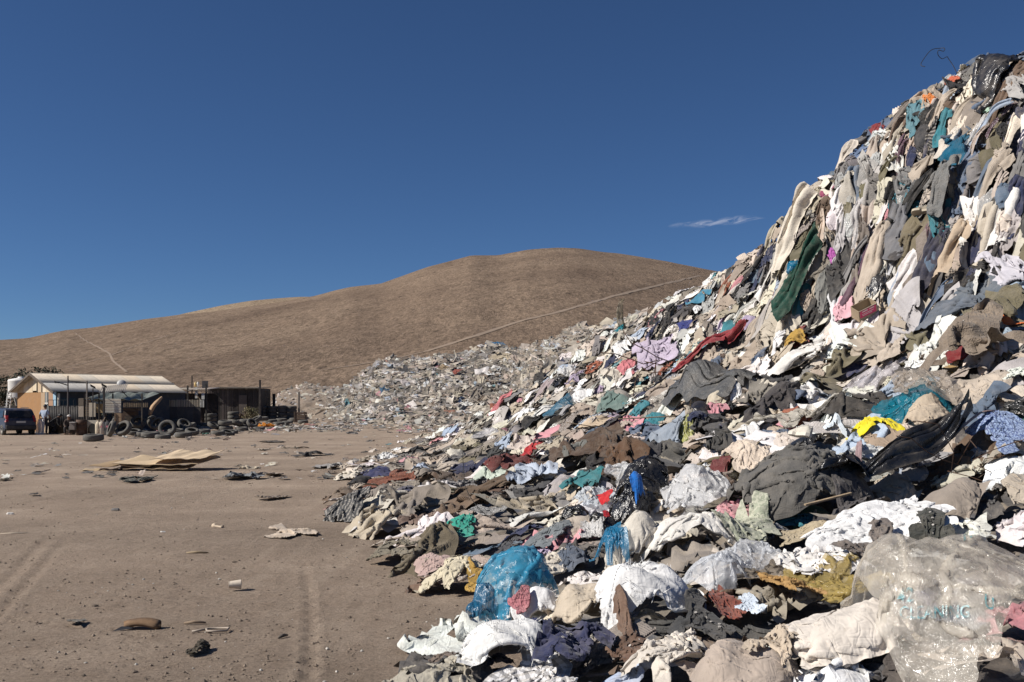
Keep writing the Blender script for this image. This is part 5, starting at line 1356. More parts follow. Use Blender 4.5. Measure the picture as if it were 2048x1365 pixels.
def cardboard_heap():
    p = spot(285, 932); s = p.y / F
    def sheet(pxa, pxb, py0, py1, dep, bend, c, label, seed, skew=0.0):
        """front edge at row py0, back edge raised to row py1; dep metres from front to back"""
        n, m = 30, 10; u = np.linspace(0, 1, n)[:, None]; v = np.linspace(0, 1, m)[None]
        y0 = ray_ground(0, 943); za = CAMZ - (py0 - HOR) / F * y0; zb = CAMZ - (py1 - HOR) / F * (y0 + dep)
        X = at(pxa, y0) + (at(pxb, y0) - at(pxa, y0)) * u + skew * v; j = noise(np.stack([np.repeat(u * 5 + seed, m, 1).ravel(), np.tile(v * 2, (n, 1)).ravel(), np.full(n * m, seed)], 1)).reshape(n, m)
        Y = y0 + dep * v + .16 * j * (v - .3) + 0 * u
        fold = np.abs(((u * 2.3 + seed) % 1) - .5) * 2
        Z = np.maximum(.012, np.maximum(za, .01) + (np.maximum(zb, .02) - np.maximum(za, .01)) * v + bend * (1 - fold) * (.3 + v) + .07 * j)
        me = np_mesh('cardboard_sheet', np.stack([X, Y, Z], -1).reshape(-1, 3), grid_faces(n, m), None, None, False)
        o = link('cardboard_sheet', me, M['card'], None, c); md = o.modifiers.new('t', 'SOLIDIFY'); md.thickness = .014
        tag(o, label, 'cardboard', 'flattened cardboard sheets on the yard')
    sheet(245, 375, 938, 930, .9, .03, (.50, .37, .23), 'lowest long cardboard strip at the front of the flattened cardboard pile', .2)
    sheet(178, 300, 932, 924, 1.0, .06, (.36, .25, .14), 'left darker cardboard sheet of the flattened cardboard pile', 1.3, .2)
    sheet(225, 395, 930, 916, 1.1, .08, (.54, .41, .26), 'long middle cardboard sheet of the pile with a dark gap beneath', 2.4, .3)
    sheet(298, 402, 918, 904, 1.0, .05, (.58, .45, .30), 'topmost right cardboard flap raised above the flattened cardboard pile', 3.1, .3)
    sheet(158, 225, 942, 938, .4, .01, (.47, .36, .23), 'thin cardboard strip at the front left of the pile', 4.7)
cardboard_heap()

# pebbles and clods
def pebbles():
    n = 4200; V, Fc, k = [], [], 0
    ico = np.array([(0, 0, 1), (.9, 0, .3), (.28, .85, .3), (-.72, .53, .3), (-.72, -.53, .3), (.28, -.85, .3), (.7, .5, -.5), (-.3, .8, -.5), (-.9, 0, -.5), (-.3, -.8, -.5), (.7, -.5, -.5)])
    fc = np.array([(0, 1, 2), (0, 2, 3), (0, 3, 4), (0, 4, 5), (0, 5, 1), (1, 6, 2), (2, 6, 7), (2, 7, 3), (3, 7, 8), (3, 8, 4), (4, 8, 9), (4, 9, 5), (5, 9, 10), (5, 10, 1), (1, 10, 6)])
    C = []
    for i in range(n):
        px = rng.uniform(-40, 960); py = HOR + 45 + (1400 - HOR - 45) * rng.random() ** .8
        d = CAMZ * F / (py - HOR); x = at(px, d)
        if noise(np.array([[x * .8, d * .8, 0]]))[0] < rng.uniform(-.35, .25): continue
        s = (.0025 + .0095 * rng.random() ** 2.2) * (1 + (rng.random() > .97) * 1.4) * (1 + d * .05)
        V.append(ico * s * rng.uniform(.6, 1.3, (11, 1)) * np.array([1, 1, .65]) + np.array([x, d, ground_dz(x, d) + s * .2])); Fc.append(fc + k); k += 11
        g = rng.uniform(.7, 1.25); C.append(np.tile(np.array((.20, .155, .115)) * g if rng.random() > .06 else np.array((.45, .42, .37)) * g, (11, 1)))
    tag(link('pebbles', np_mesh('pebbles', np.concatenate(V), np.concatenate(Fc), None, np.concatenate(C), False), M['stone']), 'small stones and clods scattered over the dusty yard', None, None, 'stuff')
M['stone'] = plain('pebble', None, .95, .2, 30, .3, src='attr')
def ground_dz(x, y):
    hit, loc, *_ = GROUND.ray_cast((x, y, 5), (0, 0, -1)); return loc.z if hit else 0
GROUND = bpy.data.objects['ground']
bpy.context.view_layer.update()
pebbles()
# ------------------------------------------------------------------ far heaps behind the main one
FAR = np.array([(520, 812, 84, 100), (550, 790, 84, 100), (585, 778, 84, 100), (620, 770, 84, 98), (650, 774, 82, 96), (690, 778, 78, 94), (720, 752, 76, 92), (752, 732, 75, 90), (775, 723, 74, 90), (830, 722, 73, 90), (870, 716, 72, 90), (925, 716, 72, 90), (950, 704, 72, 90), (990, 693, 72, 90), (1020, 702, 72, 88), (1050, 703, 68, 82), (1080, 690, 62, 74), (1110, 678, 57, 70), (1150, 658, 54, 66), (1190, 655, 52, 64), (1240, 645, 52, 64), (1400, 600, 52, 64)], float)
def far_z(X, Y):
    px = CX + X / Y * F; sk = np.interp(px, FAR[:, 0], FAR[:, 1]); yb = np.interp(px, FAR[:, 0], FAR[:, 2]); yc = np.interp(px, FAR[:, 0], FAR[:, 3])
    zc = CAMZ + (HOR - sk) / F * yc; g = ground_z(0, Y); t = (Y - yb) / (yc - yb)
    s = np.clip(np.where(t < 1, 1 - (1 - np.clip(t, 0, 1)) ** 1.25, 1), 0, 1)
    p = np.stack([X.ravel(), Y.ravel(), 0 * X.ravel()], 1)
    edge = np.clip((px - 505) / 60, 0, 1)
    return g + ((zc - g) * s + (.45 * noise(p * .35) + .3 * noise(p * .8 + 4) + .15 * noise(p * 1.9)).reshape(X.shape) * np.clip(s * 4, 0, 1)) * edge - .12 * (s <= 0)
def build_far():
    px = np.linspace(505, 1400, 330); t = np.concatenate([np.linspace(-.05, 1.15, 70), [1.4, 1.8]])
    PX, T = np.meshgrid(px, t, indexing='ij'); yb = np.interp(PX, FAR[:, 0], FAR[:, 2]); yc = np.interp(PX, FAR[:, 0], FAR[:, 3]); Y = yb + T * (yc - yb); X = (PX - CX) / F * Y
    Z = far_z(X, Y) - np.where(T > 1.2, (T - 1.2) * 6, 0)
    p = np.stack([X, Y, Z], -1).reshape(-1, 3); p[:, 2] += .12 * fbm(p * 1.6, 3, .6)
    c = np.array(UNDER)[_P[(np.floor(p * 2.2).astype(int) @ np.array([7, 131, 1009])) & 4095] % len(UNDER)] * .8  # base tint darkened throughout to paint in the shaded gaps between pieces
    soil = np.clip((690 - PX.ravel()) / 60, 0, 1)[:, None]; c = c * (1 - soil) + np.array((.2, .15, .11)) * soil
    tag(link('compacted_waste', np_mesh('compacted_waste', p, grid_faces(*PX.shape), None, c), M['heapcloth']), 'packed body of the grey-beige clothing heaps farther back', None, None, 'stuff')
    Vs, Fs, Cs, k = [], [], [], 0
    names = ['cream', 'off-white', 'beige', 'sand', 'taupe', 'grey', 'pale grey', 'charcoal', 'black', 'pale blue', 'pink', 'teal', 'white', 'brown', 'rust']; wts = [18, 12, 20, 18, 14, 10, 8, 7, 5, 2, .6, .5, 2, 7, .4]
    low = []
    for kd in FLAT:
        for T_ in LIB[kd] + LIB['hang_' + kd]: low.append((T_['P'][::5, ::5], T_['mask'][::5, ::5]))
    def add(x, y, z, s, c, tilt):
        nonlocal k
        P, mk = low[random.randrange(len(low))]; n, m = mk.shape
        a = random.uniform(0, 6.28); ca, sa = math.cos(a), math.sin(a)
        q = P * s; q = np.stack([q[..., 0] * ca - q[..., 1] * sa, q[..., 0] * sa + q[..., 1] * ca, q[..., 2] * 1.6], -1)
        q = np.stack([q[..., 0], q[..., 1] * math.cos(tilt) - q[..., 2] * math.sin(tilt), q[..., 1] * math.sin(tilt) + q[..., 2] * math.cos(tilt)], -1) + np.array([x, y, z])
        f = mk[:-1, :-1] & mk[1:, :-1] & mk[1:, 1:] & mk[:-1, 1:]; ii, jj = np.nonzero(f); b = ii * m + jj
        Vs.append(q.reshape(-1, 3)); Fs.append(np.stack([b, b + m, b + m + 1, b + 1], 1) + k); Cs.append(np.tile(c, (n * m, 1))); k += n * m
    for _ in range(5200):
        p0 = random.uniform(535, 1290); t = random.uniform(-.06, 1.08)
        dens = np.clip((p0 - 600) / 110, .22, 1)
        if random.random() > dens: continue
        yb = np.interp(p0, FAR[:, 0], FAR[:, 2]); yc = np.interp(p0, FAR[:, 0], FAR[:, 3]); y = yb + t * (yc - yb); x = (p0 - CX) / F * y
        z = float(far_z(np.array([[x]]), np.array([[y]]))[0, 0])
        cl = float(noise(np.array([[x * .22, y * .22, 3]]))[0]); nm = random.choices(names, [w * (1 + 1.6 * max(-.55, min(.55, cl if i < 4 else -cl))) for i, w in enumerate(wts)])[0]
        add(x, y, z + .05, (random.uniform(.45, .95) if random.random() < .92 else random.uniform(1.0, 1.7)) * (1 if p0 > 690 else .7), tuple(.85 * v + .15 * m_ for v, m_ in zip(shade(PAL[nm], .2), (.37, .325, .27))), random.uniform(.2, 1.0) if t > 0 else random.uniform(-.1, .3))
    me = np_mesh('waste_clothes', np.concatenate(Vs), np.concatenate(Fs), None, np.concatenate(Cs))
    tag(link('waste_clothes', me, M['heapcloth']), 'thousands of sun-bleached clothes covering the heaps farther back', None, None, 'stuff')
    # litter trodden into the yard in front of the tyres and the far heaps
    Vs.clear(); Fs.clear(); Cs.clear(); k = 0
    for _ in range(1900):
        r = random.random()
        if r < .26: p0, py = random.uniform(470, 1010), random.gauss(850, 6)
        elif r < .44: p0, py = random.uniform(440, 720), random.gauss(858, 4)
        elif r < .56: p0, py = random.uniform(200, 480), random.gauss(864, 6)
        elif r < .66: p0, py = random.uniform(110, 290), random.gauss(863, 3)
        elif r < .74: p0, py = random.gauss(900, 60), random.gauss(862, 4)
        elif r < .9: p0, py = 640 + random.random() ** .5 * 300, random.uniform(835, 848)
        else: p0, py = random.uniform(0, 900), random.uniform(870, 960)
        if py < 826: continue
        d = ray_ground(0, py); x = at(p0, d)
        nm = random.choices(names, [7, 6, 10, 12, 16, 14, 5, 16, 16, 2, 1.5, 1, 3, 14, 1])[0]
        add(x, d, float(ground_z(0, d)) + .02, random.uniform(.25, .85) * (.6 if r > .9 else 1), shade(PAL[nm], .2), random.uniform(0, .3))
    me = np_mesh('litter', np.concatenate(Vs), np.concatenate(Fs), None, np.concatenate(Cs))
    tag(link('litter', me, M['heapcloth']), 'scraps of cloth and rubbish strewn on the ground before the far heaps', None, None, 'stuff')
build_far()
def far_thing(px, py, w, h, kind, c, name, label, cat, mat='cloth', tilt=.8, t=None):
    for d in np.linspace(50, 104, 500):
        x = at(px, d)
        if CAMZ + (HOR - py) / F * d <= float(far_z(np.array([[x]]), np.array([[d]]))[0, 0]): break
    T = LIB[kind][(px + py) % len(LIB[kind])]; P = T['P'] * np.array([w / F * d / T['ext'][0], h / F * d / T['ext'][1], 1.6]); z = CAMZ + (HOR - py) / F * d
    ct, st = math.cos(tilt), math.sin(tilt); W = np.stack([P[..., 0], P[..., 1] * ct - P[..., 2] * st, P[..., 1] * st + P[..., 2] * ct], -1)[::2, ::2] + np.array([x, d - .35, z + .1])
    o3 = W[T['mask'][::2, ::2]].mean(0)
    o = link(name, cloth_mesh(name, W, T['mask'][::2, ::2], None, o3), M[mat], None, c); o.location = tuple(o3); tag(o, label, cat)
far_thing(992, 692, 44, 16, 'sheet', (.02, .2, .4), 'plastic_sheet', 'bright blue plastic sheet on top of the far heap', 'plastic sheet', 'film_colour')
far_thing(1034, 702, 30, 12, 'sheet', (.01, .12, .2), 'plastic_sheet', 'dark teal plastic sheet right of the bright blue one on the far heap', 'plastic sheet', 'film_colour')
far_thing(815, 745, 34, 30, 'jacket', (.05, .05, .055), 'jacket', 'dark jacket hanging near the top left of the far heap', 'jacket')
far_thing(888, 738, 26, 20, 'sheet', (.36, .27, .17), 'cardboard_box', 'brown carton flap high on the far heap', 'carton', 'card')
far_thing(915, 747, 26, 14, 'scarf', (.42, .12, .09), 'scarf', 'faded red scarf coiled on the far heap', 'scarf')
far_thing(1002, 718, 50, 30, 'sheet', (.5, .42, .3), 'blanket', 'fan-folded beige blanket below the bright blue sheet on the far heap', 'blanket')
far_thing(965, 768, 26, 30, 'sheet', (.6, .53, .42), 'mattress', 'cream mattress standing on the front of the far heap', 'mattress', tilt=1.3)
far_thing(1000, 765, 50, 10, 'scarf', (.4, .33, .24), 'plank', 'pale planks leaning right of the cream mattress on the far heap', 'plank', 'wood', tilt=.3)
far_thing(680, 800, 30, 20, 'sheet', (.62, .57, .48), 'board', 'white board standing at the left foot of the far heap', 'board', 'card', tilt=1.2)
far_thing(642, 822, 60, 12, 'sheet', (.5, .43, .34), 'plastic_sheet', 'long pale plastic sheet at the far left foot of the far heap', 'plastic sheet', 'film_milky', tilt=.1)
far_thing(770, 783, 24, 26, 'tee', (.05, .12, .2), 'tee_shirt', 'blue T-shirt in the middle of the far heap', 'T-shirt')
far_thing(742, 836, 44, 14, 'sheet', (.66, .62, .55), 'plastic_sheet', 'white plastic sheet at the front foot of the far heap', 'plastic sheet', 'film_milky', tilt=.2)
# ------------------------------------------------------------------ the shacks, the tyres and the car at the left
def rect(name, mat, color, px0, px1, py0, py1, d, t=.03, parent=None, bev=0.0):
    """an upright board whose front face stands at depth d and covers the given part of the photograph"""
    o3 = parent.location if parent is not None else Vector((0, 0, 0))
    m = MB().box(at(px0, d) - o3.x, at(px1, d) - o3.x, d - o3.y, d + t - o3.y, hz(py1, d) - o3.z, hz(py0, d) - o3.z)
    return m.build(name, M[mat], parent, color, bevel=bev)
def corrugated(name, w, l, mat, color, parent, pitch=.09, amp=.022, t=0):
    """a corrugated sheet, w along x, l along y, ridges running along y"""
    n = int(w / pitch * 4) + 1; x = np.linspace(0, w, n); z = amp * np.sin(x / pitch * 6.2832)
    V = np.concatenate([np.stack([x, np.full(n, yy), z], 1) for yy in (0, l)]); f = np.stack([np.arange(n - 1), np.arange(1, n), n + np.arange(1, n), n + np.arange(n - 1)], 1)
    me = np_mesh(name, V, f); o = link(name, me, M[mat], parent, color); md = o.modifiers.new('t', 'SOLIDIFY'); md.thickness = .004
    return o
def house():
    o = empty('house', (at(113, 61), 61, .06), R(47.3), 'low shack with a pale corrugated roof and chipboard gable wall', 'shack')
    L, Wd, E, Rg = 8.6, 5.9, 2.62, 3.62; rz = lambda y: E + (Rg - E) * (1 - abs(y - Wd / 2) / (Wd / 2))
    def gable(name, y0, y1, z0, z1, c, mat='board', x=0.0, t=.04):
        top = [(y0, min(z1, rz(y0))), (y1, min(z1, rz(y1)))]
        if y0 < Wd / 2 < y1 and z1 > Rg - .01: top.insert(1, (Wd / 2, Rg))
        poly = [(y0, z0), (y1, z0)] + top[::-1]; n = len(poly)
        return MB().add([(x, y, z) for y, z in poly] + [(x - t, y, z) for y, z in poly], [tuple(range(n)), tuple(range(2 * n - 1, n - 1, -1))] + [(i, i + n, (i + 1) % n + n, (i + 1) % n) for i in range(n)]).build(name, M[mat], o, c)
    MB().box(.04, L, .02, .1, 0, E - .02).build('wall', M['board'], o, (.05, .06, .075))
    MB().box(.04, L, Wd - .1, Wd - .02, 0, E - .02).build('wall', M['board'], o, (.2, .17, .13)); MB().box(L - .06, L, .1, Wd - .1, 0, E - .02).build('wall', M['board'], o, (.2, .17, .13))
    gable('chipboard_panel', 2.2, Wd, 0, 2.46, (.32, .17, .07), 'card'); gable('board', 1.62, 2.19, 0, 2.46, (.40, .28, .17)); gable('board', .42, 1.05, 1.0, 2.46, (.34, .20, .12)); gable('board', .42, 1.05, 0, .99, (.3, .24, .17))
    fr = gable('window', 1.07, 1.60, .8, 2.46, (.10, .11, .11)); MB().box(-.07, -.045, 1.30, 1.37, .8, 2.46).build('frame', M['plain'], fr, (.7, .68, .62))
    for z in (1.2, 1.75): MB().box(-.065, -.045, 1.10, 1.57, z, z + .06).build('bar', M['plain'], fr, (.7, .68, .62))
    gable('board', 1.07, 1.60, 0, .79, (.33, .27, .2)); gable('corner_board', 0, .41, 0, 2.46, (.28, .42, .52))
    ys = [0, .75, 1.35, 2.02, 2.75, 3.45, 4.1, 4.9, Wd]
    for k in range(8): gable('gable_board', ys[k] + .012, ys[k + 1] - .012, 2.47 + (.1 if k == 4 else 0), 9, ((.62, .52, .37), (.58, .46, .31), (.66, .56, .42), (.5, .38, .25))[k % 4], 'board', -.005)
    for k in (3, 4): MB().box(-.085, -.05, ys[k] - .05, ys[k] + .03, 2.47, rz(ys[k]) - .03).build('batten', M['wood'], o, (.06, .05, .04))
    sl = math.atan2(Rg - E, Wd / 2); ln = (Wd / 2 + .55) / math.cos(sl)
    for side in (0, 1):
        for k in range(9):
            for tier in (0, 1):
                l2 = ln * .54
                c = [(.46, .41, .34), (.50, .44, .36), (.42, .385, .33), (.47, .40, .31)][(k * 3 + tier + side) % 4]
                if side == 0 and k < 3 and tier == 0: c = (.33, .32, .305)
                s_ = corrugated('roof_sheet', .99, l2, 'metal', c, o)
                x = -.42 + k * .985; t0 = tier * ln * .47
                if side == 0: s_.rotation_euler = (sl, 0, 0); s_.location = (x, -.55 + t0 * math.cos(sl), E - .55 * math.tan(sl) + t0 * math.sin(sl) + .05 + tier * .014)
                else: s_.rotation_euler = (sl, 0, R(180)); s_.location = (x + .99, Wd + .55 - t0 * math.cos(sl), E - .55 * math.tan(sl) + t0 * math.sin(sl) + .05 + tier * .014)
    for a, b in ((-.58, Wd / 2), (Wd + .58, Wd / 2)): MB().bar((-.44, a, E - .55 * math.tan(sl) - .03), (-.44, b, Rg - .0), .05, .14).build('fascia', M['wood'], o, (.10, .075, .055))
    MB().box(-.1, .0, -.5, -.4, 0, E - .25).build('post', M['plain'], o, (.66, .6, .5)); MB().box(1.6, 1.7, -.5, -.4, 0, E - .25).build('post', M['plain'], o, (.66, .6, .5))
    MB().box(.3, 1.2, -.02, .015, 0, 2.1).build('door', M['board'], o, (.03, .07, .10))
house()
def tank():
    p = (at(42, 69), 69, 0); o = empty('water_tank', p, 0, 'white water tank raised behind the left end of the shack roof', 'water tank')
    MB().lathe([(0, 2.2), (.8, 2.2), (.82, 2.3), (.82, 3.35), (.84, 3.4), (.78, 3.5), (.2, 3.62), (.2, 3.7), (0, 3.7)], 24).build('tank', M['plain'], o, (.72, .7, .66), True)
    for a in range(4): MB().box(.6 * (a % 2 * 2 - 1) - .05, .6 * (a % 2 * 2 - 1) + .05, .6 * (a // 2 * 2 - 1) - .05, .6 * (a // 2 * 2 - 1) + .05, 0, 2.2).build('leg', M['wood'], o, (.08, .07, .06))
tank()
def tree(px, pyb, d, h, w, label, seed, leaves=420, dry=False):
    z = float(ground_z(0, d)); o = empty('tree', (at(px, d), d, z), 0, label, 'tree', 'dark trees behind the shack'); rr = random.Random(seed)
    MB().tube([(0, 0, 0), (.08, 0, h * .25), (.02, .05, h * .5), (.1, 0, h * .75)], [.13, .10, .07, .03], 7).build('trunk', M['wood'], o, (.08, .06, .045), True)
    lim = MB()
    for k in range(7): a = rr.uniform(0, 6.28); lim.tube([(.05, 0, h * rr.uniform(.2, .5)), (w * .3 * math.cos(a), w * .3 * math.sin(a), h * rr.uniform(.5, .8)), (w * .45 * math.cos(a), w * .45 * math.sin(a), h * rr.uniform(.6, .95))], [.05, .035, .015], 5)
    lim.build('limb', M['wood'], o, (.08, .06, .045), True)
    V, Fc = [], []
    cl = [(rr.uniform(-.5, .5) * w, rr.uniform(-.5, .5) * w, h * rr.uniform(.28, .95), rr.uniform(.14, .26) * w) for _ in range(26)]
    for k in range(leaves * 3):
        cx_, cy_, cz_, r = rr.choice(cl); v = Vector((rr.gauss(0, 1), rr.gauss(0, 1), rr.gauss(0, 1))).normalized() * r * rr.random() ** .4 + Vector((cx_, cy_, cz_))
        a, b = Vector((rr.gauss(0, 1), rr.gauss(0, 1), rr.gauss(0, 1))).normalized() * .11, Vector((rr.gauss(0, 1), rr.gauss(0, 1), rr.gauss(0, 1))).normalized() * .07
        n = len(V); V += [v - a, v + b, v + a, v - b]; Fc.append((n, n + 1, n + 2, n + 3))
    link('crown', np_mesh('crown', V, Fc, None, None, False), M['leaf'], o)
for a in ((8, 0, 76, 3.4, 2.6, 'dark bushy tree at the left edge behind the car', 1), (34, 0, 80, 3.9, 2.4, 'dark tree behind the white water tank', 2), (62, 0, 84, 4.2, 2.0, 'dark tree showing above the gable peak of the shack', 3), (97, 0, 86, 4.3, 2.0, 'dark treetop above the left part of the shack roof', 4)): tree(*a)
def bush(px, d, h, w, label, c, seed, n=160):
    z = float(ground_z(0, d)); o = empty('shrub', (at(px, d), d, z), 0, label, 'shrub'); rr = random.Random(seed)
    st = MB()
    for k in range(8): a = rr.uniform(0, 6.28); st.tube([(0, 0, 0), (w * .25 * math.cos(a), w * .2 * math.sin(a), h * .5), (w * .45 * math.cos(a), w * .4 * math.sin(a), h * rr.uniform(.7, 1))], [.03, .02, .008], 4)
    st.build('stem', M['wood'], o, (.2, .15, .1))
    V, Fc = [], []
    for k in range(n):
        v = Vector((rr.gauss(0, w * .25), rr.gauss(0, w * .25), h * rr.uniform(.25, 1))); a, b = Vector((rr.gauss(0, 1), rr.gauss(0, 1), rr.gauss(0, 1))).normalized() * .10, Vector((rr.gauss(0, 1), rr.gauss(0, 1), rr.gauss(0, 1))).normalized() * .05
        i = len(V); V += [v - a, v + b, v + a, v - b]; Fc.append((i, i + 1, i + 2, i + 3))
    link('foliage', np_mesh('foliage', V, Fc, None, None, False), M['leaf'] if c is None else M['card'], o, c)
bush(202, 62, 1.6, 1.2, 'leafy green shrub beside the slatted white panel', None, 5); bush(526, 82, 2.4, 1.3, 'dry thin shrub at the right corner of the plank shed', (.16, .12, .07), 6)
bush(495, 77, 1.2, .7, 'dry weed in front of the plank shed, left of the tyre block', (.2, .17, .09), 7); bush(508, 77, 1.1, .8, 'dry weed just left of the tyre block', (.16, .15, .08), 8)

def dish():
    d = 60.5; p = Vector((at(243, d), d, hz(768, d))); o = empty('satellite_dish', p, 0, 'grey satellite dish mounted above the shack eave', 'satellite dish')
    RM = Matrix.Rotation(R(70), 4, 'X') @ Matrix.Rotation(R(0), 4, 'Y') ; RM = Matrix.Rotation(R(18), 4, 'Z') @ RM
    MB().lathe([(.0, .06), (.1, .052), (.19, .028), (.27, -.02), (.275, -.022), (.19, .036), (.1, .06), (.0, .068)], 28, False, RM).build('dish', M['metal'], o, (.42, .42, .41), True)
    MB().tube([RM @ Vector((0, .26, -.03)), RM @ Vector((0, .16, -.3))], .015, 5).build('feed_arm', M['black'], o); MB().bar(RM @ Vector((0, .16, -.34)), RM @ Vector((0, .14, -.27)), .07).build('receiver', M['plain'], o, (.5, .5, .48))
    MB().tube([(0, .1, 0), (0, .15, -.45), (.25, .3, -.8)], .03, 6).build('mount', M['black'], o)
dish()
def post(px, py0, d, w, name, label, cat, c=(.06, .05, .045), mat='wood', lean=0.0, base=None):
    z0 = float(ground_z(0, d)) if base is None else base
    return tag(MB().bar((at(px, d), d, z0 - .1), (at(px, d) + lean, d, hz(py0, d)), w).build(name, M[mat], None, c, bevel=.01), label, cat)
def poles():
    d = 58.5; o = empty('light_pole', (at(136, d), d, 0), 0, 'tall thin pole with two lamp arms in front of the shack', 'pole'); z1 = hz(752, d)
    MB().tube([(0, 0, 0), (0, 0, z1)], [.055, .04], 8).build('pole', M['metal'], o, (.09, .075, .07))
    x2 = at(175, d) - o.location.x
    MB().tube([(0, 0, hz(762, d)), (x2, 0, hz(766, d))], .035, 6).build('lamp_arm', M['black'], o); MB().tube([(0, 0, hz(771, d)), (at(109, d) - o.location.x, .0, hz(763, d))], .035, 6).build('lamp_arm', M['black'], o)
    MB().box(at(152, d) - o.location.x, at(160, d) - o.location.x, -.07, .07, hz(766, d) + .0, hz(764, d) + .02).build('lamp_head', M['black'], o); MB().box(at(110, d) - o.location.x, at(118, d) - o.location.x, -.07, .07, hz(767, d), hz(764, d)).build('lamp_head', M['black'], o)
    post(174, 762, 58.4, .07, 'post', 'grey wooden post carrying the right lamp arm', 'post', (.2, .17, .14))
    for px, py, lab in ((186, 773, 'small solar lamp on a short stalk, left one under the roof edge'), (208, 771, 'solar lamp on the thick dark post under the roof edge')):
        d = 58; o = empty('solar_lamp', (at(px, d), d, 0), 0, lab, 'solar lamp'); MB().bar((0, 0, 0), (0, 0, hz(py + 4, d)), .10 if px > 200 else .05).build('post', M['wood'], o, (.035, .03, .03))
        MB().box(-.16, .16, -.1, .1, -.015, .015, Matrix.Translation((0, 0, hz(py, d) - .02)) @ Matrix.Rotation(R(28), 4, 'Y') @ Matrix.Rotation(R(-35), 4, 'X')).build('solar_panel', M['glass'], o)
    for px, py, dd, w, lab in ((548, 788, 84, .22, 'short black post left of the far rubble'), (598, 784, 82, .14, 'thin grey post behind the tyre block'), (520, 760, 79, .14, 'dark corner post rising above the plank shed'), (384, 752, 74, .08, 'thin pole on the lean-to roof, left of the black board'), (345, 766, 75, .05, 'short thin pole on the lean-to roof')):
        post(px, py, dd, w, 'post', lab, 'post', (.05, .04, .035) if px != 598 else (.22, .19, .16))
poles()
def front_yard():
    # dark sheet-metal fence with a rail of thin bars on top
    d = 59.5; o = empty('fence', (at(112, d), d, 0), 0, 'dark sheet metal fence beside the man in the pale blue shirt', 'fence')
    for k in range(6):
        s = corrugated('metal_sheet', .43, hz(812, d), 'metal', (.045, .04, .038), o, .1, .02); s.rotation_euler = (R(90), 0, 0); s.location = (at(97, d) - o.location.x + .43 * k * .98, 0, 0)
    for k in range(9): MB().box(-.012, .012, -.012, .012, hz(812, d), hz(800, d), Matrix.Translation((at(97, d) - o.location.x + k * .3, -.02, 0))).build('bar', M['black'], o)
    MB().box(at(97, d) - o.location.x, at(136, d) - o.location.x, -.03, -.005, hz(801, d), hz(800, d)).build('rail', M['black'], o)
    def board(name, label, cat, mat, c, px0, px1, py0, py1, d, t=.04, **k):
        return tag(rect(name, mat, c, px0, px1, py0, py1, d, t, **k), label, cat)
    board('board', 'upright weathered grey board behind the pallet ladder', 'board', 'wood', (.2, .16, .12), 157, 167, 797, 812, 59)
    board('board', 'pale upright board with peeling paint left of the pallet ladder', 'board', 'board', (.52, .43, .33), 157, 167, 813, 834, 58.4)
    p = empty('pallet', (at(174, 58.8), 58.8, 0), 0, 'tall narrow wooden pallet standing on end beside the cream board', 'pallet')
    for k in range(8): rect('slat', 'wood', (.36, .27, .18), 168.5, 181.5, 795.5 + k * 4.8, 798.6 + k * 4.8, 58.78, .02, p)
    for a in (168.5, 180): rect('rail', 'wood', (.25, .18, .12), a, a + 1.8, 795, 834, 58.82, .06, p)
    board('board', 'wide cream board with brown streaks standing next to the pallet', 'board', 'board', (.60, .51, .38), 178, 191, 806, 834, 58.2)
    board('board', 'yellowish plank panel behind the green shrub', 'board', 'wood', (.50, .37, .2), 192.5, 205, 808, 826, 59.2)
    o = empty('slatted_panel', (at(224, 58.3), 58.3, 0), 0, 'white slatted panel of horizontal boards above a brown crate', 'panel')
    for k in range(13): b = rect('slat', 'board', ((.62, .57, .47), (.58, .50, .40), (.66, .61, .52))[k % 3], 206, 242, 798 + k * 2.2, 799.9 + k * 2.2, 58.28 - .012 * (k % 2), .03, o)
    o = empty('crate', (at(236, 58), 58, 0), 0, 'brown wooden crate under the white slatted panel', 'crate')
    for k in range(3): rect('plank', 'wood', (.33, .22, .13), 229, 243, 827 + k * 8.3, 834.6 + k * 8.3, 57.98, .5, o)
    for a in (229, 241.4): rect('batten', 'wood', (.26, .17, .1), a, a + 1.6, 827, 851, 57.94, .03, o)
    # broken furniture, drum and painted sacks
    o = empty('barrel', (at(163, 57), 57, 0), 0, 'rusty dented barrel in front of the pallet', 'barrel'); MB().lathe([(0, 0), (.29, 0), (.30, .25), (.285, .27), (.3, .3), (.3, .58), (.285, .6), (.3, .63), (.29, .88), (.26, .88), (.26, .86), (0, .86)], 18).build('barrel_body', M['rust'], o, None, True)
    MB().lathe([(.30, .1), (.315, .12), (.30, .14)], 18).build('hoop', M['rust'], o)
    o = empty('kennel', (at(185, 57.2), 57.2, 0), 0, 'cream panel with a dark arched opening beside the barrel', 'panel')
    m = MB(); n = 10; arc = [(.28 * math.cos(math.pi * k / n), .25 + .42 * math.sin(math.pi * k / n)) for k in range(n + 1)]
    outer = [(.42, 0)] + [(.42, .85)] + [(-.42, .85)] + [(-.42, 0)]
    m.prism([(.42, 0), (.42, .85), (-.42, .85), (-.42, 0), (-.28, 0)] + arc[::-1] + [(.28, 0)], -.02, .02); m.build('panel', M['board'], o, (.55, .5, .4)); MB().box(-.3, .3, .3, .34, 0, .8).build('back', M['black'], o)
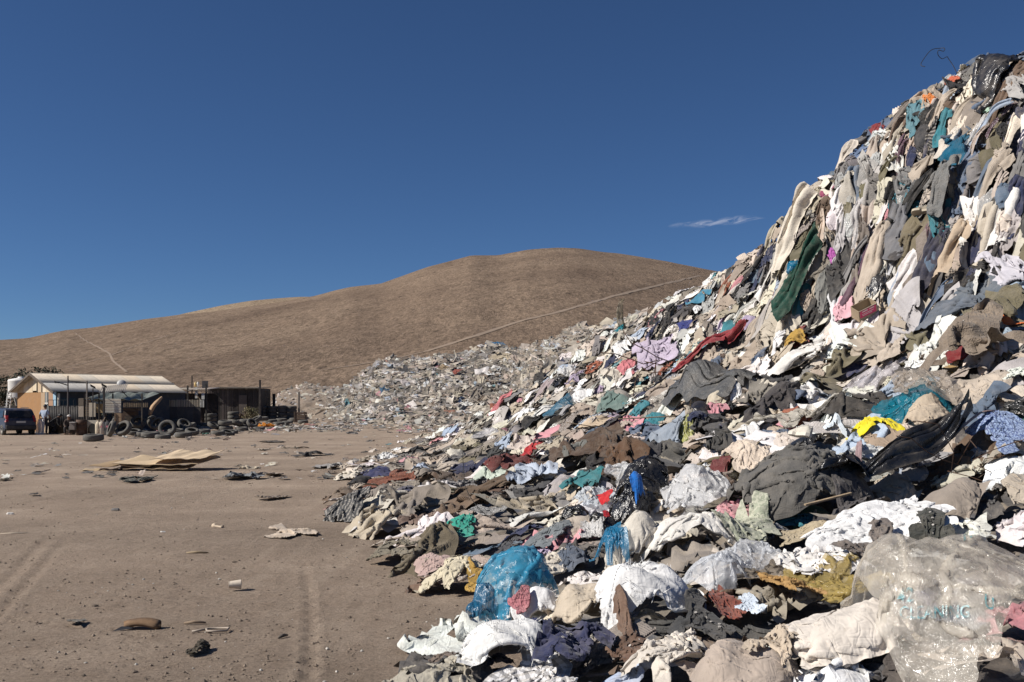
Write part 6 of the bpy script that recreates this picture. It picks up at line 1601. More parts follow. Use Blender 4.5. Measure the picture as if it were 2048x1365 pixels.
    for k, (px, w, c, lab) in enumerate(((197, 10, (.55, .47, .35), 'cream feed sack left of the pink spotted sack'), (204, 9, (.6, .52, .42), 'cream feed sack with pink spots, leaning on the crate side'), (216, 12, (.06, .06, .065), 'black feed sack with a pink spot right of the cream ones'))):
        d = 56.6; o = empty('sack', (at(px, d), d, 0), 0, lab, 'sack'); W = np.array([(rr_ * math.cos(a) * (1 + .1 * math.sin(3 * a + k)), rr_ * .8 * math.sin(a), z) for z, rr_ in ((0, .14), (.08, .19), (.35, .2), (.6, .19), (.75, .14), (.8, .06), (.88, .12)) for a in np.linspace(0, 6.283, 15)[:-1]])
        W[:, :2] += .03 * noise(W * 5 + k)[:, None]; f = grid_faces(7, 14, True); link('sack_body', np_mesh('sack_body', W, f), M['woven'], o, c)
        if k: MB().lathe([(0, -.0), (.06, 0), (.06, .012), (0, .012)], 12, False, Matrix.Translation((.02, -.17, .5)) @ Matrix.Rotation(R(90), 4, 'X')).build('painted_spot', M['plain'], o, (.6, .2, .25))
    tag(MB().tube([(at(193, 56), 56, .05), (at(206, 56), 56.3, hz(835, 56))], .02, 5).build('stick', M['wood'], None, (.3, .22, .15)), 'thin stick leaning on the cream feed sacks', 'stick')
    o = empty('box', (at(144, 56.5), 56.5, 0), 0, 'grey brick-like box in front of the seated person', 'box'); rect('box_body', 'card', (.2, .17, .15), 139, 149, 846, 860, 56.5, .35, o, .01); rect('lid', 'plain', (.5, .47, .43), 138.5, 149.5, 844.5, 846, 56.45, .42, o)
    # awning of loose sheets
    o = empty('awning', (at(240, 60), 60, 0), 0, 'sagging awning of grey-green tarpaulin and loose corrugated iron', 'awning')
    n, m = 26, 8; u, v = np.meshgrid(np.linspace(0, 1, n), np.linspace(0, 1, m), indexing='ij'); X = at(184, 60) + (at(300, 60) - at(184, 60)) * u - o.location.x; Y = -1.4 + 3.0 * v; Z = 2.05 + .45 * v - .28 * np.sin(u * 9.4) ** 2 * np.sin(np.pi * v) + .05 * np.sin(u * 30)
    link('tarpaulin', np_mesh('tarpaulin', np.stack([X, Y, Z], -1).reshape(-1, 3), grid_faces(n, m)), M['film_sheet'], o, (.16, .18, .155))
    s = corrugated('iron_sheet', 1.5, .9, 'metal', (.42, .38, .33), o, .12, .03); s.location = (at(218, 60) - o.location.x, -1.5, 2.42); s.rotation_euler = (R(28), R(-6), .1)
    for px in (188, 216, 243, 300): MB().bar((at(px, 60) - o.location.x, -1.3, 0), (at(px, 60) - o.location.x, -1.3, 2.4), .07).build('post', M['wood'], o, (.06, .05, .04))
    # picket fences
    def picket(pa, pb, y0, y1, d, c, label, n, low=True):
        o = empty('fence', (at((pa + pb) / 2, d), d, 0), 0, label, 'fence'); st = (pb - pa) / n
        for k in range(n):
            j = random.uniform(-.8, .8); cc = shade(c, .3); x0, x1 = at(pa + k * st, d) - o.location.x, at(pa + k * st + st * .62, d) - o.location.x; z0, z1 = hz(y1, d), hz(y0 + j, d)
            MB().prism([(x0, z0), (x1, z0), (x1, z1 - .06), ((x0 + x1) / 2, z1), (x0, z1 - .06)], -.012, .012).build('slat', M['wood'], o, cc)
        for yy in (y0 + (y1 - y0) * .3, y0 + (y1 - y0) * .85): rect('rail', 'wood', (.08, .06, .05), pa, pb, yy, yy + 1.6, d + .03, .04, o)
        if low:
            q = [pa + (pb - pa) * f for f in (0, .3, .5, .78, 1)]
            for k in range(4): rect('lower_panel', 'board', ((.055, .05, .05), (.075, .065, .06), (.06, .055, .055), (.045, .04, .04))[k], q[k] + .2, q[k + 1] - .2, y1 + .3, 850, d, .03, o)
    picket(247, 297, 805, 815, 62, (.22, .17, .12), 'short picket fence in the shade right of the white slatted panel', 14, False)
    o = empty('planter', (at(262, 61.5), 61.5, 0), 0, 'long dark plank bench below the short picket fence', 'bench'); rect('seat_plank', 'wood', (.10, .065, .045), 246, 276, 817, 822, 61.4, .5, o); rect('front_plank', 'wood', (.085, .055, .04), 246, 276, 823, 832, 61.5, .05, o); rect('front_plank', 'wood', (.06, .045, .035), 246, 276, 833, 845, 61.5, .05, o)
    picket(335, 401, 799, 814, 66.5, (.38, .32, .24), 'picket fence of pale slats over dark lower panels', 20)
    # lean-to between shack and plank shed
    o = empty('shed', (at(362, 72), 72, float(ground_z(0, 72))), 0, 'dark open lean-to with a thin pale roof right of the shack', 'shed'); oz = o.location.z
    x0, x1 = at(312, 72) - o.location.x, at(416, 72) - o.location.x
    for k in range(5):
        s = corrugated('roof_sheet', (x1 - x0) / 5, 3.2, 'metal', shade((.50, .43, .34), .12), o, .11, .02); s.location = (x0 + k * (x1 - x0) / 5, -.3, hz(779 + (k % 2) * .5, 72) - oz); s.rotation_euler = (R(3), 0, 0)
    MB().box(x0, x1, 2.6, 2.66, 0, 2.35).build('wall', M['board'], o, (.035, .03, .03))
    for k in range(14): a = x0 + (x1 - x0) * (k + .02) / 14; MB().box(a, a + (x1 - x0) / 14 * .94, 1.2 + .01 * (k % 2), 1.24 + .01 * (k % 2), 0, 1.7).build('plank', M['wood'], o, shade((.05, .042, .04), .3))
    for f in (0.02, .5, .98): MB().bar((x0 + (x1 - x0) * f, -.1, 0), (x0 + (x1 - x0) * f, -.1, 2.5), .08).build('post', M['wood'], o, (.05, .04, .035))
    MB().bar((x0, -.12, hz(782, 72) - oz), (x1, -.12, hz(782.5, 72) - oz), .06).build('beam', M['wood'], o, (.4, .32, .22))
    cl = (('orange-brown', (.5, .25, .08)), ('tan', (.45, .3, .14)), ('rust orange', (.48, .2, .07)), ('dark grey', (.2, .2, .2)), ('pale grey', (.5, .48, .45)), ('red and white', (.6, .3, .25)))
    for k, px in enumerate((288, 293, 299, 306, 312, 274)):
        d = 66; T = LIB['hang_rag'][k % 3]; P = T['P'] * np.array([.9, 1, 1]) * (.55 / (T['P'][..., 1].max() - T['P'][..., 1].min())); W = np.stack([P[..., 0], P[..., 2], P[..., 1]], -1)
        q = link('rag', cloth_mesh('rag', W[::2, ::2], T['mask'][::2, ::2]), M['cloth'], None, cl[k][1]); q.location = (at(px, d), d, hz(786, d)); tag(q, cl[k][0] + ' cloth hanging on the line under the lean-to roof', 'laundry', 'laundry on the line')
    tag(MB().tube([(at(268, 66), 66, hz(780, 66)), (at(316, 66), 66, hz(780, 66))], .012, 4).build('clothes_line', M['black'], None), 'clothes line under the roof edge between shack and lean-to', 'line')
    # curved plank leaning, railing and white panels
    d = 64; pts = [(299, 831), (301, 822), (306, 812), (314, 803), (324, 793)]; m = MB(); vs = []
    for k, (a, b) in enumerate(pts): w = (4, 8, 9, 9, 3)[k] / F * d; x, z = at(a, d), hz(b, d); vs += [(x - w * .5, d, z), (x + w * .5, d, z - .08), (x + w * .5, d + .05, z - .08), (x - w * .5, d + .05, z)]
    m.add(vs, [(i * 4 + j, i * 4 + (j + 1) % 4, i * 4 + 4 + (j + 1) % 4, i * 4 + 4 + j) for i in range(4) for j in range(4)] + [(3, 2, 1, 0), (16, 17, 18, 19)]); tag(m.build('board', M['card'], None, (.50, .33, .2), True), 'warped tan board leaning in the dark gap above the tyres', 'board')
    o = empty('railing', (at(396, 71), 71, 0), 0, 'crooked pale railing of planks and white boards left of the plank shed', 'railing')
    for a, b, c_, dd in (((376, 781.5), (383, 780.5), (.55, .5, .42), 71), ((386, 781), (411, 779), (.5, .42, .32), 71), ((393, 790), (402, 800), (.5, .36, .22), 70.9)): MB().bar((at(a[0], 71) - o.location.x, dd - 71, hz(a[1], 71)), (at(b[0], 71) - o.location.x, dd - 71, hz(b[1], 71)), .1, .04).build('plank', M['wood'], o, c_)
    for a, b, y0, y1 in ((390, 395, 775, 797), (403, 409, 787, 799), (400, 403, 800, 815), (405, 408, 800, 815)): rect('white_board', 'board', (.68, .66, .6), a, b, y0, y1, 71.05, .03, o)
    for px, y in ((374, 772), (411, 768)): MB().bar((at(px, 71) - o.location.x, .15, 0), (at(px, 71) - o.location.x, .15, hz(y, 71)), .1).build('post', M['wood'], o, (.045, .04, .035))
    tag(rect('board', 'board', (.05, .05, .055), 404, 416, 762, 778, 74, .05), 'black board standing on the lean-to roof', 'board')
    for a, c, lab in ((391, (.7, .5, .2), 'yellowish bottle-shaped can on the lean-to roof'), (396, (.7, .68, .62), 'white can on the lean-to roof beside the yellowish one')): tag(MB().lathe([(0, 0), (.09, 0), (.09, .26), (.05, .32), (.05, .36), (0, .36)], 12, False, Matrix.Translation((at(a, 73), 73, hz(774, 73)))).build('can', M['plain'], None, c, True), lab, 'can')
    # plank shed
    d = 80; gz = float(ground_z(0, d)); o = empty('shed', (at(468, d), d, gz), 0, 'dark plank shed with a flat roof behind the tyre stacks', 'shed'); x0, x1 = at(415, d) - o.location.x, at(519, d) - o.location.x; top = hz(777, d) - gz
    n = 22; w = (x1 - x0) / n
    for k in range(n):
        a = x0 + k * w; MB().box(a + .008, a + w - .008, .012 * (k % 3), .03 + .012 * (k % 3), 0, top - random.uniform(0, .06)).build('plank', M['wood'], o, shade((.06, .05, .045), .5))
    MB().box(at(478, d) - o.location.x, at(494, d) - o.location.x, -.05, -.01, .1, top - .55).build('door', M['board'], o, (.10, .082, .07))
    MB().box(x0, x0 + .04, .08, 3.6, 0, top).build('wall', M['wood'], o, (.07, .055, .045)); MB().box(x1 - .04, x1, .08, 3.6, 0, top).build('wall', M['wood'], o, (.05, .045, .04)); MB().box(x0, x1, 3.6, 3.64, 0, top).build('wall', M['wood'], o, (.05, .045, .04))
    for k in range(5): s = corrugated('roof_sheet', (x1 - x0) / 5 + .06, 4.2, 'metal', shade((.30, .25, .19), .25), o, .12, .025); s.location = (x0 + k * (x1 - x0) / 5 - .03, -.35, top + .04 + .02 * (k % 2)); s.rotation_euler = (R(1.5), 0, 0)
    MB().bar((x0 - .1, -.33, top + .0), (x1 + .1, -.33, top - .02), .1, .07).build('beam', M['wood'], o, (.06, .05, .04)); MB().bar((x0 + .05, -.08, top - .85), (x0 + .85, -.08, top - .87), .07, .04).build('rail', M['wood'], o, (.4, .32, .24))
    o = empty('sofa', (at(497, 78), 78, float(ground_z(0, 78))), 0, 'broken brown wooden sofa back lying between the tyre stacks', 'sofa'); MB().box(-.75, .75, 0, .08, .1, .62).build('backrest', M['wood'], o, (.14, .10, .07), bevel=.02); MB().bar((-.78, -.05, .1), (-.6, 0, .68), .09, .06).build('armrest', M['wood'], o, (.3, .22, .14)); MB().box(-.7, .7, -.5, .0, .05, .2).build('seat', M['wood'], o, (.10, .075, .055))
    o = empty('crate', (at(601, 77), 77, float(ground_z(0, 77))), 0, 'brown wooden crate at the right end of the tyre block', 'crate')
    for k in range(4): MB().box(-.42, .42, -.4, .4, .02 + k * .2, .19 + k * .2).build('plank', M['wood'], o, shade((.13, .09, .065), .2))
    for a in (-.42, .34): MB().box(a, a + .08, -.43, -.4, 0, .82).build('batten', M['wood'], o, (.10, .07, .05))
front_yard()

# tyres
def tyre_mesh(Ro, Ri, w, n=44):
    prof = [(Ri, -w * .36), (Ri + .03, -w * .45), ((Ro + Ri) / 2, -w * .52), (Ro - .045, -w * .47), (Ro - .01, -w * .36), (Ro, -w * .18), (Ro, w * .18), (Ro - .01, w * .36), (Ro - .045, w * .47), ((Ro + Ri) / 2, w * .52), (Ri + .03, w * .45), (Ri, w * .36), (Ri + .03, w * .30), ((Ro + Ri) / 2, w * .42), (Ro - .05, w * .3), (Ro - .04, 0), (Ro - .05, -w * .3), ((Ro + Ri) / 2, -w * .42), (Ri + .03, -w * .30)]
    V = []
    for k in range(n * 2):
        a = 6.2832 * k / (n * 2)
        for i, (r, z) in enumerate(prof):
            rr = r - (.014 if (k % 2 and 4 <= i <= 7) else 0); V.append((rr * math.cos(a), rr * math.sin(a), z + w * .52))
    m = len(prof); f = [(k * m + i, ((k + 1) % (2 * n)) * m + i, ((k + 1) % (2 * n)) * m + (i + 1) % m, k * m + (i + 1) % m) for k in range(2 * n) for i in range(m)]
    return np_mesh('tyre', np.array(V), np.array(f))
TY = [tyre_mesh(.44, .25, .27), tyre_mesh(.39, .21, .24), tyre_mesh(.47, .27, .29)]
for t_ in TY: t_.materials.append(M['rubber'])
def tyre(px, pyb, label, kind=0, tilt=0.0, az=0.0, dz=0.0, sc=1.0, dy=0.0):
    p = spot(px, pyb); o = bpy.data.objects.new('tyre', TY[kind]); col.objects.link(o)
    Ro = (.44, .39, .47)[kind]; o.rotation_euler = (tilt, 0, az); o.scale = (sc, sc, sc)
    o.location = p + Vector((0, dy, dz + Ro * abs(math.sin(tilt)) * sc * .96)); tag(o, label, 'tyre', 'old truck tyres by the shacks'); return o
def tyres():
    tyre(336, 875, 'big tyre standing tilted toward the yard in the middle of the tyre heap', 2, 1.15, .1, 0)
    tyre(250, 874, 'big tyre leaning at the left of the tyre heap with rags in its hole', 2, .95, -.35)
    tyre(228, 874, 'tyre standing almost edge-on at the left end of the tyre heap', 0, 1.25, -1.0)
    tyre(219, 862, 'tyre lying flat behind the edge-on tyre at the left end', 0, .1, 0, .1)
    tyre(187, 883, 'lone tyre lying flat in front of the painted sacks', 2, .06, 0)
    tyre(277, 866, 'tyre leaning back beside the left tilted tyre, its hole facing up', 2, .7, .3, .25)
    tyre(304, 864, 'tyre turned sideways behind the big standing tyre', 0, 1.2, 1.1, .15)
    tyre(301, 877, 'tyre lying flat in front between the two big standing tyres', 2, .05, 0)
    tyre(340, 855, 'tyre lying flat on top of the tyre heap', 0, .12, .3, .5)
    tyre(356, 858, 'tyre resting tilted on top right of the tyre heap', 0, .35, -.3, .35)
    tyre(367, 864, 'tyre propped up at the right slope of the tyre heap', 0, .7, .9, .1)
    tyre(372, 866, 'flat tyre under the propped tyre at the right of the heap', 1, .1, 0, .0)
    tyre(367, 876, 'flat tyre at the front right of the tyre heap', 0, .04, 0)
    tyre(388, 857, 'half-buried flat tyre right of the tyre heap', 0, .1, 0, -.12)
    tyre(262, 862, 'dark tyre in the back row of the tyre heap near the bench', 1, .5, .6, .1)
    tyre(322, 862, 'dark tyre in the back row behind the big standing tyre', 1, .4, -.6, .1)
    for k in range(3): tyre(422, 851, ('bottom', 'middle', 'top')[k] + ' tyre of the three-tyre stack nearest the picket fence', 0, random.uniform(-.03, .03), 0, k * .285)
    for k in range(3): tyre(467, 846, ('bottom', 'middle', 'top')[k] + ' tyre of the three-tyre stack in front of the plank shed', 0, random.uniform(-.03, .03), 0, k * .285)
    tyre(452, 862, 'lower tyre of the short pair in front of the plank shed stack', 0, .05, 0); tyre(450, 862, 'tilted upper tyre of the short pair in front of the plank shed stack', 0, .12, .4, .33)
    tyre(471, 858, 'slanting tyre right of the short tyre pair', 0, .32, 2.4, .12); tyre(490, 857, 'lower tyre of the pair in front of the broken sofa', 0, .04, 0); tyre(492, 857, 'upper tyre of the pair in front of the broken sofa', 0, .05, 0, .32)
    tyre(514, 853, 'tyre leaning on the pair in front of the broken sofa', 0, .5, -.9, .15); tyre(525, 851, 'flat tyre at the foot of the tyre block, leftmost of three', 0, .08, 0, .3)
    tyre(543, 847, 'flat tyre behind the orange sheet', 0, .04, 0); tyre(563, 845, 'flat tyre in front of the middle of the tyre block', 0, .05, 0); tyre(590, 844, 'flat tyre near the brown crate at the right', 0, .05, 0)
    tyre(436, 872, 'flat tyre in front of the green net', 1, .05, 0); tyre(455, 871, 'small tyre half sunk in rubble right of the green net', 1, .3, 1.0, -.1)
    tyre(478, 846, 'flat tyre behind the pair before the sofa', 1, .1, 0)
    for c, px in enumerate((524, 545, 565, 583)):
        for k in range(4 - (c == 3) * 0): tyre(px, 840, ('lowest', 'second', 'third', 'topmost')[k] + ' tyre in the ' + ('first', 'second', 'third', 'fourth')[c] + ' column of the tyre block', 0, random.uniform(-.04, .04), random.uniform(0, 1), k * .28, 1.0)
tyres()
def more_tyres():
    for a in ((238, 869, 'tyre lying on the leaning pair at the left of the tyre heap', 0, .5, 1.2, .45), (268, 872, 'tyre half under the tyre with the upward hole', 1, .25, .5, .0), (290, 860, 'tyre lying high in the back of the tyre heap', 0, .25, -.5, .45), (318, 868, 'tyre squeezed behind the big standing tyre', 0, .9, -.4, .2), (352, 872, 'dusty tyre lying flat right beside the big standing tyre', 0, .12, .2, .05), (312, 858, 'tyre tilted on the crest of the tyre heap', 1, .45, .9, .6), (276, 858, 'small tyre at the back left crest of the tyre heap', 1, .3, .2, .5), (380, 862, 'tyre lying tilted at the right end of the heap by the rope bundle', 0, .3, -.8, .05), (404, 853, 'flat tyre between the rope bundle and the three-tyre stack', 1, .1, 0, -.05)): tyre(a[0], a[1], a[2], a[3], a[4], a[5], a[6])
more_tyres()
def tyre_band():
    for a in ((408, 868, 'dusty tyre lying flat left of the green net', 1, .06, 0, 0), (425, 862, 'tyre tipped against the stack near the picket fence', 1, .5, 1.4, .05), (446, 855, 'tyre lying flat behind the short tyre pair', 1, .05, 0, 0), (463, 868, 'tyre half buried in rubble in front of the slanting tyre', 1, .15, .4, -.08), (484, 862, 'tyre lying flat in the rubble before the sofa pair', 1, .08, 0, -.04), (503, 858, 'tyre standing tilted among rubble right of the sofa pair', 1, .8, .8, .02), (518, 860, 'tyre sunk flat in rubble left of the orange sheet', 1, .1, 0, -.1), (558, 852, 'tyre lying flat just right of the orange sheet', 1, .06, 0, 0), (575, 850, 'tyre lying flat between the orange sheet and the brown crate', 1, .07, 0, 0), (606, 848, 'tyre lying flat in front of the brown crate', 1, .05, 0, 0), (286, 874, 'tyre lying flat in the front row left of the big standing tyre', 1, .1, .3, 0), (326, 878, 'small tyre lying flat before the big standing tyre', 1, .06, 0, -.05), (384, 872, 'small tyre tilted in the front row at the heap right end', 1, .35, .5, 0)): tyre(*a)
tyre_band()
def cloth_on_ground(px, py, w, h, kind, c, name, label, cat, mat='cloth', lift=.02, height=1.2):
    p = spot(px, py); d = p.y; T = LIB[kind][(px * 3 + py) % len(LIB[kind])]; P = T['P'][::2, ::2]; mk = T['mask'][::2, ::2]
    W = np.stack([P[..., 0] * (w / F * d / T['ext'][0]), P[..., 1] * .9 + .25 * h / F * d, np.maximum(P[..., 2], 0) * height * (h / F * d) / max(.08, P[..., 2].max()) + lift], -1)
    o = link(name, cloth_mesh(name, W, mk), M[mat], None, c); o.location = p; tag(o, label, cat)
cloth_on_ground(532, 856, 42, 9, 'sheet', (.72, .27, .02), 'plastic_sheet', 'orange plastic sheet draped over rubble in front of the tyres', 'plastic sheet', 'film_colour')
cloth_on_ground(108, 867, 26, 6, 'rag', (.62, .42, .02), 'plastic_bag', 'yellow bag on the ground in front of the sheet metal fence', 'bag', 'film_colour')
cloth_on_ground(412, 870, 24, 8, 'rag', (.05, .13, .10), 'net', 'dark green net on the ground right of the tyre heap', 'net')
cloth_on_ground(128, 868, 20, 4, 'rag', (.42, .3, .29), 'rag', 'pinkish rag on the ground in front of the seated person', 'rag')
cloth_on_ground(180, 862, 18, 9, 'rag', (.5, .42, .3), 'rag', 'cream rag heaped at the foot of the arched panel', 'rag')
cloth_on_ground(249, 877, 12, 8, 'rag', (.7, .68, .62), 'packet', 'pale packet lying against the left leaning tyre', 'packet', 'card')
cloth_on_ground(287, 866, 12, 12, 'rag', (.55, .6, .62), 'plastic_bag', 'pale blue-white bag between the big tyres', 'bag', 'film_milky')
cloth_on_ground(395, 846, 30, 14, 'rag', (.04, .035, .03), 'net', 'dark bundle of tangled rope right of the tyre heap', 'rope')
cloth_on_ground(410, 862, 30, 6, 'rag', (.4, .28, .25), 'rag', 'pinkish rags beside the stack near the picket fence', 'rag')

def car():
    p = spot(44, 869); o = empty('car', (at(42, 57), 57, 0), R(41), 'dark blue-grey estate car seen from behind at the left edge', 'car'); o.scale = (.96, .96, .94)
    # +y is forward, rear at y = 0; outline in (y, z)
    side = [(.02, .36), (.0, .55), (.02, .92), (.10, 1.0), (.42, 1.52), (.60, 1.60), (2.2, 1.64), (2.65, 1.58), (3.35, 1.06), (4.2, .92), (4.32, .75), (4.32, .36)]
    def section(xs, sc_top):
        return [(xs * (1 if z < 1.0 else 1 - .13 * (z - 1.0) / .6), y, z) for y, z in side]
    a, b = section(-.86, 0), section(.86, 0); n = len(side)
    MB().add(a + b, [tuple(range(n - 1, -1, -1)), tuple(range(n, 2 * n))] + [(i, (i + 1) % n, (i + 1) % n + n, i + n) for i in range(n)]).build('body', M['paint'], o, None, False, .045)
    w = lambda z: .86 * (1 if z < 1 else 1 - .13 * (z - 1) / .6)
    rw = [(-.66, .115, 1.06), (.66, .115, 1.06), (.60, .40, 1.46), (-.60, .40, 1.46)]
    MB().add(rw + [(x, y - .03, z + .01) for x, y, z in rw], [(0, 1, 2, 3), (7, 6, 5, 4), (0, 4, 5, 1), (1, 5, 6, 2), (2, 6, 7, 3), (3, 7, 4, 0)]).build('rear_window', M['glass'], o)
    for s in (-1, 1):
        for y0, y1, y2, y3 in ((.62, 1.42, 1.42, .72), (1.5, 2.4, 2.35, 1.5), (2.48, 3.12, 2.66, 2.43)):
            q = [(s * (w(1.07) + .004), y0, 1.07), (s * (w(1.07) + .004), y1, 1.07), (s * (w(1.5) + .004), y2, 1.5), (s * (w(1.5) + .004), y3, 1.5)]
            MB().add(q + [(x + s * .008, y, z) for x, y, z in q], [(0, 1, 2, 3), (7, 6, 5, 4), (0, 4, 5, 1), (1, 5, 6, 2), (2, 6, 7, 3), (3, 7, 4, 0)]).build('side_window', M['glass'], o)
        q = [(s * .83, -.03, .8), (s * .70, -.03, .82), (s * .66, .16, 1.2), (s * .80, .2, 1.2), ]
        MB().add(q + [(s * .885, .05, .8), (s * .86, .3, 1.2)], [(0, 1, 2, 3), (0, 3, 5, 4)]).build('tail_light', M['red_lens'], o)
        MB().box(s * .86 - .02, s * .86 + .02, .5, 3.4, .36, .46).build('sill', M['black'], o)
        m = MB().box(s * .9, s * 1.04, 2.75, 2.88, 1.08, 1.24).build('mirror', M['paint'], o, None, False, .03)
        MB().bar((s * .60, .7, 1.66), (s * .60, 2.3, 1.69), .035).build('roof_rail', M['black'], o)
    MB().box(-.84, .84, -.09, .06, .34, .60).build('bumper', M['black'], o, None, False, .03)
    MB().box(-.26, .26, -.035, -.015, .74, .86).build('number_plate', M['plain'], o, (.5, .5, .46)); MB().box(-.05, .05, -.03, -.01, .94, .98).build('handle', M['black'], o)
    MB().box(-.86, .86, .1, 4.2, .28, .37).build('underbody', M['black'], o)
    for s in (-1, 1):
        for y in (.78, 3.45):
            RM = Matrix.Translation((s * .78, y, .32)) @ Matrix.Rotation(R(90), 4, 'Y'); wh = MB().lathe([(.2, -.1), (.29, -.105), (.32, -.07), (.32, .07), (.29, .105), (.2, .1)], 28, True, RM).build('wheel', M['rubber'], o, None, True); MB().lathe([(0, s * .06), (.06, s * .07), (.19, s * .09), (.2, s * .04), (0, s * .03)], 16, False, RM).build('rim', M['rim'], wh)
            MB().lathe([(.33, -.02), (.38, -.02), (.38, .1), (.33, .1)], 24, True, Matrix.Translation((s * .80, y, .34)) @ Matrix.Rotation(R(90), 4, 'Y')).build('wheel_arch', M['black'], o)
car()
def figure(name, loc, rz, joints, edges, radii, skinmat, label, clothes, extra=None):
    """one continuous skinned body (joints in metres, root first); clothes are shells of parts of the same skeleton"""
    o = empty(name, loc, rz, label, 'person')
    def skin(nm, js, es, rs, mat, color=None, grow=0.0, lvl=2):
        idx = {j: i for i, j in enumerate(js)}; me = bpy.data.meshes.new(nm); me.from_pydata([joints[j] for j in js], [(idx[a], idx[b]) for a, b in es if a in idx and b in idx], []); ob = link(nm, me, M[mat], o, color)
        md = ob.modifiers.new('skin', 'SKIN'); ob.data.skin_vertices[0].data[0].use_root = True
        for i, j in enumerate(js): r = rs[j] + grow; ob.data.skin_vertices[0].data[i].radius = (r, r * (.72 if j in ('pelvis', 'belly', 'chest') else 1))
        sb = ob.modifiers.new('sub', 'SUBSURF'); sb.levels = lvl; sb.render_levels = lvl; me.polygons.foreach_set('use_smooth', np.ones(len(me.polygons), bool)); md.use_smooth_shade = True; return ob
    skin('body', list(joints), edges, radii, skinmat)
    for nm, js, color, grow in clothes: skin(nm, js, edges, radii, 'cloth', color, grow)
    if extra: extra(o)
    return o
E_ = [('pelvis', 'belly'), ('belly', 'chest'), ('chest', 'neck'), ('neck', 'head'), ('head', 'crown')] + [e for s in 'lr' for e in (('chest', s + 'sh'), (s + 'sh', s + 'el'), (s + 'el', s + 'wr'), (s + 'wr', s + 'ha'), ('pelvis', s + 'hip'), (s + 'hip', s + 'kn'), (s + 'kn', s + 'an'), (s + 'an', s + 'to'))]
RAD = dict(pelvis=.15, belly=.14, chest=.17, neck=.055, head=.095, crown=.085, **{s + k: v for s in 'lr' for k, v in dict(sh=.065, el=.045, wr=.032, ha=.04, hip=.095, kn=.06, an=.042, to=.04).items()})
def people():
    J = dict(pelvis=(0, 0, .92), belly=(0, .0, 1.1), chest=(0, .0, 1.32), neck=(0, .03, 1.5), head=(.0, .06, 1.6), crown=(.0, .06, 1.68), lsh=(-.19, 0, 1.4), lel=(-.33, -.02, 1.15), lwr=(-.22, .12, .98), lha=(-.14, .18, .98), rsh=(.19, 0, 1.4), rel=(.27, .05, 1.14), rwr=(.25, .2, .95), rha=(.25, .25, .89), lhip=(-.1, 0, .86), lkn=(-.12, .03, .47), lan=(-.13, -.02, .08), lto=(-.14, .13, .04), rhip=(.1, 0, .86), rkn=(.12, .05, .47), ran=(.13, .0, .08), rto=(.15, .15, .04))
    up = ['belly', 'chest', 'lsh', 'lel', 'rsh', 'rel', 'pelvis']; lo = ['pelvis', 'lhip', 'lkn', 'lan', 'rhip', 'rkn', 'ran']
    def hair(o):
        V = np.array([(math.cos(a) * math.sin(b) * .105, .06 + math.sin(a) * math.sin(b) * .115 - .012, 1.655 + math.cos(b) * .105) for b in np.linspace(0, 1.75, 9) for a in np.linspace(0, 6.283, 17)[:-1]]); link('hair', np_mesh('hair', V, grid_faces(9, 16, True)), M['black'], o)
    p = spot(89, 866); figure('person', (at(89, 58), 58, 0), -.35, J, E_, RAD, 'skin', 'man in a pale blue shirt standing with his back turned beside the car', [('shirt', up, (.42, .50, .62), .018), ('trousers', lo, (.022, .025, .035), .016)], hair)
    o = link('carrier_bag', cloth_mesh('carrier_bag', (LIB['hang_rag'][2]['P'] * np.array([1.6, 1.5, 1.4]))[::2, ::2][..., [0, 2, 1]], LIB['hang_rag'][2]['mask'][::2, ::2]), M['film_milky'], None, (.7, .62, .55)); o.location = (at(80, 57.6), 57.6, .42); tag(o, 'white carrier bag hanging at the left side of the standing man', 'bag')
    J2 = dict(J); J2.update(pelvis=(0, -.1, .62), belly=(0, .05, .76), chest=(0, .25, .92), neck=(0, .38, 1.03), head=(0, .46, 1.08), crown=(0, .5, 1.15), lsh=(-.18, .28, .95), lel=(-.24, .35, .68), lwr=(-.16, .45, .5), lha=(-.12, .5, .43), rsh=(.18, .28, .95), rel=(.26, .33, .7), rwr=(.2, .45, .5), rha=(.18, .5, .42), lhip=(-.1, -.08, .6), lkn=(-.15, .22, .42), lan=(-.14, -.02, .08), lto=(-.15, .14, .04), rhip=(.1, -.08, .6), rkn=(.15, .22, .42), ran=(.14, -.02, .08), rto=(.15, .14, .04))
    def hood(o):
        V = np.array([(math.cos(a) * math.sin(b) * .12, .47 + math.sin(a) * math.sin(b) * .12 - .02, 1.11 + math.cos(b) * .11) for b in np.linspace(0, 1.9, 8) for a in np.linspace(0, 6.283, 15)[:-1]]); link('hair', np_mesh('hair', V, grid_faces(8, 14, True)), M['black'], o)
    figure('person', (at(104, 58.4), 58.4, 0), R(-60), J2, E_, RAD, 'skin', 'person in black bending down right of the man in pale blue', [('jacket', up + ['lwr', 'rwr'], (.018, .018, .02), .03), ('trousers', lo, (.016, .016, .018), .02)], hood)
    J3 = dict(J); J3.update(pelvis=(0, 0, .42), belly=(0, .02, .58), chest=(0, .08, .78), neck=(0, .12, .94), head=(0, .15, 1.03), crown=(0, .15, 1.11), lsh=(-.18, .08, .85), lel=(-.26, .15, .62), lwr=(-.16, .33, .52), lha=(-.1, .4, .5), rsh=(.18, .08, .85), rel=(.26, .17, .62), rwr=(.16, .34, .5), rha=(.1, .42, .48), lhip=(-.1, .05, .4), lkn=(-.14, .42, .46), lan=(-.13, .4, .08), lto=(-.14, .54, .04), rhip=(.1, .05, .4), rkn=(.14, .42, .46), ran=(.13, .42, .08), rto=(.14, .56, .04))
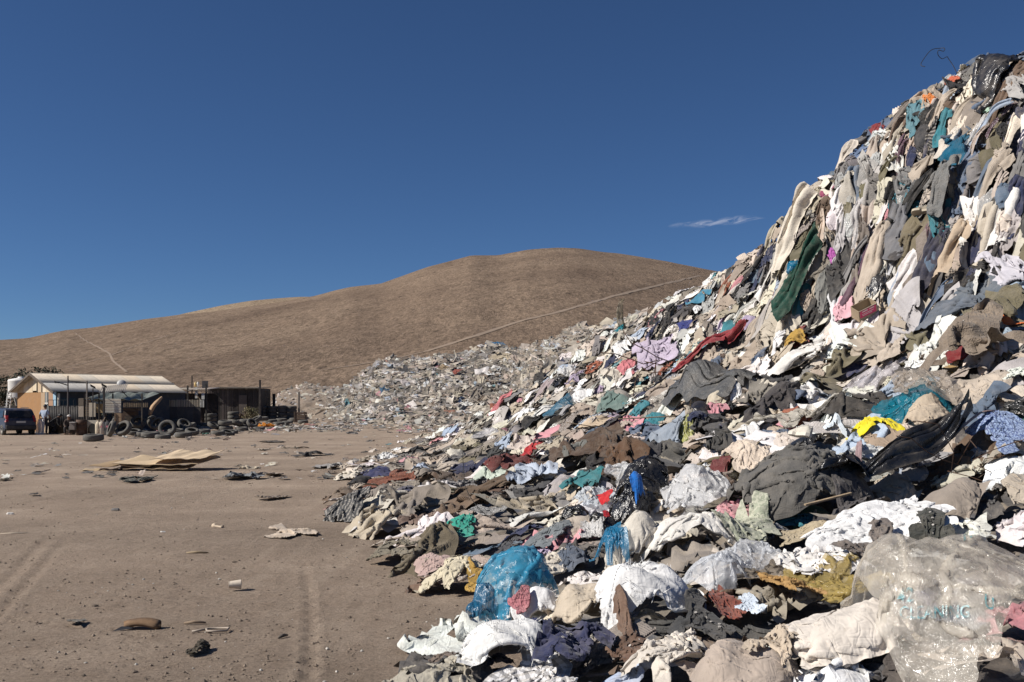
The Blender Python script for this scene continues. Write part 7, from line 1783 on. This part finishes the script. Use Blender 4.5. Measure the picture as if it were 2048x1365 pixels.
    def cap(o):
        V = np.array([(math.cos(a) * math.sin(b) * .115, .15 + math.sin(a) * math.sin(b) * .125, 1.07 + math.cos(b) * .10) for b in np.linspace(0, 1.5, 8) for a in np.linspace(0, 6.283, 15)[:-1]]); link('cap', np_mesh('cap', V, grid_faces(8, 14, True)), M['cloth'], o, (.6, .55, .5)); MB().prism([(-.09, 1.06), (.09, 1.06), (.06, 1.075), (-.06, 1.075)], .25, .36).build('peak', M['cloth'], o, (.55, .5, .45))
        MB().box(-.22, .22, -.2, .2, 0, .28).build('seat_block', M['wood'], o, (.1, .07, .05), bevel=.02)
    figure('person', (at(140, 57.6), 57.6, 0), R(185), J3, E_, RAD, 'skin', 'seated person in dark clothes and a pale cap by the grey box', [('jacket', up + ['lwr', 'rwr'], (.05, .035, .03), .025), ('trousers', lo, (.03, .028, .03), .02)], cap)
people()
def leftovers():
    # ladder-like white frame and pole in front of the trees, behind the car
    o = empty('frame', (at(15, 62), 62, 0), 0, 'white ladder-shaped metal frame leaning behind the car', 'frame')
    a0, a1, b0, b1 = (at(8.5, 62), hz(814, 62)), (at(11.5, 62), hz(786, 62)), (at(15, 62), hz(814, 62)), (at(19, 62), hz(786, 62))
    for (x0, z0), (x1, z1) in ((a0, a1), (b0, b1)): MB().bar((x0 - o.location.x, 0, z0 - 1.4), (x1 - o.location.x, .25, z1), .05).build('side_rail', M['plain'], o, (.65, .64, .6))
    for k in range(6): t = k / 5; MB().bar((a0[0] + (a1[0] - a0[0]) * t - o.location.x, .25 * t, a0[1] + (a1[1] - a0[1]) * t), (b0[0] + (b1[0] - b0[0]) * t - o.location.x, .25 * t, b0[1] + (b1[1] - b0[1]) * t), .045).build('rung', M['plain'], o, (.65, .64, .6))
    tag(MB().bar((at(33, 61), 61, hz(812, 61)), (at(25, 61), 61.2, hz(795, 61)), .05).build('pole', M['metal'], None, (.35, .32, .28)), 'thin grey pole leaning against the chipboard wall', 'pole')
    d = 66; tag(MB().box(at(-14, d), at(33, d), d, d + .1, 0, hz(812, d)).build('wall', M['board'], None, (.06, .052, .05)), 'low dark wall behind the car, left of the shack', 'wall')
    tag(rect('board', 'board', (.03, .05, .075), 184, 204, 797, 815, 60.2, .04), 'dark blue panel behind the green shrub', 'board')
leftovers()
# ------------------------------------------------------------------ which garments show, and what to call each of them
def finish():
    W_, H_ = 512, 341; k = W_ / 2048
    ids, Z, PX, PY = [], [], [], []
    for i, r in enumerate(PLACED):
        p = r['pts']; d = p[:, 1]; x = (CX + p[:, 0] / d * F) * k; y = (HOR - (p[:, 2] - CAMZ) / d * F) * k
        ids.append(np.full(len(p), i)); Z.append(d); PX.append(x); PY.append(y)
    p = BURIED[BURIED[:, 1] > 1]; d = p[:, 1]; ids.append(np.full(len(p), -1)); Z.append(d); PX.append((CX + p[:, 0] / d * F) * k); PY.append((HOR - (p[:, 2] - CAMZ) / d * F) * k)
    ids = np.concatenate(ids); Z = np.concatenate(Z); X = np.concatenate(PX); Y = np.concatenate(PY)
    buf = np.full((H_, W_), 1e9); own = np.full((H_, W_), -2)
    for dx in (-.5, .5):
        for dy in (-.5, .5):
            xi = np.floor(X + dx).astype(int); yi = np.floor(Y + dy).astype(int); ok = (xi >= 0) & (xi < W_) & (yi >= 0) & (yi < H_)
            o = np.argsort(-Z[ok]); a, b, c, e = yi[ok][o], xi[ok][o], Z[ok][o], ids[ok][o]
            lin = a * W_ + b; last = np.full(W_ * H_, -1); last[lin] = np.arange(len(lin)); s = last >= 0
            zz = np.full(W_ * H_, 1e9); zz[s] = c[last[s]]; ow = np.full(W_ * H_, -2); ow[s] = e[last[s]]
            better = zz.reshape(H_, W_) < buf; buf = np.where(better, zz.reshape(H_, W_), buf); own = np.where(better, ow.reshape(H_, W_), own)
    yy, xx = np.mgrid[0:H_, 0:W_]; gone = 0
    for i, r in enumerate(PLACED):
        m = own == i; r['vis'] = int(m.sum())
        if r['vis']: r['c'] = (float(np.median(xx[m])) / k, float(np.median(yy[m])) / k)
        else: q = r['pts'].mean(0); r['c'] = (CX + q[0] / q[1] * F, HOR - (q[2] - CAMZ) / q[1] * F)
        if r['hero'] is None and r['vis'] < 5:
            for o in r['objs']: bpy.data.objects.remove(o)
            pass
            if r['root'].name in bpy.data.objects if _alive(r['root']) else False: bpy.data.objects.remove(r['root'])
            r['dead'] = True; gone += 1
        elif r['hero'] is not None and r['vis'] < 1 and r['objs']:          # wholly covered by later pieces: left out
            for o in r['objs']: bpy.data.objects.remove(o)
            if _alive(r['root']): bpy.data.objects.remove(r['root'])
            r['dead'] = True
    print('REMOVED', gone)
    LM = [r for r in PLACED if r['hero'] is not None and r.get('lm') and r['vis'] >= 12]
    used = {r['label'].lower() for r in PLACED if r.get('label') and not r.get('dead')}
    def rel(dx, dy):
        a = abs(dx); b = abs(dy) * 1.35
        v = 'above' if dy < 0 else 'below'; h = 'left of' if dx < 0 else 'right of'
        if a < .45 * b: return v
        if b < .45 * a: return h
        return ('upper ' if dy < 0 else 'lower ') + h
    live = [r for r in PLACED if r['hero'] is None and not r.get('dead')]
    look = {'stripe': 'striped', 'check': 'checked', 'print': 'spotted', 'shell': 'padded', 'film_milky': 'milky', 'film_clear': 'clear', 'film_sheet': 'dusty'}
    for r in sorted(live, key=lambda r: -r['vis']):
        x, y = r['c']; d = float(r['pts'][:, 1].mean()); noun = r['name'].replace('_', ' ').replace('tee shirt', 'T-shirt')
        st = 'hanging' if r['hang'] else {0: 'crumpled', 1: 'bunched', 2: 'rumpled'}[r['vis'] % 3]
        desc = ' '.join(w for w in (st, r['cname'], look.get(r['mat'], ''), noun) if w)
        near = sorted(LM, key=lambda q: math.hypot(q['c'][0] - x, 1.3 * (q['c'][1] - y)))[:9]
        cand = []
        for q in near:
            dx, dy = x - q['c'][0], y - q['c'][1]; dist = math.hypot(dx, dy); size = .5 / d * F
            how = 'right against' if dist < .5 * size else None
            rr_ = rel(dx, dy); cand.append(f"{desc} {'just ' if dist < 1.2 * size and not rr_.startswith(('upper', 'lower')) else ''}{rr_.replace('upper left of', 'up and left of').replace('upper right of', 'up and right of').replace('lower left of', 'down and left of').replace('lower right of', 'down and right of')} the {q['lm']}")
        for a in range(4):
            for b in range(a + 1, 6):
                if b < len(near): cand.append(f"{desc} lying between the {near[a]['lm']} and the {near[b]['lm']}")
        for n_ in ('second', 'third', 'fourth', 'fifth'):
            for c in cand[:3]: cand.append(n_ + ' ' + c)
        pick_ = next((c for c in cand if c.lower() not in used and len(c.replace('-', ' ').split()) <= 16), cand[0])
        used.add(pick_.lower()); r['root']['label'] = pick_
def _alive(o):
    try: o.name; return True
    except ReferenceError: return False
finish()
